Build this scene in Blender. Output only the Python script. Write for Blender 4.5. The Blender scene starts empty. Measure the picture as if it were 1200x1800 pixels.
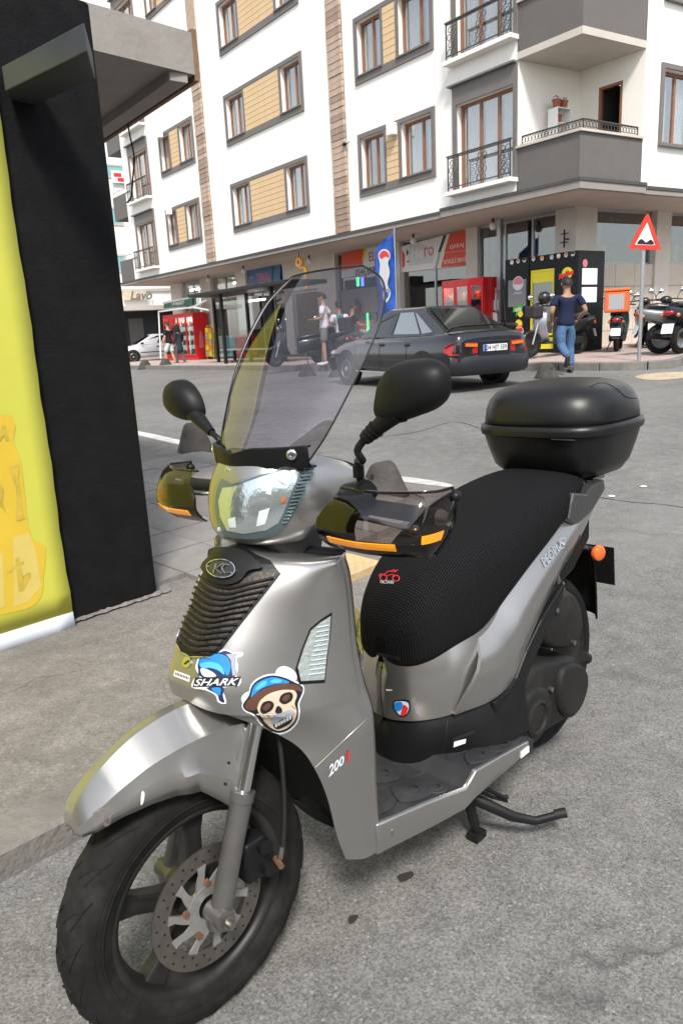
import bpy, bmesh, math, random
from math import radians, sin, cos, pi, sqrt, atan2
from mathutils import Vector, Matrix, Euler
from mathutils.bvhtree import BVHTree
random.seed(7)
V = Vector
scene = bpy.context.scene
col = scene.collection

# ------------------------------------------------------------------ camera
F_PX, PITCH, ROLL, CAM_H = 1300.0, radians(13.795), radians(2.953), 1.412
fwd = V((0, cos(PITCH), -sin(PITCH)))
rgt = V((1, 0, 0))
dwn = fwd.cross(rgt)
cr = rgt * cos(ROLL) + dwn * sin(ROLL)
cd = -rgt * sin(ROLL) + dwn * cos(ROLL)
cam_data = bpy.data.cameras.new('camera')
cam = bpy.data.objects.new('camera', cam_data)
col.objects.link(cam)
cam.matrix_world = Matrix(((cr.x, -cd.x, -fwd.x, 0), (cr.y, -cd.y, -fwd.y, 0), (cr.z, -cd.z, -fwd.z, CAM_H), (0, 0, 0, 1)))
cam_data.sensor_fit = 'VERTICAL'
cam_data.sensor_height = 36.0
cam_data.sensor_width = 24.0
cam_data.lens = F_PX / 1800 * 36
cam_data.clip_start = 0.05
cam_data.clip_end = 1200
scene.camera = cam

# ------------------------------------------------------------------ sky, sun, exposure
SUN_EL, SUN_AZ = radians(50), radians(175)       # azimuth clockwise from +Y
world = bpy.data.worlds.new('World')
scene.world = world
world.use_nodes = True
wn = world.node_tree.nodes
wl = world.node_tree.links
sky = wn.new('ShaderNodeTexSky')
sky.sky_type = 'NISHITA'
sky.sun_disc = False
sky.sun_elevation = SUN_EL
sky.sun_rotation = SUN_AZ
sky.air_density = 1.0
sky.dust_density = 0.8
sky.ozone_density = 1.0
bg = wn['Background']
bg.inputs['Strength'].default_value = 0.088
# a veil of thin high cloud whitens the sky evenly
hsv = wn.new('ShaderNodeHueSaturation')
hsv.inputs['Saturation'].default_value = 0.34
wl.new(sky.outputs[0], hsv.inputs['Color'])
wl.new(hsv.outputs[0], bg.inputs['Color'])
sd = bpy.data.lights.new('sun', 'SUN')
sd.energy = 1.5
sd.angle = radians(11)
sd.color = (1.0, 0.95, 0.88)
sun = bpy.data.objects.new('sun', sd)
col.objects.link(sun)
sdir = V((sin(SUN_AZ) * cos(SUN_EL), cos(SUN_AZ) * cos(SUN_EL), sin(SUN_EL)))
sun.rotation_euler = (-sdir).to_track_quat('-Z', 'Y').to_euler()
sun.location = sdir * 60
vs = scene.view_settings
vs.view_transform = 'Standard'
vs.look = 'None'
vs.gamma = 1.0
vs.exposure = 1.68
vs.use_curve_mapping = False
scene.render.engine = 'CYCLES'
scene.cycles.max_bounces = 8
scene.cycles.transparent_max_bounces = 12
scene.cycles.use_denoising = True

# ------------------------------------------------------------------ pixel -> place
CAM = V((0, 0, CAM_H))
def ray(u, v):
    return cr * ((u - 600) / F_PX) + cd * ((v - 900) / F_PX) + fwd
def lerp_tab(t, xs, ys):
    if t <= xs[0]: return ys[0]
    for i in range(1, len(xs)):
        if t <= xs[i]:
            k = (t - xs[i - 1]) / (xs[i] - xs[i - 1])
            return ys[i - 1] + k * (ys[i] - ys[i - 1])
    return ys[-1]
def smooth(t):
    t = max(0.0, min(1.0, t))
    return t * t * (3 - 2 * t)
def gz(x, y):
    """height of the road: it climbs gently towards the far side of the junction"""
    return lerp_tab(y, (3.2, 6, 10, 14.6, 20, 30), (0, .075, .2, .33, .39, .40)) + .02 * max(-20, min(20, x)) * smooth((y - 4) / 9)
def on_ground(u, v, dz=0.0):
    d = ray(u, v)
    t, st = 0.8, 0.05
    while t < 90:
        p = CAM + d * t
        if p.z < gz(p.x, p.y) + dz: break
        t += st
    a, b = t - st, t
    for _ in range(30):
        m = (a + b) / 2
        p = CAM + d * m
        if p.z < gz(p.x, p.y) + dz: b = m
        else: a = m
    return CAM + d * b
def on_z(u, v, z):
    d = ray(u, v)
    return CAM + d * ((z - CAM_H) / d.z)
def at_y(u, v, y):
    d = ray(u, v)
    return CAM + d * (y / d.y)
def on_plane(u, v, p, n):
    d = ray(u, v)
    return CAM + d * ((p - CAM).dot(n) / d.dot(n))

# ------------------------------------------------------------------ materials
MATS = {}
def mat(name, c=(.5, .5, .5), rough=.5, metal=0.0, var=0.0, vscale=6.0, bump=0.0, bscale=60.0, coat=0.0,
        spec=.5, emit=None, trans=0.0, ior=1.45, alpha=1.0, dirt=0.0, dcol=(.12, .1, .08), dscale=2.5, rvar=0.0):
    if name in MATS: return MATS[name]
    m = bpy.data.materials.new(name)
    MATS[name] = m
    m.use_nodes = True
    nt = m.node_tree
    N, L = nt.nodes, nt.links
    b = N['Principled BSDF']
    b.inputs['Base Color'].default_value = (*c, 1)
    b.inputs['Roughness'].default_value = rough
    b.inputs['Metallic'].default_value = metal
    b.inputs['Specular IOR Level'].default_value = spec
    b.inputs['IOR'].default_value = ior
    b.inputs['Coat Weight'].default_value = coat
    b.inputs['Coat Roughness'].default_value = .08
    b.inputs['Transmission Weight'].default_value = trans
    b.inputs['Alpha'].default_value = alpha
    if emit:
        b.inputs['Emission Color'].default_value = (*emit[0], 1)
        b.inputs['Emission Strength'].default_value = emit[1]
    if var or bump or dirt or rvar:
        tc = N.new('ShaderNodeTexCoord')
    out = None
    if var:
        n1 = N.new('ShaderNodeTexNoise'); n1.inputs['Scale'].default_value = vscale; n1.inputs['Detail'].default_value = 6
        n1.inputs['Roughness'].default_value = .65
        L.new(tc.outputs['Object'], n1.inputs['Vector'])
        mr = N.new('ShaderNodeMapRange'); mr.inputs['From Min'].default_value = .3; mr.inputs['From Max'].default_value = .7
        mr.inputs['To Min'].default_value = 1 - var; mr.inputs['To Max'].default_value = 1 + var
        L.new(n1.outputs['Fac'], mr.inputs['Value'])
        mx = N.new('ShaderNodeVectorMath'); mx.operation = 'SCALE'
        mx.inputs[0].default_value = c
        L.new(mr.outputs['Result'], mx.inputs['Scale'])
        out = mx.outputs[0]
    if dirt:
        n2 = N.new('ShaderNodeTexNoise'); n2.inputs['Scale'].default_value = dscale; n2.inputs['Detail'].default_value = 8
        n2.inputs['Roughness'].default_value = .7
        L.new(tc.outputs['Object'], n2.inputs['Vector'])
        m2 = N.new('ShaderNodeMapRange'); m2.inputs['From Min'].default_value = .48; m2.inputs['From Max'].default_value = .72
        m2.inputs['To Max'].default_value = dirt
        L.new(n2.outputs['Fac'], m2.inputs['Value'])
        mm = N.new('ShaderNodeMix'); mm.data_type = 'RGBA'
        L.new(m2.outputs['Result'], mm.inputs['Factor'])
        if out: L.new(out, mm.inputs['A'])
        else: mm.inputs['A'].default_value = (*c, 1)
        mm.inputs['B'].default_value = (*dcol, 1)
        out = mm.outputs['Result']
    if out: L.new(out, b.inputs['Base Color'])
    if rvar:
        n4 = N.new('ShaderNodeTexNoise'); n4.inputs['Scale'].default_value = 9; n4.inputs['Detail'].default_value = 5
        L.new(tc.outputs['Object'], n4.inputs['Vector'])
        m4 = N.new('ShaderNodeMapRange'); m4.inputs['From Min'].default_value = .35; m4.inputs['From Max'].default_value = .7
        m4.inputs['To Min'].default_value = max(0, rough - rvar); m4.inputs['To Max'].default_value = min(1, rough + rvar)
        L.new(n4.outputs['Fac'], m4.inputs['Value']); L.new(m4.outputs['Result'], b.inputs['Roughness'])
    if bump:
        n3 = N.new('ShaderNodeTexNoise'); n3.inputs['Scale'].default_value = bscale; n3.inputs['Detail'].default_value = 5
        L.new(tc.outputs['Object'], n3.inputs['Vector'])
        bp = N.new('ShaderNodeBump'); bp.inputs['Strength'].default_value = bump; bp.inputs['Distance'].default_value = .02
        L.new(n3.outputs['Fac'], bp.inputs['Height']); L.new(bp.outputs[0], b.inputs['Normal'])
    return m

def clear_tint(name, tint, fac_gloss=.06, rough=.02):
    """thin tinted plastic or glass sheet: see-through with a fresnel gloss, no refraction"""
    if name in MATS: return MATS[name]
    m = bpy.data.materials.new(name); MATS[name] = m
    m.use_nodes = True
    N, L = m.node_tree.nodes, m.node_tree.links
    for n in list(N):
        if n.type != 'OUTPUT_MATERIAL': N.remove(n)
    o = [n for n in N if n.type == 'OUTPUT_MATERIAL'][0]
    t = N.new('ShaderNodeBsdfTransparent'); t.inputs['Color'].default_value = (*tint, 1)
    g = N.new('ShaderNodeBsdfGlossy'); g.inputs['Roughness'].default_value = rough
    lw = N.new('ShaderNodeLayerWeight'); lw.inputs['Blend'].default_value = .5
    pw = N.new('ShaderNodeMath'); pw.operation = 'POWER'; pw.inputs[1].default_value = 4.5; L.new(lw.outputs['Facing'], pw.inputs[0])
    f = N.new('ShaderNodeMath'); f.operation = 'MULTIPLY'; f.inputs[1].default_value = .85; L.new(pw.outputs[0], f.inputs[0])
    a = N.new('ShaderNodeMath'); a.operation = 'ADD'; a.inputs[1].default_value = fac_gloss * .75 + .04
    a.use_clamp = True
    mx = N.new('ShaderNodeMixShader')
    L.new(f.outputs[0], a.inputs[0]); L.new(a.outputs[0], mx.inputs['Fac'])
    L.new(t.outputs[0], mx.inputs[1]); L.new(g.outputs[0], mx.inputs[2]); L.new(mx.outputs[0], o.inputs['Surface'])
    return m

# ------------------------------------------------------------------ mesh builder
ID = Matrix.Identity(4)
class MB:
    def __init__(s):
        s.v, s.f = [], []
    def add(s, vs, fs, M=None):
        k = len(s.v)
        s.v += [tuple(M @ V(p)) if M else tuple(p) for p in vs]
        s.f += [tuple(i + k for i in f) for f in fs]
        return s
    def box(s, a, b, M=None):
        x0, y0, z0 = [min(a[i], b[i]) for i in range(3)]; x1, y1, z1 = [max(a[i], b[i]) for i in range(3)]
        return s.add([(x0, y0, z0), (x1, y0, z0), (x1, y1, z0), (x0, y1, z0), (x0, y0, z1), (x1, y0, z1), (x1, y1, z1), (x0, y1, z1)],
                     [(0, 3, 2, 1), (4, 5, 6, 7), (0, 1, 5, 4), (1, 2, 6, 5), (2, 3, 7, 6), (3, 0, 4, 7)], M)
    def cbox(s, c, d, M=None):
        return s.box([c[i] - d[i] / 2 for i in range(3)], [c[i] + d[i] / 2 for i in range(3)], M)
    def grid(s, rows, close_u=False, close_v=False, M=None):
        n, m = len(rows), len(rows[0])
        fs = []
        for i in range(n if close_v else n - 1):
            for j in range(m if close_u else m - 1):
                a, b = i, (i + 1) % n
                c, d = j, (j + 1) % m
                fs.append((a * m + c, a * m + d, b * m + d, b * m + c))
        return s.add([p for r in rows for p in r], fs, M)
    def loft(s, rings, caps=True, M=None):
        m = len(rings[0]); k = len(s.v)
        s.grid(rings, close_u=True, M=M)
        if caps:
            s.f.append(tuple(k + i for i in reversed(range(m))))
            s.f.append(tuple(k + (len(rings) - 1) * m + i for i in range(m)))
        return s
    def tube(s, path, r, seg=8, caps=True, M=None, flat=None):
        path = [V(p) for p in path]
        n = len(path)
        rr = r if isinstance(r, (list, tuple)) else [r] * n
        rings = []; up = None
        for i in range(n):
            t = (path[min(i + 1, n - 1)] - path[max(i - 1, 0)]).normalized()
            if up is None:
                up = V((0, 0, 1)) if abs(t.z) < .9 else V((1, 0, 0))
            a = t.cross(up).normalized(); up2 = a.cross(t).normalized(); up = up2
            fl = flat or 1.0
            rings.append([path[i] + (a * cos(2 * pi * k / seg) + up2 * sin(2 * pi * k / seg) * fl) * rr[i] for k in range(seg)])
        return s.loft(rings, caps, M)
    def cyl(s, a, b, r, seg=16, r2=None, M=None):
        return s.tube([a, b], [r, r if r2 is None else r2], seg, True, M)
    def lathe(s, prof, axis_o, axis_d, seg=32, M=None, closed=False):
        """prof: (radius, along)"""
        o, d = V(axis_o), V(axis_d).normalized()
        a = d.cross(V((0, 0, 1)) if abs(d.z) < .9 else V((1, 0, 0))).normalized(); b = d.cross(a)
        rows = [[o + d * h + (a * cos(2 * pi * k / seg) + b * sin(2 * pi * k / seg)) * r for k in range(seg)] for r, h in prof]
        return s.grid(rows, close_u=True, close_v=closed, M=M)
    def prism(s, poly, ext, M=None):
        """poly: 3D points in a plane, ext: extrusion vector"""
        e = V(ext); n = len(poly); P = [V(p) for p in poly]
        return s.add(P + [p + e for p in P], [tuple(reversed(range(n))), tuple(range(n, 2 * n))] + [(i, (i + 1) % n, (i + 1) % n + n, i + n) for i in range(n)], M)
    def quad(s, a, b, c, d, M=None):
        return s.add([a, b, c, d], [(0, 1, 2, 3)], M)
    def sphere(s, c, r, seg=12, rings=8, M=None):
        c = V(c); r = r if isinstance(r, (tuple, list)) else (r, r, r)
        rows = []
        for i in range(rings + 1):
            t = pi * i / rings
            t = min(max(t, .02), pi - .02)
            rows.append([c + V((r[0] * sin(t) * cos(2 * pi * k / seg), r[1] * sin(t) * sin(2 * pi * k / seg), r[2] * cos(t))) for k in range(seg)])
        return s.loft(rows, True, M)
    def mesh(s, name, weld=0.0):
        me = bpy.data.meshes.new(name)
        me.from_pydata(s.v, [], s.f)
        bm = bmesh.new(); bm.from_mesh(me)
        if weld: bmesh.ops.remove_doubles(bm, verts=bm.verts[:], dist=weld)
        bmesh.ops.recalc_face_normals(bm, faces=bm.faces[:])
        bm.to_mesh(me); bm.free()
        me.update()
        return me
    def build(s, name, m, parent=None, frame=ID, smooth=None, bevel=0.0, solid=0.0, sub=0, bseg=2, weld=0.0):
        return place(name, s.mesh(name, weld), m, parent, frame, smooth, bevel, solid, sub, bseg)
def place(name, me, m, parent=None, frame=ID, smooth=None, bevel=0.0, solid=0.0, sub=0, bseg=2):
    if m is not None and not me.materials:
        me.materials.append(MATS[m] if isinstance(m, str) else m)
    o = bpy.data.objects.new(name, me)
    col.objects.link(o)
    o.matrix_basis = frame
    if parent is not None:
        o.parent = parent
        o.matrix_parent_inverse = parent.matrix_basis.inverted()
    if smooth is not None:
        for p in me.polygons: p.use_smooth = True
        if smooth < 180:
            me.set_sharp_from_angle(angle=radians(smooth))
    if solid:
        md = o.modifiers.new('solid', 'SOLIDIFY'); md.thickness = solid; md.offset = -1
    if bevel:
        md = o.modifiers.new('bevel', 'BEVEL'); md.width = bevel; md.segments = bseg; md.limit_method = 'ANGLE'; md.angle_limit = radians(40)
    if sub:
        md = o.modifiers.new('sub', 'SUBSURF'); md.levels = sub; md.render_levels = sub
    return o
def tag(o, label, cat, group=None, kind=None):
    if label: o['label'] = label
    if cat: o['category'] = cat
    if group: o['group'] = group
    if kind: o['kind'] = kind
    return o
def thing(name, label, cat, frame=ID, group=None):
    o = bpy.data.objects.new(name, None)
    col.objects.link(o)
    o.empty_display_size = .1
    o.matrix_basis = frame
    return tag(o, label, cat, group)
def struct(o):
    o['kind'] = 'structure'
    return o
def kids(o):
    return [c for c in col.objects if c.parent == o]
def copy_tree(o, T, parent=None, label=None):
    """copy a thing with its parts; T moves world to world"""
    c = o.copy(); col.objects.link(c)
    c.matrix_basis = T @ o.matrix_basis
    c.parent = parent
    if parent is not None: c.matrix_parent_inverse = parent.matrix_basis.inverted()
    if label: c['label'] = label
    for k in kids(o): copy_tree(k, T, c)
    return c
def frame_xy(o, xdir):
    """frame at o, x along xdir (level), z up"""
    x = V((xdir[0], xdir[1], 0)).normalized(); y = V((-x.y, x.x, 0))
    return Matrix(((x.x, y.x, 0, o[0]), (x.y, y.y, 0, o[1]), (0, 0, 1, o[2]), (0, 0, 0, 1)))
def frame_rz(o, a):
    return Matrix.Translation(V(o)) @ Matrix.Rotation(a, 4, 'Z')
FONT_CACHE = {}
def text_geo(txt, size=1.0, ext=.004, align='CENTER', shear=0.0, bold=0.0, sx=1.0):
    """flat lettering as verts / faces in the x-z plane, facing -y"""
    key = (txt, size, ext, align, shear, bold, sx)
    if key not in FONT_CACHE:
        cu = bpy.data.curves.new('t', 'FONT')
        cu.body = txt; cu.size = size; cu.extrude = ext; cu.align_x = align; cu.align_y = 'CENTER'; cu.shear = shear; cu.offset = bold
        cu.resolution_u = 3
        ob = bpy.data.objects.new('t', cu); col.objects.link(ob)
        dg = bpy.context.evaluated_depsgraph_get()
        me = bpy.data.meshes.new_from_object(ob.evaluated_get(dg))
        vs_ = [(p.co.x * sx, -p.co.z, p.co.y) for p in me.vertices]
        fs_ = [tuple(p.vertices) for p in me.polygons]
        bpy.data.objects.remove(ob); bpy.data.curves.remove(cu); bpy.data.meshes.remove(me)
        FONT_CACHE[key] = (vs_, fs_)
    return FONT_CACHE[key]
def cat(pts, n=8, closed=False):
    """Catmull-Rom through points"""
    P = [V(p) for p in pts]; m = len(P); out = []
    rng = range(m) if closed else range(m - 1)
    for i in rng:
        if closed: a, b, c, d = P[(i - 1) % m], P[i], P[(i + 1) % m], P[(i + 2) % m]
        else: a, b, c, d = P[max(i - 1, 0)], P[i], P[i + 1], P[min(i + 2, m - 1)]
        if not closed and i == 0: a = b * 2 - c
        if not closed and i == m - 2: d = c * 2 - b
        for k in range(n):
            t = k / n
            out.append(.5 * ((2 * b) + (c - a) * t + (2 * a - 5 * b + 4 * c - d) * t * t + (3 * b - a - 3 * c + d) * t ** 3))
    if not closed: out.append(P[-1].copy())
    return out
def resample(pts, n):
    P = [V(p) for p in pts]; L = [0]
    for a, b in zip(P, P[1:]): L.append(L[-1] + (b - a).length)
    out = []; j = 0
    for i in range(n):
        t = L[-1] * i / (n - 1)
        while j < len(P) - 2 and L[j + 1] < t: j += 1
        k = (t - L[j]) / max(1e-9, L[j + 1] - L[j])
        out.append(P[j].lerp(P[j + 1], min(1, k)))
    return out
# ================================================================== materials of the setting
def ground_mat(name, lo, hi, vscale, stain, crack_scale, crack_w, big_var, stones=.0, rough=.88, bump=.5, bdist=.006, stain_lim=(.56, .74), crack_gate=(.5, .62), blot=None):
    """worn ground: grains, scattered pale stones, slow tone changes, stains and thin cracks"""
    m = bpy.data.materials.new(name); MATS[name] = m
    m.use_nodes = True
    N, L = m.node_tree.nodes, m.node_tree.links
    b = N['Principled BSDF']; b.inputs['Roughness'].default_value = rough; b.inputs['Specular IOR Level'].default_value = .25
    tc = N.new('ShaderNodeTexCoord')
    def noise(sc, det, rg=.6):
        n = N.new('ShaderNodeTexNoise'); n.inputs['Scale'].default_value = sc; n.inputs['Detail'].default_value = det; n.inputs['Roughness'].default_value = rg
        L.new(tc.outputs['Object'], n.inputs['Vector']); return n
    def mrange(sock, a, b_, c, d):
        r = N.new('ShaderNodeMapRange'); r.inputs['From Min'].default_value = a; r.inputs['From Max'].default_value = b_; r.inputs['To Min'].default_value = c; r.inputs['To Max'].default_value = d
        L.new(sock, r.inputs['Value']); return r.outputs[0]
    def mixc(fac, a, colr):
        x = N.new('ShaderNodeMix'); x.data_type = 'RGBA'; L.new(fac, x.inputs['Factor']); L.new(a, x.inputs['A']); x.inputs['B'].default_value = (*colr, 1); return x.outputs['Result']
    vo = N.new('ShaderNodeTexVoronoi'); vo.inputs['Scale'].default_value = vscale
    L.new(tc.outputs['Object'], vo.inputs['Vector'])
    cr_ = N.new('ShaderNodeValToRGB'); e = cr_.color_ramp.elements
    e[0].color = (*lo, 1); e[1].color = (*hi, 1); e[0].position = .08; e[1].position = .95
    sep = N.new('ShaderNodeSeparateColor'); L.new(vo.outputs['Color'], sep.inputs[0]); L.new(sep.outputs[0], cr_.inputs['Fac'])
    mul = N.new('ShaderNodeMath'); mul.operation = 'MULTIPLY'
    L.new(mrange(noise(.5, 7).outputs['Fac'], .3, .7, 1 - big_var, 1 + big_var), mul.inputs[0]); L.new(mrange(noise(9, 6, .7).outputs['Fac'], .3, .7, .78, 1.2), mul.inputs[1])
    sc = N.new('ShaderNodeVectorMath'); sc.operation = 'SCALE'; L.new(cr_.outputs[0], sc.inputs[0]); L.new(mul.outputs[0], sc.inputs['Scale'])
    colr = sc.outputs[0]
    if stones:
        v2 = N.new('ShaderNodeTexVoronoi'); v2.inputs['Scale'].default_value = vscale * .36; L.new(tc.outputs['Object'], v2.inputs['Vector'])
        s2 = N.new('ShaderNodeSeparateColor'); L.new(v2.outputs['Color'], s2.inputs[0])
        m1 = N.new('ShaderNodeMath'); m1.operation = 'MULTIPLY'; L.new(mrange(s2.outputs[0], .80, .82, 0, 1), m1.inputs[0]); L.new(mrange(v2.outputs['Distance'], .22, .34, stones, 0), m1.inputs[1])
        colr = mixc(m1.outputs[0], colr, tuple(min(1, h * 1.65) for h in hi))
        m2 = N.new('ShaderNodeMath'); m2.operation = 'MULTIPLY'; L.new(mrange(s2.outputs[1], .78, .80, 0, 1), m2.inputs[0]); L.new(mrange(v2.outputs['Distance'], .22, .36, stones, 0), m2.inputs[1])
        colr = mixc(m2.outputs[0], colr, tuple(l * .45 for l in lo))
    wp = noise(1.3, 4); ad = N.new('ShaderNodeVectorMath'); ad.operation = 'MULTIPLY_ADD'
    ad.inputs[1].default_value = (.9, .9, .9); L.new(wp.outputs['Color'], ad.inputs[0]); L.new(tc.outputs['Object'], ad.inputs[2])
    ve = N.new('ShaderNodeTexVoronoi'); ve.feature = 'DISTANCE_TO_EDGE'; ve.inputs['Scale'].default_value = crack_scale
    L.new(ad.outputs[0], ve.inputs['Vector'])
    cm = N.new('ShaderNodeMath'); cm.operation = 'MULTIPLY'; L.new(mrange(ve.outputs['Distance'], 0, crack_w, .7, 0), cm.inputs[0]); L.new(mrange(noise(.8, 2).outputs['Fac'], crack_gate[0], crack_gate[1], 0, 1), cm.inputs[1])
    colr = mixc(cm.outputs[0], colr, tuple(l * .3 for l in lo))
    colr = mixc(mrange(noise(1.15, 9, .72).outputs['Fac'], stain_lim[0], stain_lim[1], 0, .62), colr, stain)
    if blot: colr = mixc(mrange(noise(.23, 6, .6).outputs['Fac'], .52, .6, 0, .55), colr, blot)
    L.new(colr, b.inputs['Base Color'])
    h = N.new('ShaderNodeMath'); h.operation = 'ADD'; L.new(sep.outputs[1], h.inputs[0]); L.new(noise(14, 6, .7).outputs['Fac'], h.inputs[1])
    bp = N.new('ShaderNodeBump'); bp.inputs['Strength'].default_value = bump; bp.inputs['Distance'].default_value = bdist
    L.new(h.outputs[0], bp.inputs['Height']); L.new(bp.outputs[0], b.inputs['Normal'])
ground_mat('asphalt', (.118, .115, .110), (.222, .217, .208), 210, (.080, .076, .070), .33, .006, .2, stones=.5, blot=(.215, .211, .203))
ground_mat('concrete', (.168, .157, .144), (.25, .235, .215), 150, (.095, .086, .075), .8, .007, .18, stones=.35, bump=.5, bdist=.01, stain_lim=(.5, .7), crack_gate=(.46, .56), blot=(.15, .138, .125))
mat('slab', (.235, .224, .21), .9, var=.2, vscale=4, bump=.3, bscale=60, dirt=.5, dcol=(.16, .145, .13), dscale=3)
mat('slab_dark', (.205, .195, .18), .9, var=.2, vscale=5, bump=.35, bscale=60, dirt=.5, dcol=(.12, .11, .1), dscale=3)
mat('kerb', (.185, .175, .16), .9, var=.2, vscale=5, bump=.4, bscale=50, dirt=.6, dcol=(.15, .135, .12), dscale=3)
mat('kerb_white', (.6, .59, .56), .9, var=.15, vscale=5, bump=.4, bscale=50, dirt=.5, dcol=(.3, .28, .25), dscale=4)
mat('pink_paver', (.40, .31, .28), .9, var=.2, vscale=9, bump=.2, bscale=40, dirt=.4, dcol=(.2, .17, .15), dscale=2)
mat('tactile', (.52, .38, .20), .85, var=.15, vscale=9, bump=.2, bscale=60, dirt=.5, dcol=(.3, .24, .17), dscale=5)
mat('wall_white', (.81, .785, .74), .85, var=.03, vscale=1.2, bump=.08, bscale=40)
mat('wall_cream', (.80, .765, .69), .85, var=.04, vscale=1.2, bump=.08, bscale=40)
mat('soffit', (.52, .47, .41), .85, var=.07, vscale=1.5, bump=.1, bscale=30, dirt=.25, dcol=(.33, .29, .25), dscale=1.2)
mat('trim_grey', (.155, .14, .13), .7, var=.06, vscale=4)
mat('trim_light', (.46, .42, .38), .75, var=.06, vscale=4)
mat('parapet_grey', (.125, .115, .108), .8, var=.06, vscale=3, bump=.06, bscale=50)
mat('fascia_dark', (.07, .066, .062), .7, var=.08)
mat('tan_slat', (.62, .44, .25), .65, var=.07, vscale=8)
mat('brown_slat', (.42, .315, .24), .8, var=.18, vscale=5)
mat('brown_slat_dark', (.30, .215, .16), .8, var=.18, vscale=5)
mat('backing', (.11, .085, .065), .9)
mat('brown_frame', (.25, .105, .055), .5, var=.1, vscale=6)
mat('curtain', (.74, .72, .68), .9, var=.05, vscale=9)
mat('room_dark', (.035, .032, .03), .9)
mat('room_mid', (.30, .28, .25), .9, var=.3, vscale=2)
mat('column', (.62, .58, .52), .85, var=.06, vscale=2, bump=.08, bscale=40, dirt=.25, dcol=(.38, .33, .28))
mat('cream_tile', (.56, .505, .415), .55, var=.06, vscale=2)
mat('metal_grey', (.42, .43, .44), .42, metal=.7, var=.08, vscale=20)
mat('metal_dark', (.014, .014, .015), .5, metal=.3)
mat('rail_metal', (.09, .082, .075), .5, metal=.5)
mat('white_paint', (.78, .77, .75), .6, var=.04, vscale=5)
mat('lamp_white', (.7, .69, .66), .5)
clear_tint('window_glass', (.86, .88, .88), .34)
clear_tint('shop_glass', (.76, .79, .78), .16)
mat('mirror_glass', (.75, .78, .8), .03, metal=1.0)

# ================================================================== ground
def spaced(lims):
    out = []
    for a, b, n in lims:
        out += [a + (b - a) * i / n for i in range(n)]
    out.append(lims[-1][1]); return out
xs = spaced([(-600, -60, 4), (-60, -20, 5), (-20, 20, 30), (20, 60, 5), (60, 600, 4)])
ys = spaced([(-600, -40, 4), (-40, 2, 8), (2, 34, 44), (34, 80, 5), (80, 900, 5)])
road = MB().grid([[(x, y, gz(x, y)) for x in xs] for y in ys]).build('road', 'asphalt', smooth=180)
struct(road)

# near pavement, a corner with a rounded kerb
KN = [(-9.2, -6.3), (-5, -2.2), (-2.6, .12), (-.98, 1.735), (-.42, 2.32), (-.02, 2.85), (.27, 3.5), (.52, 4.2), (.74, 4.95), (.80, 5.55), (.55, 6.15), (-.1, 6.9), (-1.0, 7.85), (-1.97, 8.95), (-2.7, 9.9), (-5.5, 13.2), (-10, 18.4)]
KN = [p for p in resample(cat([(a, b, 0) for a, b in KN], 10), 75)]
PH = .085
def kerb_h(p):        # the kerb is dropped towards the corner
    return PH - .035 * smooth((p.y - 2.2) / 2.2) * (1 - smooth((p.y - 7.2) / 2))
inner = [V((-16, -10 + 34 * i / 74, 0)) for i in range(75)]
rows = []
for p, q in zip(KN, inner):
    row = []
    for k in range(16):
        t = (k / 15) ** 1.8
        a = p.lerp(q, t)
        row.append((a.x, a.y, gz(a.x, a.y) + kerb_h(p) + (PH - kerb_h(p)) * smooth(t * 6) - .002))
    rows.append(row)
pave_near = struct(MB().grid(rows).build('pavement', 'concrete', smooth=180))
def normals2d(P):
    out = []
    for i in range(len(P)):
        t = (P[min(i + 1, len(P) - 1)] - P[max(i - 1, 0)]); out.append(V((t.y, -t.x, 0)).normalized())
    return out
def kerb_stones(P, hfun, w, parent, lab_mat, gap=.008, step=6, side=1):
    n = normals2d(P)
    for i in range(0, len(P) - 1, step):
        idx = list(range(i, min(i + step, len(P) - 1) + 1))
        rings = []
        for a, j in enumerate(idx):
            p = P[j].copy()
            if a == 0 and len(idx) > 1: p += (P[idx[1]] - p).normalized() * gap
            if a == len(idx) - 1: p += (P[idx[-2]] - p).normalized() * gap
            o = p + n[j] * .01 * side; q = p - n[j] * w * side
            h = hfun(P[j]) + .006
            za, zb = gz(o.x, o.y), gz(q.x, q.y)
            rings.append([(o.x, o.y, za - .05), (o.x, o.y, za + h - .012), (o.x - n[j].x * .012 * side, o.y - n[j].y * .012 * side, za + h), (q.x, q.y, zb + h), (q.x, q.y, zb - .05)])
        MB().loft(rings).build('kerb_stone', lab_mat(i), parent)
kerb_stones(KN, kerb_h, .15, pave_near, lambda i: 'kerb_white' if KN[i].y > 7.4 else 'kerb', gap=.012, step=2)
# paving slabs between the pillar and the corner
SD = V((.70, .714, 0)); SN = V((-.714, .70, 0))
KP2 = [V((p.x, p.y)) for p in KN]
def inside_near(p, margin):
    # left of the kerb line by more than margin
    best = min(range(len(KN) - 1), key=lambda i: (KN[i] - p).length)
    nn = normals2d(KN)[best]
    return (KN[best] - p).dot(nn) > margin
slab_me = []
for k in range(3):
    b = MB()
    b.cbox((0, 0, 0), (.392, .392, .05))
    slab_me.append(b.mesh('paving_slab'))
    slab_me[-1].materials.append(MATS['slab' if k < 2 else 'slab_dark'])
tact_b = MB().cbox((0, 0, 0), (.392, .392, .05))
for i in range(6):
    for j in range(6):
        tact_b.lathe([(.022, .024), (.018, .03), (.0005, .031)], (-.16 + i * .064, -.16 + j * .064, 0), (0, 0, 1), 8)
tact_me = tact_b.mesh('tactile_slab'); tact_me.materials.append(MATS['tactile'])
O0 = V((-.62, 4.02, 0))
cnt = 0
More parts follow.
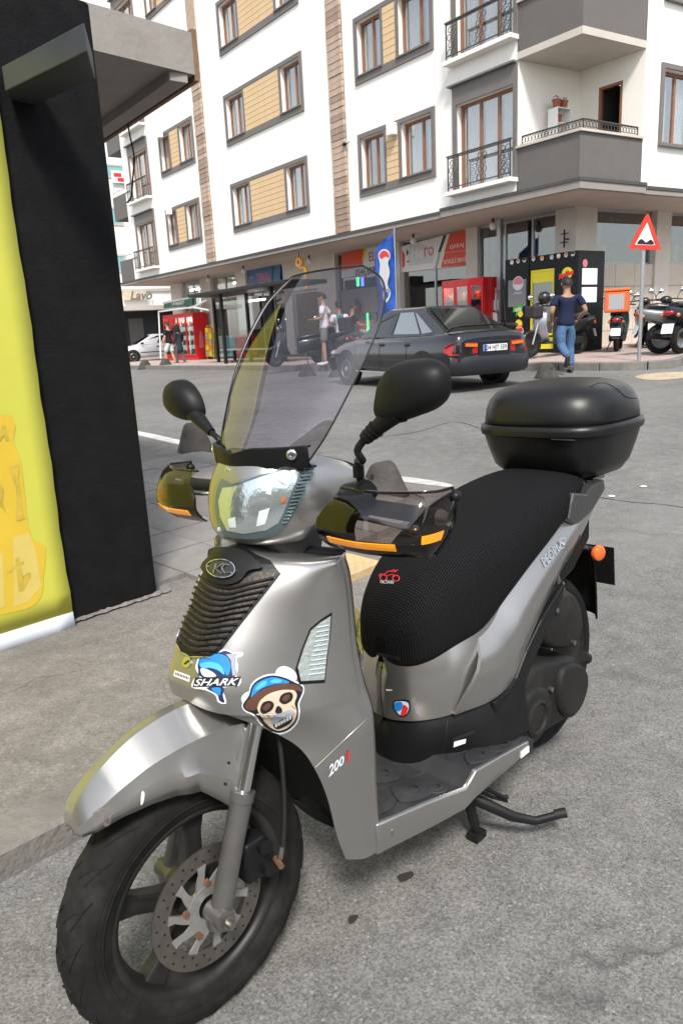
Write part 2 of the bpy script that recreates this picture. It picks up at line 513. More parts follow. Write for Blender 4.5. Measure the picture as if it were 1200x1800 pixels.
for i in range(-2, 11):
    for j in range(-5, 9):
        c = O0 + SD * (i * .4) + SN * (j * .4)
        if c.y < 4.0 - .25 * max(0, -c.x) * 0 or not inside_near(c, .33): continue
        if c.x < -3.4: continue
        dz = random.uniform(-.004, .003)
        e = .2
        zz = [gz((c + SD * a + SN * b).x, (c + SD * a + SN * b).y) for a, b in ((e, 0), (-e, 0), (0, e), (0, -e))]
        fr = Matrix.Translation((c.x, c.y, gz(c.x, c.y) + PH - .012 + dz)) @ Matrix.Rotation(atan2(SD.y, SD.x), 4, 'Z') @ Matrix.Rotation(-atan2(zz[0] - zz[1], .4), 4, 'Y') @ Matrix.Rotation(atan2(zz[2] - zz[3], .4), 4, 'X')
        tac = (i in (1, 2, 3) and j == -1)
        o = place('tactile_slab' if tac else 'paving_slab', tact_me if tac else slab_me[(i * 7 + j * 3) % 3], None, pave_near, fr)
        cnt += 1
# far pavement in front of the shops
C = V((5.3, 16.573, 0)); dA = V((-.58595, .81035, 0)); nA = V((.81035, .58595, 0)); dB = V((.853, .522, 0)); nB = V((-.522, .853, 0))
FRA = frame_xy(C, -dA)             # x towards the corner, y into the building; facade A is y = 0
FRB = frame_xy(C, dB)              # x away from the corner along facade B
def A(s, off, z=0.0):
    p = C + dA * s + nA * off
    return V((p.x, p.y, z))
KF = [A(60, -1.2), A(40, -1.4), A(26, -1.6), A(20.8, -1.95), A(10.5, -2.4), A(5.3, -2.4), A(0, -1.8), A(-2.0, -1.55), A(-2.6, -1.15), A(-2.75, -.5), C + dB * 3.4 - nB * 1.7, C + dB * 8 - nB * 1.9, C + dB * 40 - nB * 2.5]
KF = resample(cat(KF, 10), 240)
FH = .145
rows = []
for i, p in enumerate(KF):
    q = A(60 - 75 * i / 239, 9) if i < 190 else A(0, 9) + dB * (45 * (i - 190) / 49)
    q = V((q.x, q.y, 0))
    rows.append([(a.x, a.y, gz(a.x, a.y) + FH) for a in [p.lerp(q, k / 8) for k in range(9)]])
pave_far = struct(MB().grid(rows).build('pavement', 'pink_paver', smooth=180))
kerb_stones(KF, lambda p: FH, .16, pave_far, lambda i: 'kerb', gap=.012, step=2)
# patches of mortar / sand on the road by the far kerb
def ground_patch(name, pts, m, dz=.004, parent=None):
    P = cat([(p.x, p.y, 0) for p in pts], 5, True)
    c = sum(P, V((0, 0, 0))) / len(P)
    b = MB(); vv = [(c.x, c.y, gz(c.x, c.y) + dz)] + [(p.x, p.y, gz(p.x, p.y) + dz) for p in P]
    b.add(vv, [(0, 1 + i, 1 + (i + 1) % len(P)) for i in range(len(P))])
    return struct(b.build(name, m))
mat('sand', (.42, .34, .24), .95, var=.25, vscale=6)
mat('worn_white', (.50, .49, .46), .9, var=.25, vscale=14, dirt=.7, dcol=(.22, .21, .2), dscale=9)
mat('old_concrete', (.30, .285, .265), .92, var=.2, vscale=4, bump=.3, bscale=40, dirt=.5, dcol=(.17, .16, .15), dscale=3)
ground_patch('sand_patch', [on_ground(*p) for p in ((1115, 662), (1150, 656), (1198, 654), (1215, 658), (1190, 666), (1140, 668))], 'sand')
ground_patch('road_marking', [on_ground(*p) for p in ((700, 838), (745, 843), (788, 851), (792, 857), (745, 852), (702, 846))], 'worn_white')
mat('oil', (.035, .03, .026), .55)
ground_patch('oil_spot', [on_ground(*p) for p in ((698, 1542), (712, 1536), (724, 1534), (727, 1541), (716, 1549), (704, 1552))], 'oil')
ground_patch('oil_spot', [on_ground(*p) for p in ((612, 1616), (622, 1610), (630, 1612), (624, 1622), (615, 1626))], 'oil')

mat('crack', (.03, .029, .027), .95)
def road_crack(px, w=.007):
    P = [on_ground(u, v) for u, v in px]
    P = resample(cat([(p.x, p.y, 0) for p in P], 6), 40); N_ = normals2d(P)
    rr = []
    for p, n in zip(P, N_):
        j = random.uniform(-.004, .004); ww = w * random.uniform(.4, 1.2)
        a, c = p + n * (j + ww), p + n * (j - ww)
        rr.append([(a.x, a.y, gz(a.x, a.y) + .003), (c.x, c.y, gz(c.x, c.y) + .003)])
    struct(MB().grid(rr).build('road_crack', 'crack'))
road_crack([(1000, 872), (1045, 874), (1100, 882), (1150, 886), (1205, 893)])
road_crack([(860, 760), (800, 742), (730, 760), (640, 772)], .008)
# ================================================================== apartment building
ZF, ZC, ZTOP, FP = 4.07, 4.02, 19.0, 2.86
apt = thing('apartment_building', 'white corner apartment block with grey window surrounds, shops and recessed ground floor', 'building', Matrix.Translation((C.x, C.y, gz(C.x, C.y))))
def wall_with_holes(name, x0, x1, z0, z1, holes, m, frame, depth=.22, y=0.0, back=True):
    X = sorted(set([x0, x1] + [h[k] for h in holes for k in (0, 1)])); Z = sorted(set([z0, z1] + [h[k] for h in holes for k in (2, 3)]))
    b = MB()
    for i in range(len(X) - 1):
        for j in range(len(Z) - 1):
            cx, cz = (X[i] + X[i + 1]) / 2, (Z[j] + Z[j + 1]) / 2
            if any(h[0] < cx < h[1] and h[2] < cz < h[3] for h in holes): continue
            b.quad((X[i], y, Z[j]), (X[i + 1], y, Z[j]), (X[i + 1], y, Z[j + 1]), (X[i], y, Z[j + 1]))
    for h in holes:
        a, c, d, e = h
        b.quad((a, y, d), (c, y, d), (c, y + depth, d), (a, y + depth, d)); b.quad((a, y, e), (c, y, e), (c, y + depth, e), (a, y + depth, e))
        b.quad((a, y, d), (a, y, e), (a, y + depth, e), (a, y + depth, d)); b.quad((c, y, d), (c, y, e), (c, y + depth, e), (c, y + depth, d))
    me = bpy.data.meshes.new(name); me.from_pydata(b.v, [], b.f)
    return place(name, me, m, apt, frame)
holesA = []
def ring_trim(b, x0, x1, z0, z1, t, y0, y1, tb=None):
    tb = tb or t
    b.box((x0, y0, z0), (x1, y1, z0 + tb)); b.box((x0, y0, z1 - t), (x1, y1, z1))
    b.box((x0, y0, z0 + tb), (x0 + t, y1, z1 - t)); b.box((x1 - t, y0, z0 + tb), (x1, y1, z1 - t))
def window(frame, x0, x1, z0, z1, mullions=(.5,), curtain=True, open_dark=None, tag_name='window', depth=.2):
    """brown sash window in an opening: frame, panes, a curtain or a dark room behind"""
    b = MB(); ring_trim(b, x0 + .002, x1 - .002, z0 + .002, z1 - .002, .065, depth - .07, depth)
    edges = [x0 + .065] + [x0 + (x1 - x0) * f for f in mullions] + [x1 - .065]
    for f in mullions:
        xm = x0 + (x1 - x0) * f
        b.box((xm - .035, depth - .07, z0 + .067), (xm + .035, depth, z1 - .067))
    w = b.build(tag_name, 'brown_frame', apt, frame)
    for k in range(len(edges) - 1):
        a = edges[k] + (0 if k == 0 else .035); c = edges[k + 1] - (0 if k == len(edges) - 2 else .035)
        MB().box((a, depth - .045, z0 + .067), (c, depth - .035, z1 - .067)).build('pane', 'window_glass', w, frame)
        if curtain:
            P = []
            n = max(8, int((c - a) / .05))
            drawn = random.choice((1.0, 1.0, .8))
            for i in range(n + 1):
                t = a + (c - a) * i / n * drawn
                P.append((t, depth + .05 + .018 * sin(i * 1.9 + x0)))
            g = MB().grid([[(px, py, zz) for px, py in P] for zz in (z0 + .03, z1 - .05)])
            g.build('curtain', 'curtain', w, frame, smooth=180)
    r = MB(); bx = [(x0, depth + .0, z0), (x1, depth + 1.6, z1)]
    r.box((x0 + .01, depth + .9, z0 + .01), (x1 - .01, depth + .92, z1 - .01))
    for (p, q) in (((x0, depth, z0), (x0 + .01, depth + .9, z1)), ((x1 - .01, depth, z0), (x1, depth + .9, z1)), ((x0, depth, z1 - .01), (x1, depth + .9, z1)), ((x0, depth, z0), (x1, depth + .9, z0 + .01))):
        r.box(p, q)
    r.build('room', 'room_mid', w, frame)
    return w
slat_cache = {}
def slat_panel(frame, x0, x1, z0, z1, pitch, m, y, tone=None, th=.03, gap=.012, name='cladding_board', irr=0.0):
    MB().box((x0, y + .012, z0), (x1, y + .02, z1)).build('cladding_back', 'backing', apt, frame)
    n = int(round((z1 - z0) / pitch)); p = (z1 - z0) / n
    key = (round(x1 - x0, 3), round(p, 3), th, m)
    for i in range(n):
        k2 = key + (0,)
        mm = m
        if tone and random.random() < tone[1]: mm = tone[0]; k2 = key + (1,)
        if k2 not in slat_cache:
            me = MB().box((0, -th, gap / 2), (x1 - x0, .012, p - gap / 2)).mesh(name); me.materials.append(MATS[mm]); slat_cache[k2] = me
        place(name, slat_cache[k2], None, apt, frame @ Matrix.Translation((x0, y + (random.uniform(-irr, irr)), z0 + i * p)))
# groups along facade A in s (distance from the corner): outer limits, left window, right window
GROUPS = [((20.45, 17.3), (20.35, 19.45), (18.5, 17.42)), ((14.75, 9.87), (14.62, 13.45), (11.08, 10.0)), ((7.32, 4.25), (7.2, 6.2), (5.52, 4.38))]
NF = 4
for f in range(NF):
    zb, zt = 5.03 + FP * f, 6.65 + FP * f
    for gi, (o, wl_, wr_) in enumerate(GROUPS):
        x0, x1 = -o[0], -o[1]
        holesA.append((-wl_[0], -wl_[1], zb + .2, zt - .12)); holesA.append((-wr_[0], -wr_[1], zb + .2, zt - .12))
        b = MB(); ring_trim(b, x0, x1, zb, zt, .115, -.045, -.0005, .19)
        b.box((-wl_[1], -.044, zb + .19), (-wl_[1] + .09, -.0006, zt - .115)); b.box((-wr_[0] - .09, -.044, zb + .19), (-wr_[0], -.0006, zt - .115))
        b.box((-wl_[0] - .03, -.09, zb + .165), (-wl_[1] + .06, -.046, zb + .205)); b.box((-wr_[0] - .06, -.09, zb + .165), (-wr_[1] + .03, -.046, zb + .205))
        b.build('window_surround', 'trim_grey', apt, FRA)
        slat_panel(FRA, -wl_[1] + .092, -wr_[0] - .092, zb + .192, zt - .117, .155, 'tan_slat', -.022, th=.012)
        window(FRA, -wl_[0], -wl_[1], zb + .2, zt - .12, (.52,), curtain=not (gi == 2 and f == 0))
        window(FRA, -wr_[0], -wr_[1], zb + .2, zt - .12, (.6,) if gi else (.5,))
    # french doors with railings
    for (sa, sb, both) in ((3.5, 1.75, True), (23.7, 21.75, False)):
        z0, z1 = 4.56 + FP * f, 6.72 + FP * f
        holesA.append((-sa, -sb, z0, z1 - .25))
        b = MB(); b.box((-sa - .12, -.05, z1 - .25), (-sb + .1, -.0005, z1 + .15)); b.box((-sa - .12, -.05, z0), (-sa, -.0005, z1 - .25)); b.box((-sb, -.05, z0), (-sb + .1, -.0005, z1 - .25))
        b.box((-sa - .2, -.16, z1 + .15), (-sb + .1, -.0005, z1 + .19))
        b.build('window_surround', 'trim_grey', apt, FRA)
        window(FRA, -sa, -sb, z0, z1 - .25, (.36, .68), tag_name='french_door')
        sl = MB().box((-sa - .2, -.28, z0 - .1), (-sb + .12, -.0005, z0 - .01)).build('door_sill', 'wall_white', apt, FRA)
        r = MB(); xa, xb = -sa - .12, -sb + .1
        for zz in (z0 + .06, z0 + .72): r.box((xa, -.24, zz), (xb, -.215, zz + .025))
        r.box((xa - .02, -.255, z0 + .76), (xb + .02, -.2, z0 + .79))
        for xx in (xa, xa + .35, xb - .35 - .02, xb - .025): r.box((xx, -.24, z0 - .01), (xx + .025, -.215, z0 + .76))
        rail = r.build('railing', 'rail_metal', apt, FRA)
        # scroll panels: rings
        orn = MB()
        for xa2 in (xa + .185, xb - .185, (xa + xb) / 2 + .1):
            for kk in range(4):
                for dx in (-.07, .07):
                    orn.lathe([(.058, -.006), (.07, -.006), (.07, .006), (.058, .006)], (xa2 + dx + (.035 if kk % 2 else -.0), -.228, z0 + .15 + kk * .155), (0, 1, 0), 10, closed=True)
        orn.build('railing_scrollwork', 'rail_metal', rail, FRA, smooth=40)['kind'] = 'stuff'
# upper wall of facade A and brown slat stripes
LG = 1.67
STR = ((8.5, 7.86), (17.0, 16.35))
wall_with_holes('wall', -24.6, -LG, ZF + .06, ZTOP, holesA, 'wall_white', FRA)
for sa, sb in STR:
    slat_panel(FRA, -sa, -sb, ZF + .13, 12.2, .168, 'brown_slat', -.032, ('brown_slat_dark', .35), th=.045, gap=.016, name='stripe_board', irr=.012)
    MB().box((-sa, -.03, 12.2), (-sb, -.005, ZTOP)).build('stripe_panel', 'brown_slat', apt, FRA)
# the end of the block and its end balconies
b = MB().quad((-24.6, 0, ZF), (-24.6, 12, ZF), (-24.6, 12, ZTOP), (-24.6, 0, ZTOP)); b.build('end_wall', 'wall_white', apt, FRA)
for f in range(NF):
    z = 4.12 + FP * f
    b = MB()
    b.box((-26.2, -.02, z), (-24.602, .08, z + 1.0)); b.box((-26.2, .08, z), (-26.1, 3.0, z + 1.0)); b.box((-26.1, .08, z), (-24.602, 3.0, z + .12)); b.box((-26.2, -.02, z + 1.0), (-24.0, .1, z + 1.04))
    bo = b.build('balcony_parapet', 'parapet_grey', apt, FRA)
    r = MB().tube([(-26.2, .03, z + 1.25), (-23.6, .03, z + 1.25)], .018, 6)
    for xx in (-26.15, -25.4, -24.65): r.tube([(xx, .03, z + 1.04), (xx, .03, z + 1.25)], .012, 6)
    r.build('handrail', 'metal_grey', bo, FRA)
# loggia at the corner
IN = A(LG, 0) + dB * 2.0
for f in range(NF):
    z0 = ZF + .14 + FP * f; zt = z0 + FP - .02
    b = MB()
    Pa, Pc, Pb = A(LG, 0), C.copy(), C + dB * 2.0
    th = .14
    b.prism([V((p.x, p.y, z0)) for p in (Pa, Pc, Pc + nA * th + dA * .0 + nB * .0, Pa + nA * th)], (0, 0, .93))
    b.prism([V((p.x, p.y, z0)) for p in (Pc, Pb, Pb + nB * th, Pc + nA * th)], (0, 0, .93))
    par = b.build('loggia_parapet', 'parapet_grey', apt)
    b = MB()
    e = .05
    b.prism([V((p.x, p.y, z0 + .932)) for p in (Pa - nA * e, Pc - nA * e - nB * e, Pc + nA * (th + e), Pa + nA * (th + e))], (0, 0, .05))
    b.prism([V((p.x, p.y, z0 + .933)) for p in (Pc - nA * e - nB * e, Pb - nB * e, Pb + nB * (th + e), Pc + nA * (th + e))], (0, 0, .05))
    b.build('parapet_cap', 'soffit', par)
    r = MB()
    pr = [A(LG - .1, .06), C + nA * .07 + dB * .02, C + dB * 1.9 + nB * .06]
    pr = [V((p.x, p.y, 0)) for p in pr]
    r.tube([p + V((0, 0, z0 + 1.17)) for p in pr], .02, 6)
    r.tube([p + V((0, 0, z0 + 1.0)) for p in pr], .01, 6)
    for i in range(2):
        n = 9
        for k in range(n + 1):
            q = pr[i].lerp(pr[i + 1], k / n)
            if k in (0, n): r.tube([q + V((0, 0, z0 + .96)), q + V((0, 0, z0 + 1.17))], .014, 6)
        for k in range(2 * n):
            q = pr[i].lerp(pr[i + 1], (k + .5) / (2 * n))
            r.lathe([(.05, -.005), (.062, -.005), (.062, .005), (.05, .005)], q + V((0, 0, z0 + 1.085)), (nA if i == 0 else nB), 8, closed=True)
    r.build('handrail', 'rail_metal', par)
    # floor slab, side walls, ceiling
    lo = MB().prism([V((p.x, p.y, z0 - .14)) for p in (Pa, Pc, Pb, IN)], (0, 0, .14)).build('loggia_floor', 'soffit', apt)
    w = MB()
    w.quad(V((Pa.x, Pa.y, z0)), V((IN.x, IN.y, z0)), V((IN.x, IN.y, zt)), V((Pa.x, Pa.y, zt)))
    # back wall with a door hole: from IN towards Pb
    dd = (Pb - IN); L_ = dd.length; dn = dd / L_
    def bw(t, z): 
        p = IN + dn * t
        return V((p.x, p.y, z))
    da, db_ = .52, 1.13
    w.quad(bw(0, z0), bw(da, z0), bw(da, zt), bw(0, zt)); w.quad(bw(db_, z0), bw(L_, z0), bw(L_, zt), bw(db_, zt)); w.quad(bw(da, z0 + 2.25), bw(db_, z0 + 2.25), bw(db_, zt), bw(da, zt))
    w.build('loggia_wall', 'wall_cream', apt)
    bn = V((dn.y, -dn.x, 0))
    if bn.dot(dB) < 0: bn = -bn
    d = MB()
    for t in (da, db_ - .06): d.prism([bw(t, z0), bw(t + .06, z0), bw(t + .06, z0) + bn * .08, bw(t, z0) + bn * .08], (0, 0, 2.25))
    d.prism([bw(da + .06, z0 + 2.19), bw(db_ - .06, z0 + 2.19), bw(db_ - .06, z0 + 2.19) + bn * .08, bw(da + .06, z0 + 2.19) + bn * .08], (0, 0, .06))
    dr = d.build('balcony_door_frame', 'brown_frame', apt)
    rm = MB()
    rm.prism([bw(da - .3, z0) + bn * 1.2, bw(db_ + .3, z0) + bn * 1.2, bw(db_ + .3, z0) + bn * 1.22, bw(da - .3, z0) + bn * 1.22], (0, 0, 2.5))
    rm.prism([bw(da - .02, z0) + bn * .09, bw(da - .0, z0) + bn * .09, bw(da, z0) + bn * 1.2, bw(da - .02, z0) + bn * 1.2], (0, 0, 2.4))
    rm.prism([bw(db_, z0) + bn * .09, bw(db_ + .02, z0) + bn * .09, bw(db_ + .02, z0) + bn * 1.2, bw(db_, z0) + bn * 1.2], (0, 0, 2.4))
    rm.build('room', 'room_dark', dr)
# facade B
wB = []
for f in range(NF):
    wB.append((2.62, 4.3, 5.12 + FP * f, 6.62 + FP * f))
XB1 = 26
wall_with_holes('wall', 2.0, XB1, ZF + .06, ZTOP, wB, 'wall_white', FRB)
for (x0, x1, z0, z1) in wB:
    b = MB(); ring_trim(b, x0 - .1, x1 + .1, z0 - .06, z1 + .1, .1, -.045, -.0005, .06)
    b.box((x0 - .14, -.1, z0 - .075), (x1 + .14, -.046, z0 - .02))
    b.build('window_surround', 'trim_grey', apt, FRB)
    window(FRB, x0, x1, z0, z1, (.36, .7))
# flat roof
MB().prism([V((p.x, p.y, ZTOP)) for p in (A(26.4, -.2), C - nA * .2 - nB * .2, C + dB * XB1 - nB * .2, C + dB * XB1 + nB * 12, A(26.4, 12))], (0, 0, .3)).build('roof', 'soffit', apt)
# fascia (two dark lines with a light band) and soffit of the first floor
def edge_run(b, pts, z0, z1, out, depth=.1):
    """moulding along a polyline on the plan; out = outward offset at each point"""
    for i in range(len(pts) - 1):
        p, q = pts[i], pts[i + 1]
        b.prism([V((p.x, p.y, z0)), V((q.x, q.y, z0)), V((q.x, q.y, z0)) - out[i + 1] * -depth, V((p.x, p.y, z0)) - out[i] * -depth], (0, 0, z1 - z0))
STEP = 4.0
runA = [A(26.3, -.08), A(STEP, -.08)]
runA2 = [A(STEP - .002, -.16), C - nA * .16 - nB * .16, C + dB * 2.02 - nB * .16]
runB = [C + dB * 2.022 - nB * .08, C + dB * XB1 - nB * .08]
b = MB(); edge_run(b, runA, ZF + .05, ZF + .12, [nA, nA], .09); edge_run(b, runA2, ZF + .1, ZF + .165, [nA, (nA + nB) / 1.2, nB], .17); edge_run(b, runB, ZF + .05, ZF + .12, [nB, nB], .09)
b.build('fascia_moulding', 'fascia_dark', apt)
b = MB(); edge_run(b, [p + nA * .02 for p in runA], ZF - .05, ZF + .048, [nA, nA], .12); edge_run(b, [runA2[0] + nA * .03, runA2[1] + (nA + nB) * .02, runA2[2] + nB * .03], ZF - .05, ZF + .098, [nA, (nA + nB) / 1.2, nB], .14); edge_run(b, [p + nB * .02 for p in runB], ZF - .05, ZF + .048, [nB, nB], .12)
b.build('fascia_band', mat('fascia_tan', (.27, .245, .22), .8, var=.08, vscale=2), apt)
SO = 2.15
PB0 = V((6.02, 18.95, 0))                       # corner of the ground floor
b = MB()
def flat(pts, z): return [V((p.x, p.y, z)) for p in pts]
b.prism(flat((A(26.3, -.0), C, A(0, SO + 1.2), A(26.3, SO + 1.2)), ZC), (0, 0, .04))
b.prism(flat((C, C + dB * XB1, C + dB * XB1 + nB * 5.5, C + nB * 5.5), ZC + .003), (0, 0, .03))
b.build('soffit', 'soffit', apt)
# ground floor: columns, glazing, rooms.  frame G: same axes as A, at the recessed line
def FA(u, v, off):
    p = on_plane(u, v, C + nA * off, nA); return FRA.inverted() @ p
def FB(u, v, off):
    p = on_plane(u, v, PB0 + nB * off, nB); return FRB.inverted() @ p
gzA = lambda x, y=SO: gz(*(FRA @ V((x, y, 0))).xy) + FH
colA = []
for (ua, ub, v) in ((301, 320, 520), (352, 370, 510), (414, 432, 500), (683, 702, 480), (818, 838, 420)):
    a, c = FA(ua, v, SO), FA(ub, v, SO); colA.append((a.x, c.x))
for (a, c) in colA:
    MB().box((a, SO, 0), (c, SO + .45, ZC)).build('column', 'column', apt, FRA)
ENT0, ENT1 = FA(497, 500, SO).x, FA(560, 500, SO).x
b = MB().box((ENT0, SO + .02, 0), (FA(515, 560, SO).x, SO + .3, ZC)).box((FA(560, 560, SO).x, SO + .02, 0), (FA(592, 560, SO).x, SO + .3, ZC)).box((FA(515, 560, SO).x, SO + .02, 2.95), (FA(560, 560, SO).x, SO + .3, ZC))
b.build('entrance_wall', 'column', apt, FRA)
# entrance door with grille
ed0, ed1 = FA(516, 560, SO).x, FA(559, 560, SO).x
b = MB(); ring_trim(b, ed0, ed1, .5, 2.93, .09, SO + .1, SO + .2); ed = b.build('entrance_door', 'trim_light', apt, FRA)
MB().box((ed0 + .09, SO + .14, .6), (ed1 - .09, SO + .16, 2.84)).build('door_panel', mat('door_lattice', (.16, .12, .07), .5, var=.6, vscale=40), ed, FRA)
# corner pier
pc = MB().prism(flat((PB0 - dB * .0, PB0 + dA * .62, PB0 + dA * .62 + nA * .4, PB0 + dB * .75 + nB * .4, PB0 + dB * .75), 0), (0, 0, ZC)).build('corner_column', 'column', apt)
# glazing along A: runs of panes between columns
def glaze(frame, xa, xb, z0, z1, y, n, m='shop_glass'):
    b = MB()
    for k in range(n + 1):
        x = xa + (xb - xa) * k / n
        b.box((x - .03, y, z0), (x + .03, y + .07, z1))
    b.box((xa, y + .001, z0), (xb, y + .069, z0 + .06)); b.box((xa, y + .001, z1 - .06), (xb, y + .069, z1))
    w = b.build('shop_window', 'metal_grey', apt, frame)
    for k in range(n):
        x = xa + (xb - xa) * k / n; x2 = xa + (xb - xa) * (k + 1) / n
        MB().box((x + .031, y + .03, z0 + .061), (x2 - .031, y + .038, z1 - .061)).build('pane', m, w, frame)
    return w
runs = [(colA[0][1], colA[1][0], 2), (colA[1][1], colA[2][0], 2), (colA[2][1], ENT0, 3), (FA(592, 560, SO).x, colA[3][0], 2), (colA[3][1], colA[4][0], 2)]
for (xa, xb, n) in runs: glaze(FRA, xa + .002, xb - .002, .25, ZC - .002, SO + .16, n)
PX = FRA.inverted() @ (PB0 + dA * .62)
glaze(FRA, colA[4][1] + .002, PX.x - .002, .25, ZC - .002, SO + .1, 3)
# B side: cream tiled dado, glass over it, columns
FRG = frame_xy(PB0, dB)
XG = lambda u, v=480: (FRG.inverted() @ on_plane(u, v, PB0, nB)).x
cb = [(XG(1147), XG(1172)), (XG(1172) + 2.75, XG(1172) + 3.1), (XG(1172) + 6, XG(1172) + 6.35)]
for a, c in cb: MB().box((a, -.05, 0), (c, .4, ZC)).build('column', 'column', apt, FRG)
spans = [(.752, cb[0][0]), (cb[0][1], cb[1][0]), (cb[1][1], cb[2][0])]
TZ = on_plane(1080, 464, PB0, nB).z
for a, c in spans:
    gb = .5
    nx = max(2, round((c - a) / .86)); w = (c - a) / nx; nz = 4; h = (TZ - gb) / nz
    MB().box((a, .06, gb - .3), (c, .3, TZ - .01)).build('dado_wall', 'trim_light', apt, FRG)
    tile = MB().box((.006, 0, .006), (w - .006, .05, h - .006)).mesh('dado_tile'); tile.materials.append(MATS['cream_tile'])
    for i in range(nx):
        for j in range(nz):
            place('dado_tile', tile, None, apt, FRG @ Matrix.Translation((a + i * w, .005, gb + j * h)))
    glaze(FRG, a + .002, c - .002, TZ, ZC - .002, .12, 1)
# dark shop interiors
r = MB()
x0, x1 = -25.5, PX.x + .4
r.box((x0, SO + 4.0, 0), (x1, SO + 4.05, ZC)); r.box((x0, SO + .5, .2), (x1, SO + 4, .25))
r.box((x0, SO + .5, ZC - .04), (x1, SO + 4, ZC - .006))
r.build('shop_interior', 'room_mid', apt, FRA)
for xx in (colA[1][0], colA[2][0], ENT0, FA(592, 560, SO).x, colA[3][0], colA[4][0]):
    MB().box((xx - .05, SO + .5, .25), (xx + .05, SO + 3.99, ZC - .05)).build('partition', 'room_mid', apt, FRA)
MB().box((.3, 3.2, 0), (14, 3.25, ZC)).box((.3, .45, .45), (14, 3.2, .5)).box((.3, .45, ZC - .04), (14, 3.2, ZC - .006)).build('shop_interior', 'room_mid', apt, FRG)
# soffit lamps
for (u, v) in ((866, 388), (726, 415), (543, 452), (366, 486), (428, 470)):
    p = on_z(u, v, ZC - .06)
    lf = Matrix.Translation((p.x, p.y, ZC))
    t = MB().tube([(0, 0, .0), (0, 0, -.1)], .03, 8).build('soffit_lamp', 'metal_dark', apt, lf)
    MB().lathe([(.03, -.1), (.085, -.12), (.1, -.2), (.07, -.27), (.001, -.29)], (0, 0, 0), (0, 0, 1), 12).build('lamp_globe', 'lamp_white', t, lf, smooth=60)
# ================================================================== the silver scooter
mat('paint', (.39, .382, .368), .31, metal=.85, coat=.5)
mat('paint_fender', (.39, .382, .368), .31, metal=.82, coat=.45, dirt=.15, dcol=(.22, .2, .18), dscale=5)
mat('black_plastic', (.0085, .0085, .009), .42, spec=.3, var=.15, vscale=20, bump=.03, bscale=300)
mat('matt_plastic', (.0075, .0075, .008), .48, spec=.28, var=.15, vscale=14, bump=.05, bscale=400)
mat('case_plastic', (.0085, .0085, .009), .36, spec=.45, var=.1, vscale=10, bump=.06, bscale=500)
mat('grey_plastic', (.045, .044, .043), .55, var=.2, vscale=12, dirt=.4, dcol=(.12, .105, .09), dscale=8)
mat('tyre', (.013, .0125, .012), .85, spec=.2, var=.25, vscale=16, dirt=.55, dcol=(.05, .046, .042), dscale=9)
mat('tread_line', (.006, .006, .006), .9)
mat('wheel_black', (.014, .0135, .013), .45, var=.15, vscale=12, dirt=.3, dcol=(.09, .08, .07), dscale=8)
mat('chrome', (.72, .72, .71), .09, metal=1.0)
mat('steel', (.36, .345, .32), .32, metal=.95, var=.12, vscale=18, dirt=.3, dcol=(.2, .17, .13), dscale=20)
mat('disc_steel', (.20, .185, .165), .42, metal=.85, var=.2, vscale=24, dirt=.5, dcol=(.11, .09, .07), dscale=18)
mat('carrier', (.34, .335, .325), .45, metal=.6, var=.12, vscale=25, dirt=.3, dcol=(.15, .12, .1), dscale=15)
mat('fork_paint', (.16, .155, .148), .38, metal=.6, var=.12, vscale=15)
mat('rust', (.13, .062, .035), .85, var=.3, vscale=60)
mat('rubber', (.012, .012, .012), .6)
mat('mat_rubber', (.02, .021, .024), .72, var=.25, vscale=9, dirt=.6, dcol=(.06, .06, .06), dscale=7)
mat('engine_grey', (.022, .0215, .021), .6, spec=.25, metal=.25, var=.22, vscale=10, dirt=.4, dcol=(.06, .056, .05), dscale=7)
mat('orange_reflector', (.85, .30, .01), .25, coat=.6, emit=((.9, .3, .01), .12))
mat('amber_lens', (.75, .14, .02), .2, coat=.6)
mat('red_lens', (.45, .01, .01), .18, coat=.7)
mat('lamp_chrome', (.80, .83, .83), .16, metal=.85, bump=.16, bscale=24)
mat('lamp_edge', (.10, .135, .145), .2, metal=.2, coat=.8)
mat('signal_silver', (.42, .43, .42), .35, metal=.0, bump=.4, bscale=90)
clear_tint('screen_smoke', (.56, .53, .58), .085, .012)
clear_tint('guard_smoke', (.46, .40, .37), .03, .03)
clear_tint('clear_lens', (.90, .94, .94), .02, .01)
X0, Y0, PSI, STEER, LEAN, WB = .636, 2.301, -2.357, -.042, .028, 1.39
SM = Matrix.Translation((X0, Y0, 0)) @ Matrix.Rotation(PSI, 4, 'Z') @ Matrix.Rotation(LEAN, 4, 'X')
SMI = SM.inverted()
CAML = SMI @ CAM
def S(u, v, x=None, y=None, z=None):
    d = SMI.to_3x3() @ ray(u, v)
    for i, val in enumerate((x, y, z)):
        if val is not None: return CAML + d * ((val - CAML[i]) / d[i])
RAKE = radians(21)
AX = V((-sin(RAKE), 0, cos(RAKE)))
STM = Matrix.Translation((WB + .09, 0, 0)) @ Matrix.Rotation(STEER, 4, AX) @ Matrix.Translation((-WB - .09, 0, 0))
SMW = SM @ STM                     # frame of everything that steers
sc = thing('scooter', 'silver grey scooter with tall smoked windscreen, black mesh seat cover and black top case', 'scooter', SM)
def part(mb, name, m, parent=None, fr=None, **k):
    return mb.build(name, m, parent or sc, fr or SM, **k)
def mir(p): return V((p[0], -p[1], p[2]))
def mirror_mb(b):
    c = MB(); c.v = [(x, -y, z) for x, y, z in b.v]; c.f = [tuple(reversed(f)) for f in b.f]; return c
def half_row(ctrl, n=7):
    """ctrl: points from the centre (y=0) to the left edge -> full row, right edge to left edge"""
    full = [mir(p) for p in reversed(ctrl[1:])] + [V(p) for p in ctrl]
    return cat(full, n)
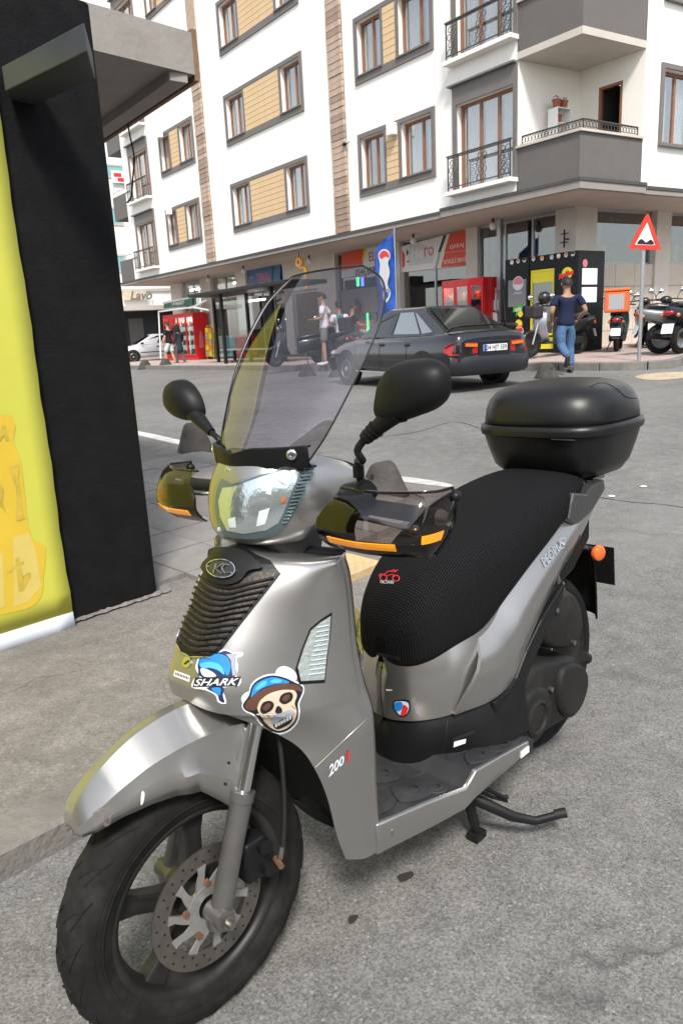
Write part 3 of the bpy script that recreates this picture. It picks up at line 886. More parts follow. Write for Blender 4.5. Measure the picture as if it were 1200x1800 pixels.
def spline_rows(rows, n=5):
    """rows of equal length, interpolated lengthways"""
    cols = [cat([r[j] for r in rows], n) for j in range(len(rows[0]))]
    return [[c[i] for c in cols] for i in range(len(cols[0]))]

# ---- front apron
R_ = [
    [(1.10, 0, .975), (1.09, .065, .962), (1.065, .12, .955), (1.035, .165, .958)],
    [(1.165, 0, .99), (1.15, .07, .972), (1.105, .135, .962), (1.058, .188, .968)],
    [(1.205, 0, .982), (1.19, .07, .965), (1.135, .142, .953), (1.075, .199, .957)],
    [(1.235, 0, .945), (1.22, .072, .930), (1.155, .147, .915), (1.062, .196, .915)],
    [(1.275, 0, .88), (1.26, .077, .865), (1.17, .152, .85), (1.049, .187, .84)],
    [(1.315, 0, .81), (1.30, .084, .795), (1.187, .160, .78), (1.043, .182, .765)],
    [(1.345, 0, .745), (1.327, .092, .73), (1.204, .170, .715), (1.038, .185, .70)],
    [(1.348, 0, .703), (1.322, .097, .692), (1.205, .177, .672), (1.036, .191, .656)]]
def ridge(r, k=.80, o=(.011, .013, 0)):
    c, d = V(r[-2]), V(r[-1]); return list(r[:-1]) + [tuple(c.lerp(d, k) + V(o)), r[-1]]
R_ = [ridge(r) for r in R_]
up = spline_rows([half_row(r) for r in R_], 5)
# roll the outer edge inwards
def rolled(rows):
    out = []
    for r in rows:
        a, b = r[0], r[-1]
        out.append([a + V((-.028, .020, 0)), a + V((-.012, .003, 0))] + r + [b + V((-.012, -.003, 0)), b + V((-.028, -.020, 0))])
    return out
apron_rows = rolled(up)
lip = [p + V((-.02, 0, -.012)) for p in apron_rows[-1]]
apron_b = MB().grid(apron_rows)
c0, c1 = 9 + 2, len(up[0]) - 9 + 2 - 0          # centre part gets a turned-under lip
apron_b.grid([apron_rows[-1][16:-16], [p + V((-.03, 0, -.014)) for p in apron_rows[-1][16:-16]], [p + V((-.09, 0, -.004)) for p in apron_rows[-1][16:-16]]])
Q_ = [
    [(1.322, .097, .692), (1.205, .177, .672), (1.036, .191, .656)],
    [(1.252, .127, .64), (1.15, .190, .622), (1.035, .207, .61)],
    [(1.197, .154, .585), (1.118, .202, .580), (1.038, .213, .575)],
    [(1.174, .174, .53), (1.108, .204, .528), (1.036, .211, .525)],
    [(1.150, .179, .45), (1.095, .202, .45), (1.034, .206, .445)],
    [(1.133, .181, .35), (1.085, .197, .345), (1.031, .201, .34)],
    [(1.113, .181, .282), (1.078, .194, .268), (1.030, .197, .262)]]
Q_ = [ridge(r, .80, (.011, .010 - .008 * min(1, k / 4), 0)) for k, r in enumerate(Q_)]
ql = spline_rows([cat(r, 7) for r in Q_], 5)
ql = [[r[0] + V((-.02, -.03, 0)), r[0] + V((-.006, -.008, 0))] + r + [r[-1] + V((-.012, -.003, 0)), r[-1] + V((-.028, -.02, 0))] for r in ql]
ql[0] = ql[0][:2] + list(up[-1][-22:]) + [up[-1][-1] + V((-.012, -.003, 0)), up[-1][-1] + V((-.028, -.020, 0))]
apron_b.grid(ql); apron_b.grid([[mir(p) for p in r] for r in ql])
# join strip between the lip row and the flanks
# remap so the flank starts where the lip ends
apron = part(apron_b, 'front_apron', 'paint', smooth=50, weld=.0004)
TREE_APRON = BVHTree.FromPolygons([V(p) for p in apron_b.v], apron_b.f)
# inner leg shield and inner wheel arch
b = MB()
rows = []
for r in up[4:]:
    L_, Rr = r[-1], r[0]
    rows.append([Rr + V((-.03, .02, 0)), V((Rr.x - .005, Rr.y * .55, Rr.z)), V((Rr.x + .02, 0, Rr.z)), V((L_.x - .005, L_.y * .55, L_.z)), L_ + V((-.03, -.02, 0))])
for r in ql[3:]:
    p = r[-3]
    rows.append([V((p.x - .03, -p.y + .02, p.z)), V((p.x - .005, -p.y * .55, p.z)), V((p.x + .01, 0, p.z)), V((p.x - .005, p.y * .55, p.z)), V((p.x - .03, p.y - .02, p.z))])
part(b.grid([cat(r, 4) for r in rows]), 'inner_leg_shield', 'matt_plastic', smooth=50)
b = MB(); rows = []
for r in ql[2:]:
    p = r[0]
    rows.append(cat([V((p.x, -p.y, p.z)), V((p.x - .05, -p.y * .6, p.z)), V((p.x - .065, 0, p.z)), V((p.x - .05, p.y * .6, p.z)), V((p.x, p.y, p.z))], 4))
part(b.grid(rows), 'inner_wheel_arch', 'matt_plastic', smooth=60)

# ---- things laid on a curved panel: traced outlines dropped on the panel itself
from mathutils.geometry import delaunay_2d_cdt
def hit(tree, u, v, off):
    d = (SMI.to_3x3() @ ray(u, v)).normalized()
    h, n, i, dist = tree.ray_cast(CAML, d)
    if h is None:
        # follow the nearest place on the panel
        best = None
        for k in range(60):
            p = CAML + d * (.6 + k * .03)
            q = tree.find_nearest(p)
            if best is None or q[3] < best[0]: best = (q[3], q[0], q[1])
        h, n = best[1], best[2]
    if n.dot(d) > 0: n = -n
    return h + n * off
def decal_mb(poly, tree, off, step=7.0, thick=0.0):
    P = [V((p[0], p[1])) for p in poly]
    bd = []
    for i in range(len(P)):
        a, c = P[i], P[(i + 1) % len(P)]
        n = max(1, int((c - a).length / step))
        bd += [a.lerp(c, k / n) for k in range(n)]
    xs_ = [p.x for p in bd]; ys_ = [p.y for p in bd]
    pts = list(bd)
    def ins(x, y):
        r = False
        for i in range(len(P)):
            a, c = P[i], P[(i + 1) % len(P)]
            if (a.y > y) != (c.y > y) and x < (c.x - a.x) * (y - a.y) / (c.y - a.y) + a.x: r = not r
        return r
    x = min(xs_)
    while x < max(xs_):
        y = min(ys_)
        while y < max(ys_):
            if ins(x, y) and min((q - V((x, y))).length for q in bd) > step * .45: pts.append(V((x, y)))
            y += step
        x += step
    ed = [(i, (i + 1) % len(bd)) for i in range(len(bd))]
    vo, eo, fo, *_r = delaunay_2d_cdt(pts, ed, [list(range(len(bd)))], 1, 1e-5)
    b = MB()
    top = [hit(tree, q.x, q.y, off) for q in vo]
    b.add(top, [tuple(f) for f in fo])
    if thick:
        k = len(bd)
        low = [hit(tree, q.x, q.y, off - thick) for q in bd]
        tp = [hit(tree, q.x, q.y, off) for q in bd]
        b.grid([tp, low], close_u=True)
    return b
def decal(name, m, poly, tree, parent, off=.0015, step=7, thick=0.0, smooth=None, both=False):
    b = decal_mb(poly, tree, off, step, thick)
    o = part(b, name, m, parent, smooth=smooth)
    if both: part(mirror_mb(b), name, m, parent, smooth=smooth)
    return o
def line_on(tree, pts, r, off, n=14, seg=6, flat=None):
    q = resample([V((p[0], p[1], 0)) for p in pts], n)
    return MB().tube([hit(tree, p.x, p.y, off) for p in q], r, seg, flat=flat)
def cp(pts, n=5, closed=True): return [(p.x, p.y) for p in cat([(a, b_, 0) for a, b_ in pts], n, closed)]

# grille
mat('grille_mesh', (.055, .046, .038), .5, metal=.5, var=.8, vscale=130)
GR = [(361, 985), (350, 1012), (337, 1058), (322, 1108), (319, 1128), (326, 1141), (340, 1148), (368, 1149), (382, 1140), (404, 1112), (432, 1076), (458, 1043), (486, 1008), (470, 992), (450, 984), (432, 974), (415, 969), (395, 971), (375, 976)]
bor = [(358, 980), (346, 1012), (332, 1058), (317, 1108), (313, 1131), (322, 1146), (338, 1154), (370, 1155), (387, 1145), (409, 1116), (437, 1080), (463, 1047), (494, 1008), (474, 986), (452, 977), (434, 966), (415, 961), (393, 964), (372, 969)]
grille = decal('grille', 'black_plastic', bor, TREE_APRON, sc, .003, 8, .004)
decal('grille_mesh', 'grille_mesh', [p for p in GR[1:13]] + [(452, 1006), (430, 1018), (395, 1024), (366, 1008)], TREE_APRON, grille, .0045, 8)
grille_edge = part(line_on(TREE_APRON, [(357, 982), (345, 1014), (331, 1060), (316, 1110), (313, 1131), (322, 1147), (338, 1155), (372, 1156)], .0022, .004, 40), 'grille_trim', 'chrome', grille, smooth=60)
for k in range(12):
    t = k / 11
    yl = 1010 + 118 * t; yr = 1012 + 128 * t
    xl = 349 - 31 * t; xr = 481 - 99 * t
    ym = yl + 24 - 8 * t
    mid = [(xl, yl), (xl + (xr - xl) * .22, yl + (ym - yl) * .8), (xl + (xr - xl) * .45, ym + 1), (xl + (xr - xl) * .7, (ym * .55 + yr * .45) + 2), (xr, yr + 4)]
    q = cp(mid, 6, False)
    part(line_on(TREE_APRON, q, .0028, .0075, 22, 6, .8), 'grille_slat', 'black_plastic', grille, smooth=60)
# badge surround and oval badge
decal('badge_surround', 'black_plastic', cp([(359, 984), (375, 972), (400, 968), (425, 972), (446, 985), (462, 1000), (440, 1006), (424, 1024), (398, 1030), (374, 1018), (362, 1002)], 4), TREE_APRON, grille, .013, 8, .01, smooth=60)
mat('badge_dark', (.03, .032, .034), .15, metal=.6, coat=1.0)
def oval(cx, cy, rx, ry, rot=0, n=28): return [(cx + rx * cos(t) * cos(rot) - ry * sin(t) * sin(rot), cy + rx * cos(t) * sin(rot) + ry * sin(t) * cos(rot)) for t in [2 * pi * i / n for i in range(n)]]
badge = decal('badge', 'badge_dark', oval(398, 1004, 23, 16, .1), TREE_APRON, grille, .0165, 6, .004)
part(line_on(TREE_APRON, oval(398, 1004, 22, 15.5, .1) + [oval(398, 1004, 22, 15.5, .1)[0]], .0016, .018, 40), 'badge_ring', 'chrome', badge, smooth=60)
kl = MB()
for q in ([(386, 1012), (391, 996)], [(403, 995), (389, 1004), (400, 1013)], [(412, 998), (405, 996), (399, 1003), (404, 1012), (412, 1010)]):
    l_ = line_on(TREE_APRON, q, .0019, .0185, 10); kl.add(l_.v, l_.f)
part(kl, 'badge_letters', 'steel', badge)
# small chrome emblem and number sticker under the grille
em = decal('emblem', 'chrome', oval(330, 1164, 7.5, 10, .3, 14), TREE_APRON, sc, .003, 5, .003)
decal('emblem_bar', 'badge_dark', [(326, 1166), (334, 1160), (335, 1163), (327, 1169)], TREE_APRON, em, .0042, 5)
mat('sticker_white', (.78, .78, .77), .4); mat('ink_black', (.012, .012, .014), .4); mat('ink_navy', (.01, .025, .09), .4); mat('ink_blue', (.015, .22, .62), .4)
mat('ink_sky', (.08, .42, .80), .4); mat('ink_grey', (.33, .35, .38), .4); mat('ink_bone', (.60, .47, .35), .45); mat('ink_brown', (.10, .045, .03), .45); mat('ink_red', (.62, .03, .03), .4)
mat('ink_pale', (.62, .66, .70), .4); mat('ink_orange', (.75, .22, .02), .4); mat('ink_yellow', (.85, .62, .02), .4); mat('ink_green', (.04, .38, .05), .4)
num = decal('number_sticker', 'sticker_white', [(308, 1178), (335, 1188), (334, 1199), (306, 1188)], TREE_APRON, sc, .0012, 6)
nb = MB()
for i in range(9):
    x = 310 + i * 2.7; y = 1181.5 + i * 1.0
    l_ = decal_mb([(x, y), (x + 1.5, y + .5), (x + 1.2, y + 5.2), (x - .3, y + 4.7)], TREE_APRON, .0018, 5); nb.add(l_.v, l_.f)
part(nb, 'number_print', 'ink_black', num)
def flat_text(txt, quad_px, tree, off, name, m, parent, size=1.0, shear=0.0, bold=0.0):
    """lettering fitted into a pixel quad (top-left, top-right, bottom-right, bottom-left) and laid on the panel"""
    vs_, fs_ = text_geo(txt, 1.0, 0.0, 'LEFT', shear, bold)
    xs_ = [p[0] for p in vs_]; zs_ = [p[2] for p in vs_]
    x0, x1, z0, z1 = min(xs_), max(xs_), min(zs_), max(zs_)
    q = [V((a, b_)) for a, b_ in quad_px]
    out = []
    for p in vs_:
        s_ = (p[0] - x0) / (x1 - x0); t_ = (z1 - p[2]) / (z1 - z0)
        w = q[0].lerp(q[1], s_).lerp(q[3].lerp(q[2], s_), t_)
        out.append(hit(tree, w.x, w.y, off))
    return part(MB().add(out, fs_), name, m, parent)
# shark sticker
o1 = cp([(346, 1166), (352, 1154), (366, 1147), (385, 1144), (398, 1141), (410, 1147), (425, 1146), (427, 1152), (416, 1158), (419, 1172), (416, 1189), (424, 1192), (419, 1206), (392, 1209), (395, 1222), (398, 1236), (384, 1234), (379, 1222), (362, 1213), (338, 1208), (343, 1192), (352, 1190), (345, 1176)], 3)
shark = decal('shark_sticker', 'sticker_white', o1, TREE_APRON, sc, .0013, 6)
decal('sticker_print', 'ink_navy', cp([(349, 1167), (354, 1156), (368, 1150), (386, 1147), (397, 1144), (412, 1152), (414, 1172), (411, 1190), (356, 1190), (350, 1178)], 3), TREE_APRON, shark, .0020, 6)
decal('sticker_print', 'ink_blue', cp([(351, 1165), (358, 1156), (372, 1151), (390, 1150), (402, 1158), (406, 1174), (400, 1188), (392, 1176), (380, 1169), (366, 1168), (356, 1172)], 3), TREE_APRON, shark, .0026, 6)
decal('sticker_print', 'ink_sky', cp([(353, 1168), (362, 1164), (376, 1164), (390, 1171), (395, 1186), (384, 1178), (370, 1174), (358, 1175)], 3), TREE_APRON, shark, .0031, 6)
decal('sticker_print', 'ink_grey', [(398, 1150), (421, 1148), (413, 1155), (415, 1186), (409, 1188), (406, 1160)], TREE_APRON, shark, .0026, 6)
decal('sticker_print', 'ink_pale', cp([(354, 1176), (364, 1176), (376, 1182), (380, 1189), (360, 1189)], 3), TREE_APRON, shark, .0029, 6)
decal('sticker_print', 'ink_navy', cp([(364, 1209), (392, 1207), (392, 1222), (395, 1234), (386, 1231), (382, 1220)], 3), TREE_APRON, shark, .0020, 6)
decal('sticker_print', 'ink_blue', cp([(372, 1210), (388, 1209), (387, 1222), (384, 1220)], 3), TREE_APRON, shark, .0025, 6)
decal('sticker_print', 'ink_black', [(341, 1207), (345, 1191), (424, 1189), (417, 1206)], TREE_APRON, shark, .0032, 6)
flat_text('SHARK', [(347, 1193.5), (421, 1191.5), (415, 1204), (343, 1205.5)], TREE_APRON, .0038, 'sticker_lettering', 'ink_pale', shark, bold=.02, shear=.15)
# skull sticker
o2 = cp([(436, 1222), (441, 1203), (456, 1190), (478, 1184), (500, 1188), (520, 1197), (532, 1204), (534, 1216), (526, 1236), (527, 1252), (523, 1270), (506, 1286), (484, 1290), (460, 1276), (446, 1258), (430, 1250), (425, 1238)], 3)
skull = decal('skull_sticker', 'ink_pale', o2, TREE_APRON, sc, .0013, 6)
for q in ([(484, 1187), (486, 1177), (495, 1171), (508, 1173), (519, 1182), (521, 1194), (510, 1196), (496, 1190)], [(426, 1236), (424, 1226), (432, 1217), (440, 1216), (442, 1226), (436, 1240), (430, 1248)]):
    decal('sticker_smoke', 'ink_pale', cp(q, 3), TREE_APRON, skull, .0012, 6)
def spr(m, pts, off, st_=5): decal('sticker_print', m, cp(pts, 3), TREE_APRON, skull, off, st_)
spr('ink_black', [(437, 1223), (443, 1205), (457, 1193), (478, 1187), (500, 1191), (519, 1200), (531, 1207), (531, 1217), (523, 1236), (524, 1251), (520, 1268), (505, 1283), (485, 1287), (463, 1274), (449, 1256), (432, 1248), (427, 1238)], .0018, 6)
spr('ink_bone', [(452, 1236), (466, 1221), (488, 1212), (514, 1212), (521, 1222), (517, 1236), (521, 1250), (517, 1266), (503, 1279), (487, 1283), (470, 1273), (459, 1258), (453, 1248)], .0023, 6)
spr('ink_brown', [(430, 1240), (440, 1226), (462, 1211), (490, 1202), (516, 1202), (529, 1208), (529, 1216), (520, 1213), (496, 1212), (472, 1219), (456, 1232), (450, 1246), (436, 1247)], .0028, 6)
spr('ink_blue', [(441, 1222), (446, 1206), (459, 1196), (478, 1190), (498, 1194), (508, 1200), (484, 1202), (460, 1210), (442, 1224)], .0032, 6)
spr('ink_sky', [(448, 1213), (455, 1202), (466, 1196), (468, 1202), (458, 1209)], .0036)
spr('ink_sky', [(474, 1199), (482, 1193), (494, 1195), (490, 1200)], .0036)
for e in ([(457, 1245), (462, 1234), (474, 1231), (481, 1237), (477, 1247), (466, 1253), (459, 1252)], [(490, 1231), (495, 1220), (508, 1216), (514, 1221), (511, 1231), (499, 1237)], [(483, 1250), (487, 1240), (494, 1244), (495, 1251), (488, 1253)]):
    spr('ink_black', e, .0033)
for e in ([(461, 1244), (466, 1237), (474, 1235), (475, 1241), (467, 1248)], [(495, 1229), (499, 1222), (507, 1220), (508, 1226), (501, 1232)]):
    spr('ink_brown', e, .0037)
spr('ink_grey', [(476, 1266), (482, 1256), (494, 1252), (508, 1247), (517, 1251), (510, 1257), (494, 1262), (484, 1270)], .0037)
spr('ink_black', [(480, 1272), (492, 1263), (510, 1257), (514, 1260), (508, 1270), (488, 1280)], .0033)
for i in range(6):
    x = 483 + i * 4.9; y = 1273 - i * 2.7
    decal('sticker_print', 'ink_pale', [(x, y - 3), (x + 4.0, y - 5), (x + 4.2, y + 1.4), (x + .4, y + 3.2)], TREE_APRON, skull, .0041, 5)
for l_ in ([(455, 1262), (464, 1268), (470, 1272)], [(512, 1240), (518, 1246)], [(470, 1256), (478, 1262)]):
    part(line_on(TREE_APRON, l_, .0007, .0026, 6, 4), 'sticker_line', 'ink_brown', skull)
# front turn signals (clear, with a bright reflector) on both flanks
tsp = [(583, 1076), (564, 1088), (545, 1104), (531, 1138), (519, 1176), (525, 1203), (570, 1200), (574, 1160), (580, 1116)]
decal('signal_bezel', 'black_plastic', tsp, TREE_APRON, sc, .002, 9, .003, both=True)
def shrink(poly, k):
    cx = sum(p[0] for p in poly) / len(poly); cy = sum(p[1] for p in poly) / len(poly)
    return [(cx + (p[0] - cx) * k, cy + (p[1] - cy) * k) for p in poly]
sig = decal('turn_signal', 'signal_silver', shrink(tsp, .9), TREE_APRON, sc, .0035, 9, .002, both=True)
for i in range(11):
    t = (i + .5) / 11
    ya = 1098 + 92 * t; xa = 551 - 18 * t; xb = 577 - 9 * t
    b = line_on(TREE_APRON, [(xa + 6, ya), (xb, ya - 4)], .0016, .0045, 6, 5)
    part(b, 'signal_rib', 'ink_pale', sig)
decal('signal_lens', 'clear_lens', shrink(tsp, .93), TREE_APRON, sc, .008, 9, .005, smooth=60, both=True)
# 200i lettering, vents and bolt on the lower flank
flat_text('200', [(576, 1346), (603, 1326), (605, 1340), (577, 1366)], TREE_APRON, .0025, 'model_lettering', 'ink_pale', sc, bold=.03, shear=.2)
flat_text('i', [(606, 1324), (614, 1318), (616, 1332), (608, 1340)], TREE_APRON, .0025, 'model_lettering', 'ink_red', sc, bold=.04, shear=.2)
for p in ([(568, 1413), (575, 1418), (575, 1421), (568, 1417)], [(567, 1436), (583, 1446), (584, 1450), (568, 1441)]):
    decal('vent_slot', 'rubber', p, TREE_APRON, sc, .0015, 6)
# crease moulding running down the flank
part(line_on(TREE_APRON, [(645, 1264), (615, 1292), (590, 1316), (555, 1349)], .0022, -.001, 24, 8), 'flank_crease', 'paint', smooth=60)

# ---- front mudguard
fr = [  # x, crown z, half width, edge z, facet drop
    (1.614, .560, .016, .550, .004), (1.606, .583, .038, .549, .012), (1.585, .612, .055, .556, .024), (1.54, .650, .067, .567, .036), (1.48, .680, .073, .567, .044),
    (1.43, .693, .076, .560, .048), (1.405, .697, .077, .554, .049), (1.385, .699, .078, .550, .050), (1.372, .700, .079, .537, .050), (1.34, .700, .081, .503, .050), (1.305, .698, .083, .460, .050), (1.296, .697, .083, .462, .050), (1.280, .694, .083, .540, .050), (1.262, .690, .083, .635, .050)]
cols_ = []
stn = []
for x, zc, w, ze, dp in fr:
    h_ = zc - ze
    c = [V((x, 0, zc)), V((x, w * .16, zc - .0015)), V((x, w * .90, zc - dp)), V((x, w * .98, zc - dp - (h_ - dp) * .42)), V((x, w * (1.10 if x < 1.41 else 1.02), zc - dp - (h_ - dp) * .60)), V((x, w * (1.08 if x < 1.41 else 1.0), ze))]
    stn.append([mir(p) for p in reversed(c[1:])] + c)
nc = len(stn[0])
for j in range(nc):
    P_ = [r[j] for r in stn]
    if j in (0, nc - 1): cols_.append([P_[i].lerp(P_[i + 1], t / 4) for i in range(len(P_) - 1) for t in range(4)] + [P_[-1]])
    else: cols_.append(cat(P_, 4))
rows = [[c_[i] for c_ in cols_] for i in range(len(cols_[0]))]
fender_b = MB().grid(rows)
fender = part(fender_b, 'front_mudguard', 'paint_fender', None, SMW, smooth=22, solid=.004)
TREE_FENDER = BVHTree.FromPolygons([STM @ V(p) for p in fender_b.v], fender_b.f)
decal('chip', 'sticker_white', cp([(249, 1392), (254, 1394), (252, 1410), (247, 1414)], 3), TREE_FENDER, fender, .001, 5)
for p in ((396, 1378), (402, 1341)): decal('bolt_hole', 'rubber', oval(p[0], p[1], 3, 3, 0, 8), TREE_FENDER, fender, .001, 5)
mat('scuff', (.13, .12, .11), .8, var=.5, vscale=80)
decal('scuff', 'scuff', cp([(163, 1432), (176, 1420), (190, 1417), (196, 1428), (194, 1448), (184, 1452), (178, 1438)], 3), TREE_FENDER, fender, .0008, 5)

# ---- wheels
def wheel(cx, cz, R, w, fr, nsp=5, a0=0.0, yoff=0.0):
    ax = (cx, yoff, cz)
    t = MB().lathe([(R - .088, -w * .36), (R - .08, -w * .44), (R - .05, -w * .5), (R - .024, -w * .47), (R - .009, -w * .33), (R - .002, -w * .15), (R, 0), (R - .002, w * .15), (R - .009, w * .33), (R - .024, w * .47), (R - .05, w * .5), (R - .08, w * .44), (R - .088, w * .36)], ax, (0, 1, 0), 72)
    ty = part(t, 'tyre', 'tyre', None, fr, smooth=60)
    def tp(ang, s, lift=.0006):          # point on the tread: s in -1..1 across
        prof = [(R - .05, .5), (R - .024, .47), (R - .009, .33), (R - .002, .15), (R, 0)]
        a = abs(s); y = a * .49
        rr = lerp_tab(y, [q[1] for q in reversed(prof)], [q[0] for q in reversed(prof)])
        return V((cx + (rr + lift) * cos(ang), yoff + (1 if s > 0 else -1) * y * w, cz + (rr + lift) * sin(ang)))
    g = MB(); n = 22
    for i in range(n):
        th = 2 * pi * i / n
        for sd in (-1, 1):
            o = .5 * pi / n if sd > 0 else 0
            for path in ([(0.0, .08), (.09, .45), (.13, .8), (.20, .93)], [(.13, .8), (.03, .62), (-.02, .5)], [(.17, .15), (.10, .42)]):
                pts = [tp(th + o + a, sd * s) for a, s in path]
                q = resample(pts, 5)
                g.tube(q, .0032, 4, flat=.35)
    gr = part(g, 'tread_pattern', 'tread_line', ty, fr); gr['kind'] = 'stuff'
    ring = MB()
    for sd in (-1, 1):
        for rr, yy in ((R - .062, .505), (R - .045, .503)): ring.lathe([(rr, sd * w * yy), (rr + .002, sd * w * (yy + .008)), (rr + .004, sd * w * yy)], ax, (0, 1, 0), 60)
    part(ring, 'sidewall_ring', 'tyre', ty, fr, smooth=60)
    Rr = R - .082
    rim = MB().lathe([(Rr + .004, -w * .40), (Rr - .004, -w * .42), (Rr - .014, -w * .38), (Rr - .020, -w * .28), (Rr - .028, 0), (Rr - .020, w * .28), (Rr - .014, w * .38), (Rr - .004, w * .42), (Rr + .004, w * .40)], ax, (0, 1, 0), 60)
    rm = part(rim, 'rim', 'wheel_black', None, fr, smooth=40)
    for k in range(nsp):
        a = a0 + 2 * pi * k / nsp
        for da in (0.0,):
            b = MB()
            dr = V((cos(a), 0, sin(a))); tn = V((-sin(a), 0, cos(a))); yv = V((0, 1, 0)); c = V(ax)
            rings = []
            for rr, off, hw, hy in ((.035, 0, .022, .022), (.09, 0, .0185, .019), (.14, 0, .0195, .017), (Rr - .018, 0, .027, .018)):
                p = c + dr * rr + tn * off
                rings.append([p + tn * hw + yv * hy, p - tn * hw + yv * hy, p - tn * hw - yv * hy, p + tn * hw - yv * hy])
            b.loft(rings); so_ = part(b, 'spoke', 'wheel_black', rm, fr, bevel=.004)
            for ys in (1, -1):
                cA = c + dr * .06 + yv * .0205 * ys; cB = c + dr * (Rr - .045) + yv * .0172 * ys
                part(MB().add([cA - tn * .006, cA + tn * .006, cB + tn * .009, cB - tn * .009], [(0, 1, 2, 3)]), 'spoke_groove', 'rubber', so_, fr)
    part(MB().lathe([(.001, -.05), (.04, -.05), (.045, -.03), (.05, 0), (.045, .03), (.04, .05), (.001, .05)], ax, (0, 1, 0), 28), 'hub', 'wheel_black', rm, fr, smooth=40)
    return ty, rm
FZ = .283
wheel(WB, FZ, .283, .102, SMW, 5, radians(23))
wheel(0, .298, .298, .122, SM, 5, radians(10))
# brake disc, carrier, bolts
yd = .062
prof = [(.092, yd - .002), (.130, yd - .002), (.130, yd + .002), (.092, yd + .002)]
dm = part(MB().lathe(prof, (WB, 0, FZ), (0, 1, 0), 60, closed=True), 'brake_disc', 'disc_steel', None, SMW, smooth=30)
hb = MB()
for k in range(24):
    for rr in (.103, .119):
        a = 2 * pi * (k + (.5 if rr > .11 else 0)) / 24
        hb.cyl((WB + rr * cos(a), yd + .0021, FZ + rr * sin(a)), (WB + rr * cos(a), yd + .0026, FZ + rr * sin(a)), .0028, 8)
part(hb, 'disc_holes', 'rubber', dm, SMW)['kind'] = 'stuff'
for k in range(10):
    a = 2 * pi * k / 10; b = MB(); rings = []
    for rr, da, hw in ((.045, 0, .014), (.065, .12, .009), (.08, .22, .007), (.095, .25, .010)):
        c = V((WB + rr * cos(a + da), yd + .004, FZ + rr * sin(a + da))); tn = V((-sin(a + da), 0, cos(a + da)))
        rings.append([c + tn * hw, c - tn * hw, c - tn * hw + V((0, -.005, 0)), c + tn * hw + V((0, -.005, 0))])
    part(b.loft(rings), 'disc_carrier_arm', 'carrier', dm, SMW)
part(MB().lathe([(.026, yd - .004), (.05, yd - .004), (.05, yd + .005), (.026, yd + .005)], (WB, 0, FZ), (0, 1, 0), 40, closed=True), 'disc_carrier', 'carrier', dm, SMW, smooth=30)
for k in range(5):
    a = 2 * pi * k / 5 + .3
    part(MB().cyl((WB + .058 * cos(a), yd + .003, FZ + .058 * sin(a)), (WB + .058 * cos(a), yd + .010, FZ + .058 * sin(a)), .0075, 6), 'carrier_bolt', 'rust', dm, SMW)
# fork
for s in (1, -1):
    y = .094 * s
    fk = part(MB().tube([(1.384, y, .262), (1.376, y, .30), (1.318, y, .455), (1.302, y, .497)], [.022, .0225, .0225, .024], 18).tube([(1.304, y, .494), (1.297, y, .512)], [.0265, .0265], 18), 'fork_slider', 'fork_paint', None, SMW, smooth=50)
    part(MB().tube([(1.297, y, .508), (1.235, y, .672), (1.21, y, .74)], .0165, 16), 'fork_tube', 'chrome', None, SMW, smooth=60)
    part(MB().tube([(1.389, y, .262), (1.392, y, .288)], [.026, .024], 12).cyl((WB, y - .022 * s, FZ - .002), (WB, y + .03 * s, FZ - .002), .0215, 20), 'axle_clamp', 'fork_paint', fk, SMW, smooth=40)
    part(MB().cyl((WB, y + .028 * s, FZ - .002), (WB, y + .042 * s, FZ - .002), .0145, 6).cyl((WB, y + .04 * s, FZ - .002), (WB, y + .052 * s, FZ - .002), .008, 10), 'axle_nut', 'steel', fk, SMW)
# caliper and hose
cal = MB().cbox((1.285, .075, .345), (.062, .052, .095), ).cbox((1.262, .088, .33), (.04, .03, .07))
calo = part(cal, 'brake_caliper', 'black_plastic', None, SMW, bevel=.012, bseg=3)
for p in ((1.268, .10, .372), (1.262, .10, .318)): part(MB().cyl(p, (p[0], p[1] + .012, p[2]), .017, 14), 'caliper_piston', 'black_plastic', calo, SMW, smooth=40)
part(MB().cyl((1.245, .107, .332), (1.252, .135, .329), .007, 6), 'banjo_bolt', 'rust', calo, SMW)
part(MB().tube(cat([(1.243, .118, .335), (1.232, .122, .37), (1.216, .118, .45), (1.205, .11, .55), (1.195, .09, .64), (1.18, .06, .70)], 6), .0052, 8), 'brake_hose', 'rubber', None, SMW, smooth=60)
part(MB().tube([(1.243, .118, .335), (1.236, .121, .362)], .0068, 8), 'hose_sleeve', 'steel', None, SMW, smooth=60)

# ---- handlebar fairing, headlight
H_ = [
    [(1.145, 0, 1.182), (1.125, .07, 1.18), (1.06, .112, 1.168), (.965, .122, 1.135), (.925, .11, 1.105)],
    [(1.180, 0, 1.150), (1.160, .078, 1.148), (1.088, .126, 1.140), (.965, .145, 1.112), (.915, .132, 1.088)],
    [(1.202, 0, 1.09), (1.182, .085, 1.088), (1.10, .136, 1.082), (1.01, .152, 1.080), (.985, .142, 1.078)],
    [(1.208, 0, 1.03), (1.185, .082, 1.028), (1.115, .128, 1.026), (1.075, .138, 1.030), (1.055, .128, 1.032)],
    [(1.196, 0, 1.000), (1.172, .072, .998), (1.11, .110, .996), (1.085, .114, 1.000), (1.065, .106, 1.004)],
    [(1.165, 0, .988), (1.145, .055, .988), (1.10, .085, .988), (1.08, .088, .990), (1.06, .085, .992)]]
hr = spline_rows([half_row(r, 6) for r in H_], 5)
head_b = MB().grid(hr)
head = part(head_b, 'handlebar_fairing', 'paint', smooth=50)
TREE_HEAD = BVHTree.FromPolygons([V(p) for p in head_b.v], head_b.f)
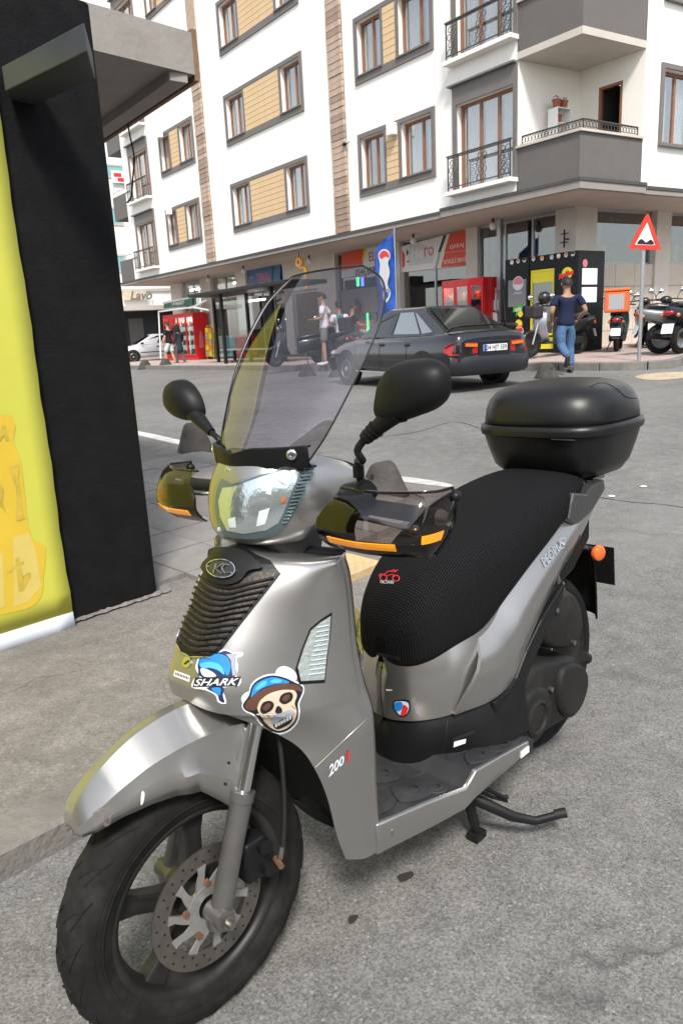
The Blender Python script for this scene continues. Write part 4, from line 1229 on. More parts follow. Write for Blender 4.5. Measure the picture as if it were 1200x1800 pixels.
# dark panel facing the rider, neck
part(MB().grid([hr[0], [p + V((-.08, 0, -.02)) * (1 if abs(p.y) < .1 else .2) for p in hr[0]], [V((.93, p.y * .8, 1.10)) for p in hr[0]]]), 'dashboard', 'matt_plastic', smooth=50)
neck = MB(); rows = []
for z, xf, xr, w in ((1.0, 1.16, .98, .085), (.985, 1.15, .985, .088), (.962, 1.135, .995, .088), (.93, 1.12, 1.0, .08)):
    rows.append([V((((xf + xr) / 2) + (xf - xr) / 2 * math.copysign(abs(cos(t)) ** .6, cos(t)), w * math.copysign(abs(sin(t)) ** .6, sin(t)), z)) for t in [2 * pi * i / 32 for i in range(32)]])
neck_o = part(neck.loft(rows), 'steering_neck_cover', 'grey_plastic', smooth=50)
TREE_NECK = BVHTree.FromPolygons([V(p) for p in neck.v], neck.f)
decal('neck_bolt', 'rubber', oval(547, 966, 4, 4, 0, 10), TREE_NECK, neck_o, .002, 4)
LENS = [(392, 842), (410, 853), (457, 836), (503, 822), (530, 817), (551, 816), (549, 836), (535, 866), (518, 896), (503, 922), (488, 938), (452, 946), (416, 946), (396, 940), (384, 921), (380, 890), (383, 862)]
lamp = decal('headlight', 'lamp_edge', LENS, TREE_HEAD, sc, .003, 8, .004, smooth=50)
INN = [(394, 858), (412, 856), (457, 840), (505, 825), (526, 821), (523, 838), (511, 868), (500, 895), (489, 918), (468, 931), (430, 937), (402, 932), (390, 908), (387, 880)]
decal('headlight_reflector', 'lamp_chrome', INN, TREE_HEAD, lamp, .0045, 7, smooth=50)
for q in ([(404, 912), (416, 908), (418, 926), (406, 926)], [(456, 898), (474, 892), (466, 920), (452, 924)], [(470, 846), (480, 843), (476, 870), (468, 868)]): decal('reflector_facet', 'sticker_white', q, TREE_HEAD, lamp, .0052, 6)
decal('signal_amber', 'amber_lens', [(494, 876), (500, 872), (499, 881), (493, 884)], TREE_HEAD, lamp, .008, 5)
for i in range(16):
    t = i / 15
    ya = 826 + 92 * t; xa = 529 - 36 * t + 2; xb = 548 - 46 * t + 2
    part(line_on(TREE_HEAD, [(xa, ya), (xb, ya - 2)], .0018, .006, 4, 5), 'lens_rib', 'lamp_edge', lamp)
decal('headlight_sticker', 'sticker_white', [(484, 842), (519, 824), (517, 832), (500, 852)], TREE_HEAD, lamp, .0085, 6)
decal('headlight_lens', 'clear_lens', [(p[0], p[1]) for p in shrink(LENS, .985)], TREE_HEAD, lamp, .012, 8, .009, smooth=60)

# ---- windscreen bracket and screen
BR = cp([(386, 786), (392, 782), (399, 796), (410, 805), (430, 800), (470, 790), (520, 781), (568, 776), (574, 780), (576, 810), (560, 813), (520, 816), (470, 825), (430, 836), (412, 846), (401, 854), (395, 840), (388, 815)], 4)
W_ = [  # z, centre x, edge x, half width
    (1.145, 1.178, 1.095, .128), (1.18, 1.156, 1.078, .152), (1.22, 1.131, 1.058, .173), (1.30, 1.083, 1.010, .196), (1.38, 1.030, .958, .209), (1.44, .985, .917, .206), (1.485, .948, .890, .190), (1.515, .922, .873, .160), (1.540, .900, .868, .112)]
rows = []
for z, xc, xe, w in W_:
    c = [V((xc, 0, z)), V((xc - (xc - xe) * .12, w * .36, z)), V((xc - (xc - xe) * .48, w * .74, z)), V((xe, w, z))]
    rows.append(half_row(c, 6))
sr = spline_rows(rows, 6)
screen_b = MB().grid(sr)
screen = part(screen_b, 'windscreen', 'screen_smoke', smooth=180)
bd = [r[0] for r in sr] + sr[-1][1:-1] + [r[-1] for r in reversed(sr)]
part(MB().tube(bd, .0022, 6), 'screen_edge', 'rubber', screen, smooth=60)
TREE_SCREEN = BVHTree.FromPolygons([V(p) for p in screen_b.v], screen_b.f)
# bracket: a band following the foot of the screen
rows = []
for dz, dx in ((.036, .006), (.034, .014), (.0, .012), (-.010, .006), (-.010, -.006)):
    row = []
    for i, p in enumerate(sr[4]):
        t = abs(p.y) / .14
        drop = .050 * max(0, 1 - t * 1.5)
        zz = p.z + (dz if dz > 0 else dz - drop) - (.012 if dz > .01 else 0) * max(0, 1 - t * 3)
        row.append(V((p.x + dx, p.y * 1.03, zz - .012)))
    rows.append(row)
brk = part(MB().grid(rows), 'screen_bracket', 'matt_plastic', smooth=50, solid=.004)
TREE_BR = BVHTree.FromPolygons([p for r in rows for p in r], MB().grid(rows).f)
for (u, v) in ((404, 829), (513, 799)):
    c = hit(TREE_BR, u, v, .001); n = (V((1, 0, .1)) if u < 450 else V((.8, .55, .1))).normalized()
    bo = part(MB().lathe([(.0105, 0), (.0105, .004), (.008, .006), (.0045, .006), (.004, .002), (.001, .002)], c, n, 16), 'screen_bolt', 'chrome', brk, smooth=40)
c = hit(TREE_BR, 513, 799, .001)
part(MB().lathe([(.0105, 0), (.0105, .004), (.008, .006), (.0045, .006), (.004, .002), (.001, .002)], mir(c), V((.8, -.55, .1)).normalized(), 16), 'screen_bolt', 'chrome', brk, smooth=40)

# ---- mirrors
def pillow(b, poly, n, depth, rings=6, back=.006):
    """a flat outline domed along n"""
    n = n.normalized(); c = sum(poly, V((0, 0, 0))) / len(poly)
    rr = [[p - n * back for p in poly]]
    for k in range(rings):
        t = k / (rings - 1); a = t * pi / 2
        rr.append([c + (p - c) * max(.04, cos(a) ** .75) + n * depth * sin(a) for p in poly])
    b.loft(rr)
    return b
mn = V((.93, .25, .05))
PL = [S(u, v, x=1.075 + (v - 690) * .0000) for u, v in cp([(663, 728), (664, 700), (672, 668), (692, 642), (722, 632), (758, 631), (782, 645), (790, 672), (786, 698), (766, 718), (732, 732), (700, 742), (680, 744)], 4)]
b = pillow(MB(), PL, V((1, .1, 0)), .042)
ml = part(b, 'mirror', 'matt_plastic', smooth=60)
cL = sum(PL, V((0, 0, 0))) / len(PL)
part(MB().add([cL + (p - cL) * .93 + V((-.0075, 0, 0)) for p in PL], [tuple(range(len(PL)))]), 'mirror_glass', 'mirror_glass', ml)
st1, st2, st3 = S(690, 728, x=1.085), S(640, 772, x=1.10), S(628, 792, x=1.105)
part(MB().tube([S(705, 722, x=1.085), st1, st2], [.021, .0195, .0105], 14).tube([st2, st2.lerp(st1, .14), st2.lerp(st1, .15), st2.lerp(st1, .28), st2.lerp(st1, .29), st2.lerp(st1, .42)], [.012, .0145, .0125, .016, .014, .0175], 14), 'mirror_boot', 'matt_plastic', ml, smooth=50)
b3 = S(630, 828, x=1.06)
part(MB().tube(cat([st2, st3, st3 + V((-.012, 0, -.02)), b3 + V((0, 0, .02)), b3, b3 + V((-.01, 0, -.06))], 5), .0072, 10), 'mirror_stalk', 'black_plastic', ml, smooth=60)
part(MB().cyl(b3 + V((0, 0, -.012)), b3 + V((0, 0, .012)), .0115, 6), 'stalk_nut', 'black_plastic', ml)
PR = [S(u, v, x=1.02) for u, v in cp([(298, 690), (302, 674), (315, 667), (332, 672), (346, 688), (355, 708), (358, 728), (348, 738), (330, 738), (312, 728), (301, 712)], 4)]
mr_ = part(pillow(MB(), PR, V((1, -.1, 0)), .042), 'mirror', 'matt_plastic', smooth=60)
cR = sum(PR, V((0, 0, 0))) / len(PR)
part(MB().add([cR + (p - cR) * .93 + V((-.0075, 0, 0)) for p in PR], [tuple(range(len(PR)))]), 'mirror_glass', 'mirror_glass', mr_)
a1, a2, a3 = S(345, 730, x=1.03), S(372, 760, x=1.04), S(388, 778, x=1.04)
part(MB().tube([S(336, 722, x=1.03), a1, a2], [.021, .019, .0105], 14), 'mirror_boot', 'matt_plastic', mr_, smooth=50)
part(MB().tube(cat([a2, a3, V((1.02, -.235, 1.12)), V((1.0, -.26, 1.07))], 5), .0072, 10), 'mirror_stalk', 'black_plastic', mr_, smooth=60)

# ---- handlebar, grips, levers, hand guards
part(MB().tube(cat([(1.02, -.40, 1.055), (1.03, -.2, 1.065), (1.04, 0, 1.05), (1.03, .2, 1.065), (1.02, .40, 1.055)], 5), .011, 10), 'handlebar', 'black_plastic', smooth=60)
for s in (1, -1):
    part(MB().tube([(1.028, .24 * s, 1.063), (1.02, .37 * s, 1.058), (1.018, .40 * s, 1.057)], [.0165, .0165, .018], 14), 'grip', 'rubber', smooth=60)
    part(MB().tube([(1.018, .402 * s, 1.057), (1.016, .425 * s, 1.056)], [.017, .013], 14), 'bar_end', 'steel', smooth=50)
    part(MB().cbox((1.045, .205 * s, 1.062), (.05, .06, .045)), 'switchgear', 'black_plastic', bevel=.008)
    part(MB().tube(cat([(1.065, .20 * s, 1.062), (1.10, .23 * s, 1.062), (1.105, .30 * s, 1.062), (1.085, .37 * s, 1.05), (1.08, .395 * s, 1.045)], 6), [.007] * 6 + [.0075] * 6 + [.0065] * 6 + [.006] * 6 + [.009], 10, flat=.7), 'brake_lever', 'steel', smooth=60)
    part(MB().sphere((1.08, .395 * s, 1.045), .011, 10, 8), 'lever_ball', 'steel', smooth=180)
part(MB().cyl((1.045, .20, 1.085), (1.06, .26, 1.10), .026, 18).cyl((1.058, .262, 1.10), (1.061, .268, 1.101), .02, 16), 'brake_reservoir', 'black_plastic', smooth=40)
# guard: traced front outline at its own depth, wrapped back at the outer end
G1 = [(600, 868), (670, 869), (746, 873)]; 
def guard(sign):
    # profile rows from top to bottom: inner -> outer -> wrapped back
    rws = []
    for z, xi, xo, yo, xb, yb in ((1.115, 1.10, 1.083, .402, .995, .418), (1.098, 1.125, 1.102, .408, .995, .424), (1.062, 1.14, 1.120, .408, 1.0, .424), (1.036, 1.142, 1.126, .406, 1.012, .422), (1.015, 1.132, 1.118, .402, 1.03, .418), (.998, 1.112, 1.100, .398, 1.05, .412)):
        yi = .205 if z < 1.09 else .235
        rws.append(cat([V((xi, yi, z + .0)), V((xi + .006, (yi + yo) / 2, z)), V((xo, yo - .02, z)), V((xo - .02, yo + .012, z)), V(((xo + xb) / 2, (yo + yb) / 2 + .012, z - .002)), V((xb, yb, z - .004))], 4))
    rws = spline_rows(rws, 3)
    if sign < 0: rws = [[mir(p) for p in r] for r in rws]
    gb = MB().grid(rws)
    g = part(gb, 'hand_guard', 'guard_smoke', smooth=50)
    mm = len(rws)
    lowband = [r for r in rws[10:]]
    part(MB().grid(lowband), 'guard_band', clear_tint('guard_dark', (.22, .20, .195), .05, .08), g, smooth=50, solid=.004)
    part(MB().grid([[p for p in r[:5]] for r in rws[4:14]]), 'guard_root', 'black_plastic', g, smooth=50, solid=.006)
    edge = rws[0]
    part(MB().tube(edge, .0028, 6), 'guard_lip', clear_tint('guard_dark', (.12, .11, .11)), g, smooth=60)
    part(MB().tube([r[-1] for r in rws], .0035, 6), 'guard_lip', clear_tint('guard_dark', (.12, .11, .11)), g, smooth=60)
    q = [[p + V((.0025, .001 * sign, 0)) for p in r] for r in rws]
    part(MB().grid([q[10][1:9], q[11][1:9], q[12][1:9]]), 'guard_reflector', 'orange_reflector', g, solid=.002)
    part(MB().grid([[p + V((.002, .004 * sign, 0)) for p in r[13:19]] for r in (rws[8], rws[9], rws[10])]), 'guard_reflector', 'orange_reflector', g, solid=.002)
    part(MB().tube([rws[3][-1], V((1.02, .42 * sign, 1.057))], .006, 8).sphere(rws[3][-1], .012, 10, 8), 'guard_mount', 'black_plastic', g, smooth=60)
guard(1); guard(-1)

# ---- floor, skirts
FX = (.44, .60, .712, .735, .755, .87, 1.04); FZ_ = (.287, .307, .320, .303, .291, .304, .323); FY_ = (.247, .247, .244, .243, .242, .219, .196)
zf = lambda x: lerp_tab(x, FX, FZ_) + .001
fst = sorted(set([.44 + (1.04 - .44) * i / 24 for i in range(25)] + list(FX)))
top = [[V((x, lerp_tab(x, FX, FY_) * k / 6, zf(x))) for k in range(-6, 7)] for x in fst]
b = MB().grid(top)
for k in (0, -1): b.grid([[r[k] for r in top], [r[k] + V((0, 0, -.04)) for r in top]])
b.grid([[r[0] + V((0, 0, -.04)) for r in top], [r[-1] + V((0, 0, -.04)) for r in top]])
floor_o = part(b, 'floorboard', 'mat_rubber', smooth=30)
for (x, y, rx_, ry_) in ((.965, .135, .055, .042), (.955, .03, .06, .055), (.845, .155, .065, .048), (.835, .05, .05, .05), (.63, .205, .06, .034), (.53, .212, .07, .03), (.92, -.08, .055, .045), (.80, .19, .03, .03), (.85, -.15, .06, .05)):
    pad = [V((x + rx_ * cos(t) * (1 + .12 * sin(3 * t)), y + ry_ * sin(t), 0)) for t in [2 * pi * i / 22 for i in range(22)]]
    rr = [[V((p.x, p.y, zf(p.x) - .004)) for p in pad], [V((p.x, p.y, zf(p.x) + .005)) for p in pad]]
    c = V((x, y, 0)); rr.append([V((c.x + (p.x - c.x) * .92, c.y + (p.y - c.y) * .92, zf(p.x) + .007)) for p in pad])
    o = part(MB().loft(rr), 'tread_pad', 'mat_rubber', floor_o, smooth=35)
    part(MB().lathe([(.017, 0), (.017, .004), (.012, .005), (.012, .001)], (x + .005, y + .003, zf(x) + .006), (0, 0, 1), 16, closed=True), 'pad_ring', 'mat_rubber', o, smooth=35)
for s_ in (1, -1):
    for q in ([(1.03, .185), (.93, .20), (.87, .208), (.77, .232)], [(1.02, .08), (.93, .09), (.86, .105), (.76, .12)], [(.70, .15), (.62, .168), (.50, .182)]):
        part(MB().tube([V((x, y * s_, zf(x) + .001)) for x, y in [(p.x, p.y) for p in cat([(a_, b_, 0) for a_, b_ in q], 4)]], .0035, 6), 'mat_rib', 'mat_rubber', floor_o, smooth=60)
for s in (1, -1):
    yo = lambda x: lerp_tab(x, (.462, .60, .715, .755, .87, 1.04), (.252, .252, .249, .247, .224, .201))
    sst = ((1.031, .331, .25), (.95, .321, .243), (.87, .311, .236), (.755, .298, .236), (.735, .310, .240), (.712, .327, .246), (.60, .314, .254), (.468, .296, .258))
    sk = part(MB().loft([[V((x, yo(x) * s, zt)), V((x, (yo(x) + .002) * s, (zt + zb_) / 2)), V((x, (yo(x) - .006) * s, zb_)), V((x, (yo(x) - .03) * s, zb_ + .004)), V((x, (yo(x) - .014) * s, zt))] for x, zt, zb_ in sst]), 'side_skirt', 'paint', smooth=40, bevel=.004)
    for (x, z) in ((.985, .29), (.53, .285)):
        part(MB().cyl((x, (yo(x) - .001) * s, z), (x, (yo(x) + .0015) * s, z), .0095, 14), 'skirt_bolt', 'steel', sk)
    part(MB().box((.475, (yo(.46)) * s, .268), (.515, (yo(.46) + .004) * s, .285)), 'skirt_sticker', 'sticker_white', sk)
# ---- under-seat bodywork
def body_rows(st, n=5, bulge=.012, rows_=7, out=0.0):
    """st: (x, y, z_top, z_bottom) from the tail round to the nose; returns rows top to bottom"""
    pts = cat([q[:3] for q in st], n); low = cat([(q[4] if len(q) > 4 else q[0], q[5] if len(q) > 5 else q[1], q[3]) for q in st], n)
    res = []
    for k in range(rows_):
        t = k / (rows_ - 1); row = []
        for p, q in zip(pts, low):
            c = p.lerp(q, t); bl = (lerp_tab(t, (0, .3, .42, .55, 1), (-.030, .010, .019, .017, -.006)) if out else lerp_tab(t, (0, .3, .6, 1), (-.018, .001, bulge, 0))) + out
            nn = V((.25 if c.x > .6 else .05, 1, 0)) if c.y > .02 else V((1, .0, 0))
            nn.normalize(); row.append(c + nn * bl)
        res.append(row)
    return res
sideL = [(-.24, .05, .905, .835), (-.18, .10, .895, .80), (-.08, .142, .88, .765), (.03, .162, .852, .725), (.16, .178, .812, .672), (.30, .188, .762, .585, .29, .188), (.41, .191, .705, .515, .375, .191), (.48, .189, .658, .448, .440, .190), (.525, .186, .632, .426, .535, .187), (.555, .182, .620, .430, .668, .160)]
rl = body_rows(sideL, 5, .014, 8, .004)
for s in (1, -1):
    rw = rl if s > 0 else [[mir(p) for p in r] for r in rl]
    sp_b = MB().grid(rw)
    sp_b.grid([rw[0], [p + V((0, -.035 * s, .006)) for p in rw[0]]]); sp_b.grid([rw[-1], [p + V((0, -.04 * s, .008)) for p in rw[-1]]])
    sp_b.grid([[r[-1] for r in rw], [r[-1] + V((-.004, -.012 * s, 0)) for r in rw]])
    o = part(sp_b, 'side_panel', 'paint', smooth=45)
    if s > 0: TREE_SIDE = BVHTree.FromPolygons([V(p) for p in sp_b.v], sp_b.f); side_o = o
frontS = [(.44, .178, .70, .475), (.53, .174, .655, .450), (.61, .162, .628, .434), (.68, .137, .610, .425), (.74, .085, .598, .420), (.768, .03, .592, .418), (.77, 0, .592, .418)]
fl_ = body_rows(frontS, 5, .006, 7)
full = [r + [mir(p) for p in reversed(r[:-1])] for r in fl_]
uf_b = MB().grid(full)
uf = part(uf_b, 'under_seat_panel', 'paint', smooth=50)
TREE_UF = BVHTree.FromPolygons([V(p) for p in uf_b.v], uf_b.f)
part(MB().tube([r[len(r) // 2] + V((.0005, 0, 0)) for r in full], .0012, 5), 'panel_seam', 'rubber', uf)
lowS = [(.40, .185, .50, .30, .42, .225), (.50, .178, .455, .306, .53, .218), (.60, .166, .434, .312, .612, .178), (.68, .142, .424, .318, .69, .130), (.735, .092, .420, .300), (.765, .03, .416, .292), (.768, 0, .416, .292)]
lr = body_rows(lowS, 5, .003, 6)
full = [r + [mir(p) for p in reversed(r[:-1])] for r in lr]
lo_b = MB().grid(full); lower = part(lo_b, 'lower_cover', 'black_plastic', smooth=50)
TREE_LOW = BVHTree.FromPolygons([V(p) for p in lo_b.v], lo_b.f)
decal('cover_slot', 'sticker_white', [(797, 1303), (818, 1298), (817, 1306), (796, 1313)], TREE_LOW, lower, .002, 5)
decal('cover_slot', 'rubber', [(793, 1297), (832, 1283), (832, 1288), (795, 1304)], TREE_LOW, lower, .0025, 5)
part(line_on(TREE_LOW, [(786, 1266), (782, 1300), (776, 1332)], .0015, .001, 10, 5), 'cover_seam', 'rubber', lower)
# black strip sweeping up behind the engine
strip = [(.155, .648), (.29, .575), (.375, .508), (.43, .448), (.47, .43), (.54, .42), (.54, .30), (.48, .30), (.42, .36), (.37, .43), (.30, .50), (.17, .605)]
for s in (1, -1):
    part(MB().prism([V((x, .172 * s, z)) for x, z in strip], (0, .022 * s, 0)), 'engine_trim', 'black_plastic', bevel=.006)
# decals on the body
sh = decal('shield_sticker', 'ink_black', cp([(692, 1232), (700, 1230), (710, 1229), (719, 1232), (721, 1246), (714, 1258), (704, 1260), (695, 1252), (690, 1242)], 3), TREE_UF, uf, .0012, 6)
decal('sticker_print', 'ink_pale', cp([(694, 1234), (706, 1232), (717, 1235), (718, 1246), (712, 1256), (704, 1257), (697, 1250), (693, 1242)], 3), TREE_UF, sh, .0018, 6)
decal('sticker_print', 'ink_blue', cp([(694, 1235), (705, 1233), (708, 1240), (704, 1248), (696, 1249), (693, 1242)], 3), TREE_UF, sh, .0023, 6)
decal('sticker_print', 'ink_red', cp([(709, 1238), (717, 1244), (712, 1256), (704, 1257), (706, 1248)], 3), TREE_UF, sh, .0023, 6)
decal('scratch', 'sticker_white', [(678, 1211), (689, 1212), (689, 1214), (679, 1214)], TREE_UF, uf, .001, 5)
flat_text('PEOPLE', [(947, 985), (983, 948), (991, 958), (957, 999)], TREE_SIDE, .003, 'model_lettering', 'chrome', side_o, bold=.02, shear=.25)
flat_text('S', [(976, 950), (992, 944), (994, 962), (981, 968)], TREE_SIDE, .004, 'model_lettering', 'chrome', side_o, bold=.03, shear=.25)
part(line_on(TREE_SIDE, [(1031, 946), (1016, 968), (999, 992)], .002, .0005, 10, 5), 'panel_slot', 'rubber', side_o)
# ---- seat with a mesh cover
def mesh_cover():
    m = bpy.data.materials.new('seat_mesh'); MATS['seat_mesh'] = m; m.use_nodes = True
    N, L = m.node_tree.nodes, m.node_tree.links; b = N['Principled BSDF']
    tc = N.new('ShaderNodeTexCoord'); mp = N.new('ShaderNodeMapping'); mp.inputs['Scale'].default_value = (1, 1, 1)
    L.new(tc.outputs['UV'], mp.inputs['Vector'])
    vo = N.new('ShaderNodeTexVoronoi'); vo.inputs['Scale'].default_value = 1.0; vo.inputs['Randomness'].default_value = 0.12
    L.new(mp.outputs[0], vo.inputs['Vector'])
    cr_ = N.new('ShaderNodeValToRGB'); e = cr_.color_ramp.elements
    e[0].position = .28; e[0].color = (.0025, .0025, .003, 1); e[1].position = .55; e[1].color = (.016, .016, .0175, 1)
    L.new(vo.outputs['Distance'], cr_.inputs['Fac']); L.new(cr_.outputs[0], b.inputs['Base Color'])
    b.inputs['Roughness'].default_value = .85; b.inputs['Specular IOR Level'].default_value = .10
    bp = N.new('ShaderNodeBump'); bp.inputs['Strength'].default_value = .3; bp.inputs['Distance'].default_value = .002
    L.new(vo.outputs['Distance'], bp.inputs['Height']); L.new(bp.outputs[0], b.inputs['Normal'])
mesh_cover()
st = [  # x, half width, z bottom, z top
    (.764, .020, .572, .640), (.755, .058, .564, .672), (.735, .098, .562, .715), (.695, .127, .566, .765), (.63, .150, .578, .818), (.54, .172, .598, .862), (.44, .184, .662, .893), (.33, .188, .722, .920), (.20, .184, .778, .940), (.08, .172, .825, .950), (-.02, .155, .862, .950), (-.08, .13, .875, .942), (-.12, .08, .885, .925), (-.13, .02, .895, .915)]
NS = 36
rings = []
for x, w, zb, zt in st:
    row = []
    for i in range(NS):
        t = 2 * pi * i / NS
        ca, sa = cos(t), sin(t)
        yy = w * math.copysign(abs(ca) ** .62, ca)
        if sa >= 0: zz = zb + (zt - zb) * (.30 + .70 * sa ** .72)
        else: zz = zb + (zt - zb) * .30 * (1 - (-sa) ** .5)
        row.append(V((x, yy, zz)))
    rings.append(row)
rings = [[c[i] for c in [cat([r[j] for r in rings], 5) for j in range(NS)]] for i in range((len(st) - 1) * 5 + 1)]
seat_b = MB().loft(rings)
seat_me = seat_b.mesh('seat')
uvl = seat_me.uv_layers.new(name='uv')
cum = [0.0]
for i in range(1, len(rings)): cum.append(cum[-1] + (rings[i][NS // 4] - rings[i - 1][NS // 4]).length)
def around(i, j):
    t0 = NS // 4; k = (j - t0) % NS; sg = 1
    if k > NS // 2: k = NS - k; sg = -1
    L_ = 0.0
    for q in range(k): L_ += (rings[i][(t0 + sg * (q + 1)) % NS] - rings[i][(t0 + sg * q) % NS]).length
    return sg * L_
UVV = [(cum[i] / .0072, around(i, j) / .0072) for i in range(len(rings)) for j in range(NS)]
for p in seat_me.polygons:
    for li in p.loop_indices:
        vi = seat_me.loops[li].vertex_index
        uvl.data[li].uv = UVV[vi]
seat = place('seat', seat_me, 'seat_mesh', sc, SM, smooth=180)
TREE_SEAT = BVHTree.FromPolygons([V(p) for p in seat_b.v], seat_b.f)
part(MB().tube([r[int(NS * .75)] + V((0, 0, -.004)) for r in rings[3:-3]], .012, 8), 'seat_base', 'black_plastic', seat, smooth=60)
# seat cover logo: small red motorcycle outline and lettering
lb = MB()
for q in (oval(674, 1016, 6, 5.5, 0, 12) + [(680, 1016)], oval(696, 1017, 6, 5.5, 0, 12) + [(702, 1017)], [(676, 1010), (683, 1004), (692, 1006), (700, 1002)], [(680, 1013), (690, 1010), (694, 1014)], [(688, 1004), (692, 1002), (696, 1006)], [(674, 1012), (670, 1009), (666, 1013)]):
    l_ = line_on(TREE_SEAT, q, .0014, .0015, 14, 5); lb.add(l_.v, l_.f)
part(lb, 'seat_logo', 'ink_red', seat)
flat_text('MACTAVAN', [(669, 1020), (692, 1021), (692, 1027), (669, 1026)], TREE_SEAT, .002, 'seat_lettering', 'ink_pale', seat)
# seat latch tabs at the front lower edge
decal('seat_tab', 'rubber', [(664, 1146), (704, 1154), (703, 1161), (664, 1152)], TREE_SEAT, seat, .002, 6)

# ---- tail: grab rail, rack, tail lamp, rear mudguard, plate
for s in (1, -1):
    gp_ = [S(u, v, y=.175) for u, v in ((1006, 866), (1002, 884), (997, 914), (1004, 923), (1014, 921), (1039, 897), (1061, 860), (1059, 842), (1040, 852), (1029, 868))]
    q = [V((p.x, p.y - .03, p.z)) for p in gp_]; q2 = [V((p.x, p.y + .005, p.z)) for p in gp_]
    if s < 0: q, q2 = [mir(p) for p in q], [mir(p) for p in q2]
    part(MB().loft([q, q2]), 'grab_rail', mat('rail_silver', (.11, .11, .112), .3, metal=.7), bevel=.006)
rk = MB().box((-.32, -.11, .905), (.0, .11, .918)).box((-.2, -.145, .90), (-.12, .145, .912))
for s in (1, -1): rk.tube([(-.02, .1 * s, .91), (-.25, .11 * s, .91), (-.36, .06 * s, .91)], .01, 8)
part(rk, 'luggage_rack', 'steel', bevel=.003)
tb = MB()
rows = []
for x, w, zb, zt in ((-.18, .115, .79, .90), (-.24, .095, .80, .905), (-.29, .07, .81, .90), (-.315, .03, .82, .885)):
    rows.append([V((x, w * math.copysign(abs(cos(t)) ** .7, cos(t)), (zb + zt) / 2 + (zt - zb) / 2 * math.copysign(abs(sin(t)) ** .7, sin(t)))) for t in [2 * pi * i / 20 for i in range(20)]])
part(tb.loft(rows), 'tail_lamp', 'red_lens', smooth=50)
part(MB().prism([V((x, -.115, z)) for x, z in ((.35, .60), (.16, .655), (.0, .72), (-.16, .775), (-.16, .70), (-.05, .62), (.15, .56))], (0, .23, 0)), 'under_tail', 'matt_plastic', bevel=.01)
mg = MB()
prof = [(-.02, .66), (-.14, .68), (-.22, .655), (-.255, .60), (-.272, .50), (-.278, .395)]
rowsm = []
for x, z in prof: rowsm.append([V((x + .03, -.10, z - .01)), V((x + .005, -.075, z)), V((x, 0, z + .005)), V((x + .005, .075, z)), V((x + .03, .10, z - .01))])
part(mg.grid(spline_rows([cat(r, 4) for r in rowsm], 4)), 'rear_mudguard', 'matt_plastic', smooth=50, solid=.006)
pl = MB().prism([V((-.30, y, z)) for y, z in ((-.13, .635), (.13, .635), (.135, .50), (-.135, .50))], (-.006, 0, -.001))
plo = part(pl, 'number_plate', 'matt_plastic')
part(MB().box((-.3065, -.125, .505), (-.3095, .125, .63)), 'plate_face', 'sticker_white', plo)
part(MB().box((-.30, -.03, .59), (-.23, .03, .62)), 'plate_bracket', 'matt_plastic', plo)
for s in (1, -1):
    c = S(1050, 972, y=.13); c = V((c.x, c.y * s, c.z))
    rf = part(MB().lathe([(.026, -.004), (.026, .008), (.022, .012), (.001, .013)], c, V((.35, 1 * s, 0)).normalized(), 24), 'side_reflector', 'amber_lens', smooth=50)
    part(MB().tube([c + V((-.005, -.01 * s, 0)), c + V((-.06, -.07 * s, -.01))], .014, 8), 'reflector_stay', 'matt_plastic', rf, smooth=60)
# ---- top case
def sq(cx, cy, a, b_, z, e=3.2, n=56, shiftz=None):
    out = []
    for i in range(n):
        t = 2 * pi * i / n
        x = cx + a * math.copysign(abs(cos(t)) ** (2 / e), cos(t)); y = cy + b_ * math.copysign(abs(sin(t)) ** (2 / e), sin(t))
        out.append(V((x, y, z + (shiftz(x, y) if shiftz else 0))))
    return out
CX_, HA, HB = -.185, .228, .228
zs = 1.076
case = thing('top_case', 'black plastic top case with domed lid mounted behind the scooter seat', 'top case', SM @ Matrix.Translation((CX_, 0, .92)))
case_fr = SM
tilt = lambda x, y: -.0 * (x - CX_)
lowr = [sq(CX_ - .01, 0, HA * .62, HB * .66, .919), sq(CX_ - .01, 0, HA * .72, HB * .75, .922), sq(CX_, 0, HA * .84, HB * .86, .955), sq(CX_, 0, HA * .93, HB * .93, 1.01), sq(CX_, 0, HA * .985, HB * .985, 1.058)]
MB().loft(lowr).build('case_base', 'case_plastic', case, SM, smooth=45)
rim_ = [sq(CX_, 0, HA * .99, HB * .99, 1.056), sq(CX_, 0, HA * 1.02, HB * 1.02, 1.060), sq(CX_, 0, HA * 1.03, HB * 1.03, 1.075), sq(CX_, 0, HA * 1.015, HB * 1.015, 1.088), sq(CX_, 0, HA * .99, HB * .99, 1.091)]
MB().loft(rim_).build('case_seam', 'case_plastic', case, SM, smooth=50)
lid_h = [(1.0, 1.088), (.995, 1.11), (.975, 1.14), (.93, 1.168), (.85, 1.190), (.72, 1.206), (.52, 1.217), (.28, 1.222), (.06, 1.223)]
lidr = [sq(CX_ - .012 * (1 - k), 0, HA * k * .985, HB * k * .985, z, 3.0 - .5 * (1 - k)) for k, z in lid_h]
MB().loft(lidr).build('case_lid', 'case_plastic', case, SM, smooth=180)
TL = BVHTree.FromPolygons([p for r in lidr for p in r], MB().loft(lidr).f)
o = line_on(TL, cp([(1037, 680), (1050, 674), (1066, 674), (1085, 685), (1100, 698), (1118, 700)], 5, False), .002, .0, 24, 6)
o.build('lid_groove', 'rubber', case, SM, smooth=60)
MB().loft([[p for p in sq(CX_, 0, HA * k, HB * k, z, 3.0)[20:37]] + [p + V((.03, 0, 0)) for p in reversed(sq(CX_, 0, HA * k, HB * k, z, 3.0)[20:37])] for k, z in ((.99, 1.105), (.975, 1.135), (.955, 1.155))]).build('case_reflector', 'red_lens', case, SM, smooth=50)
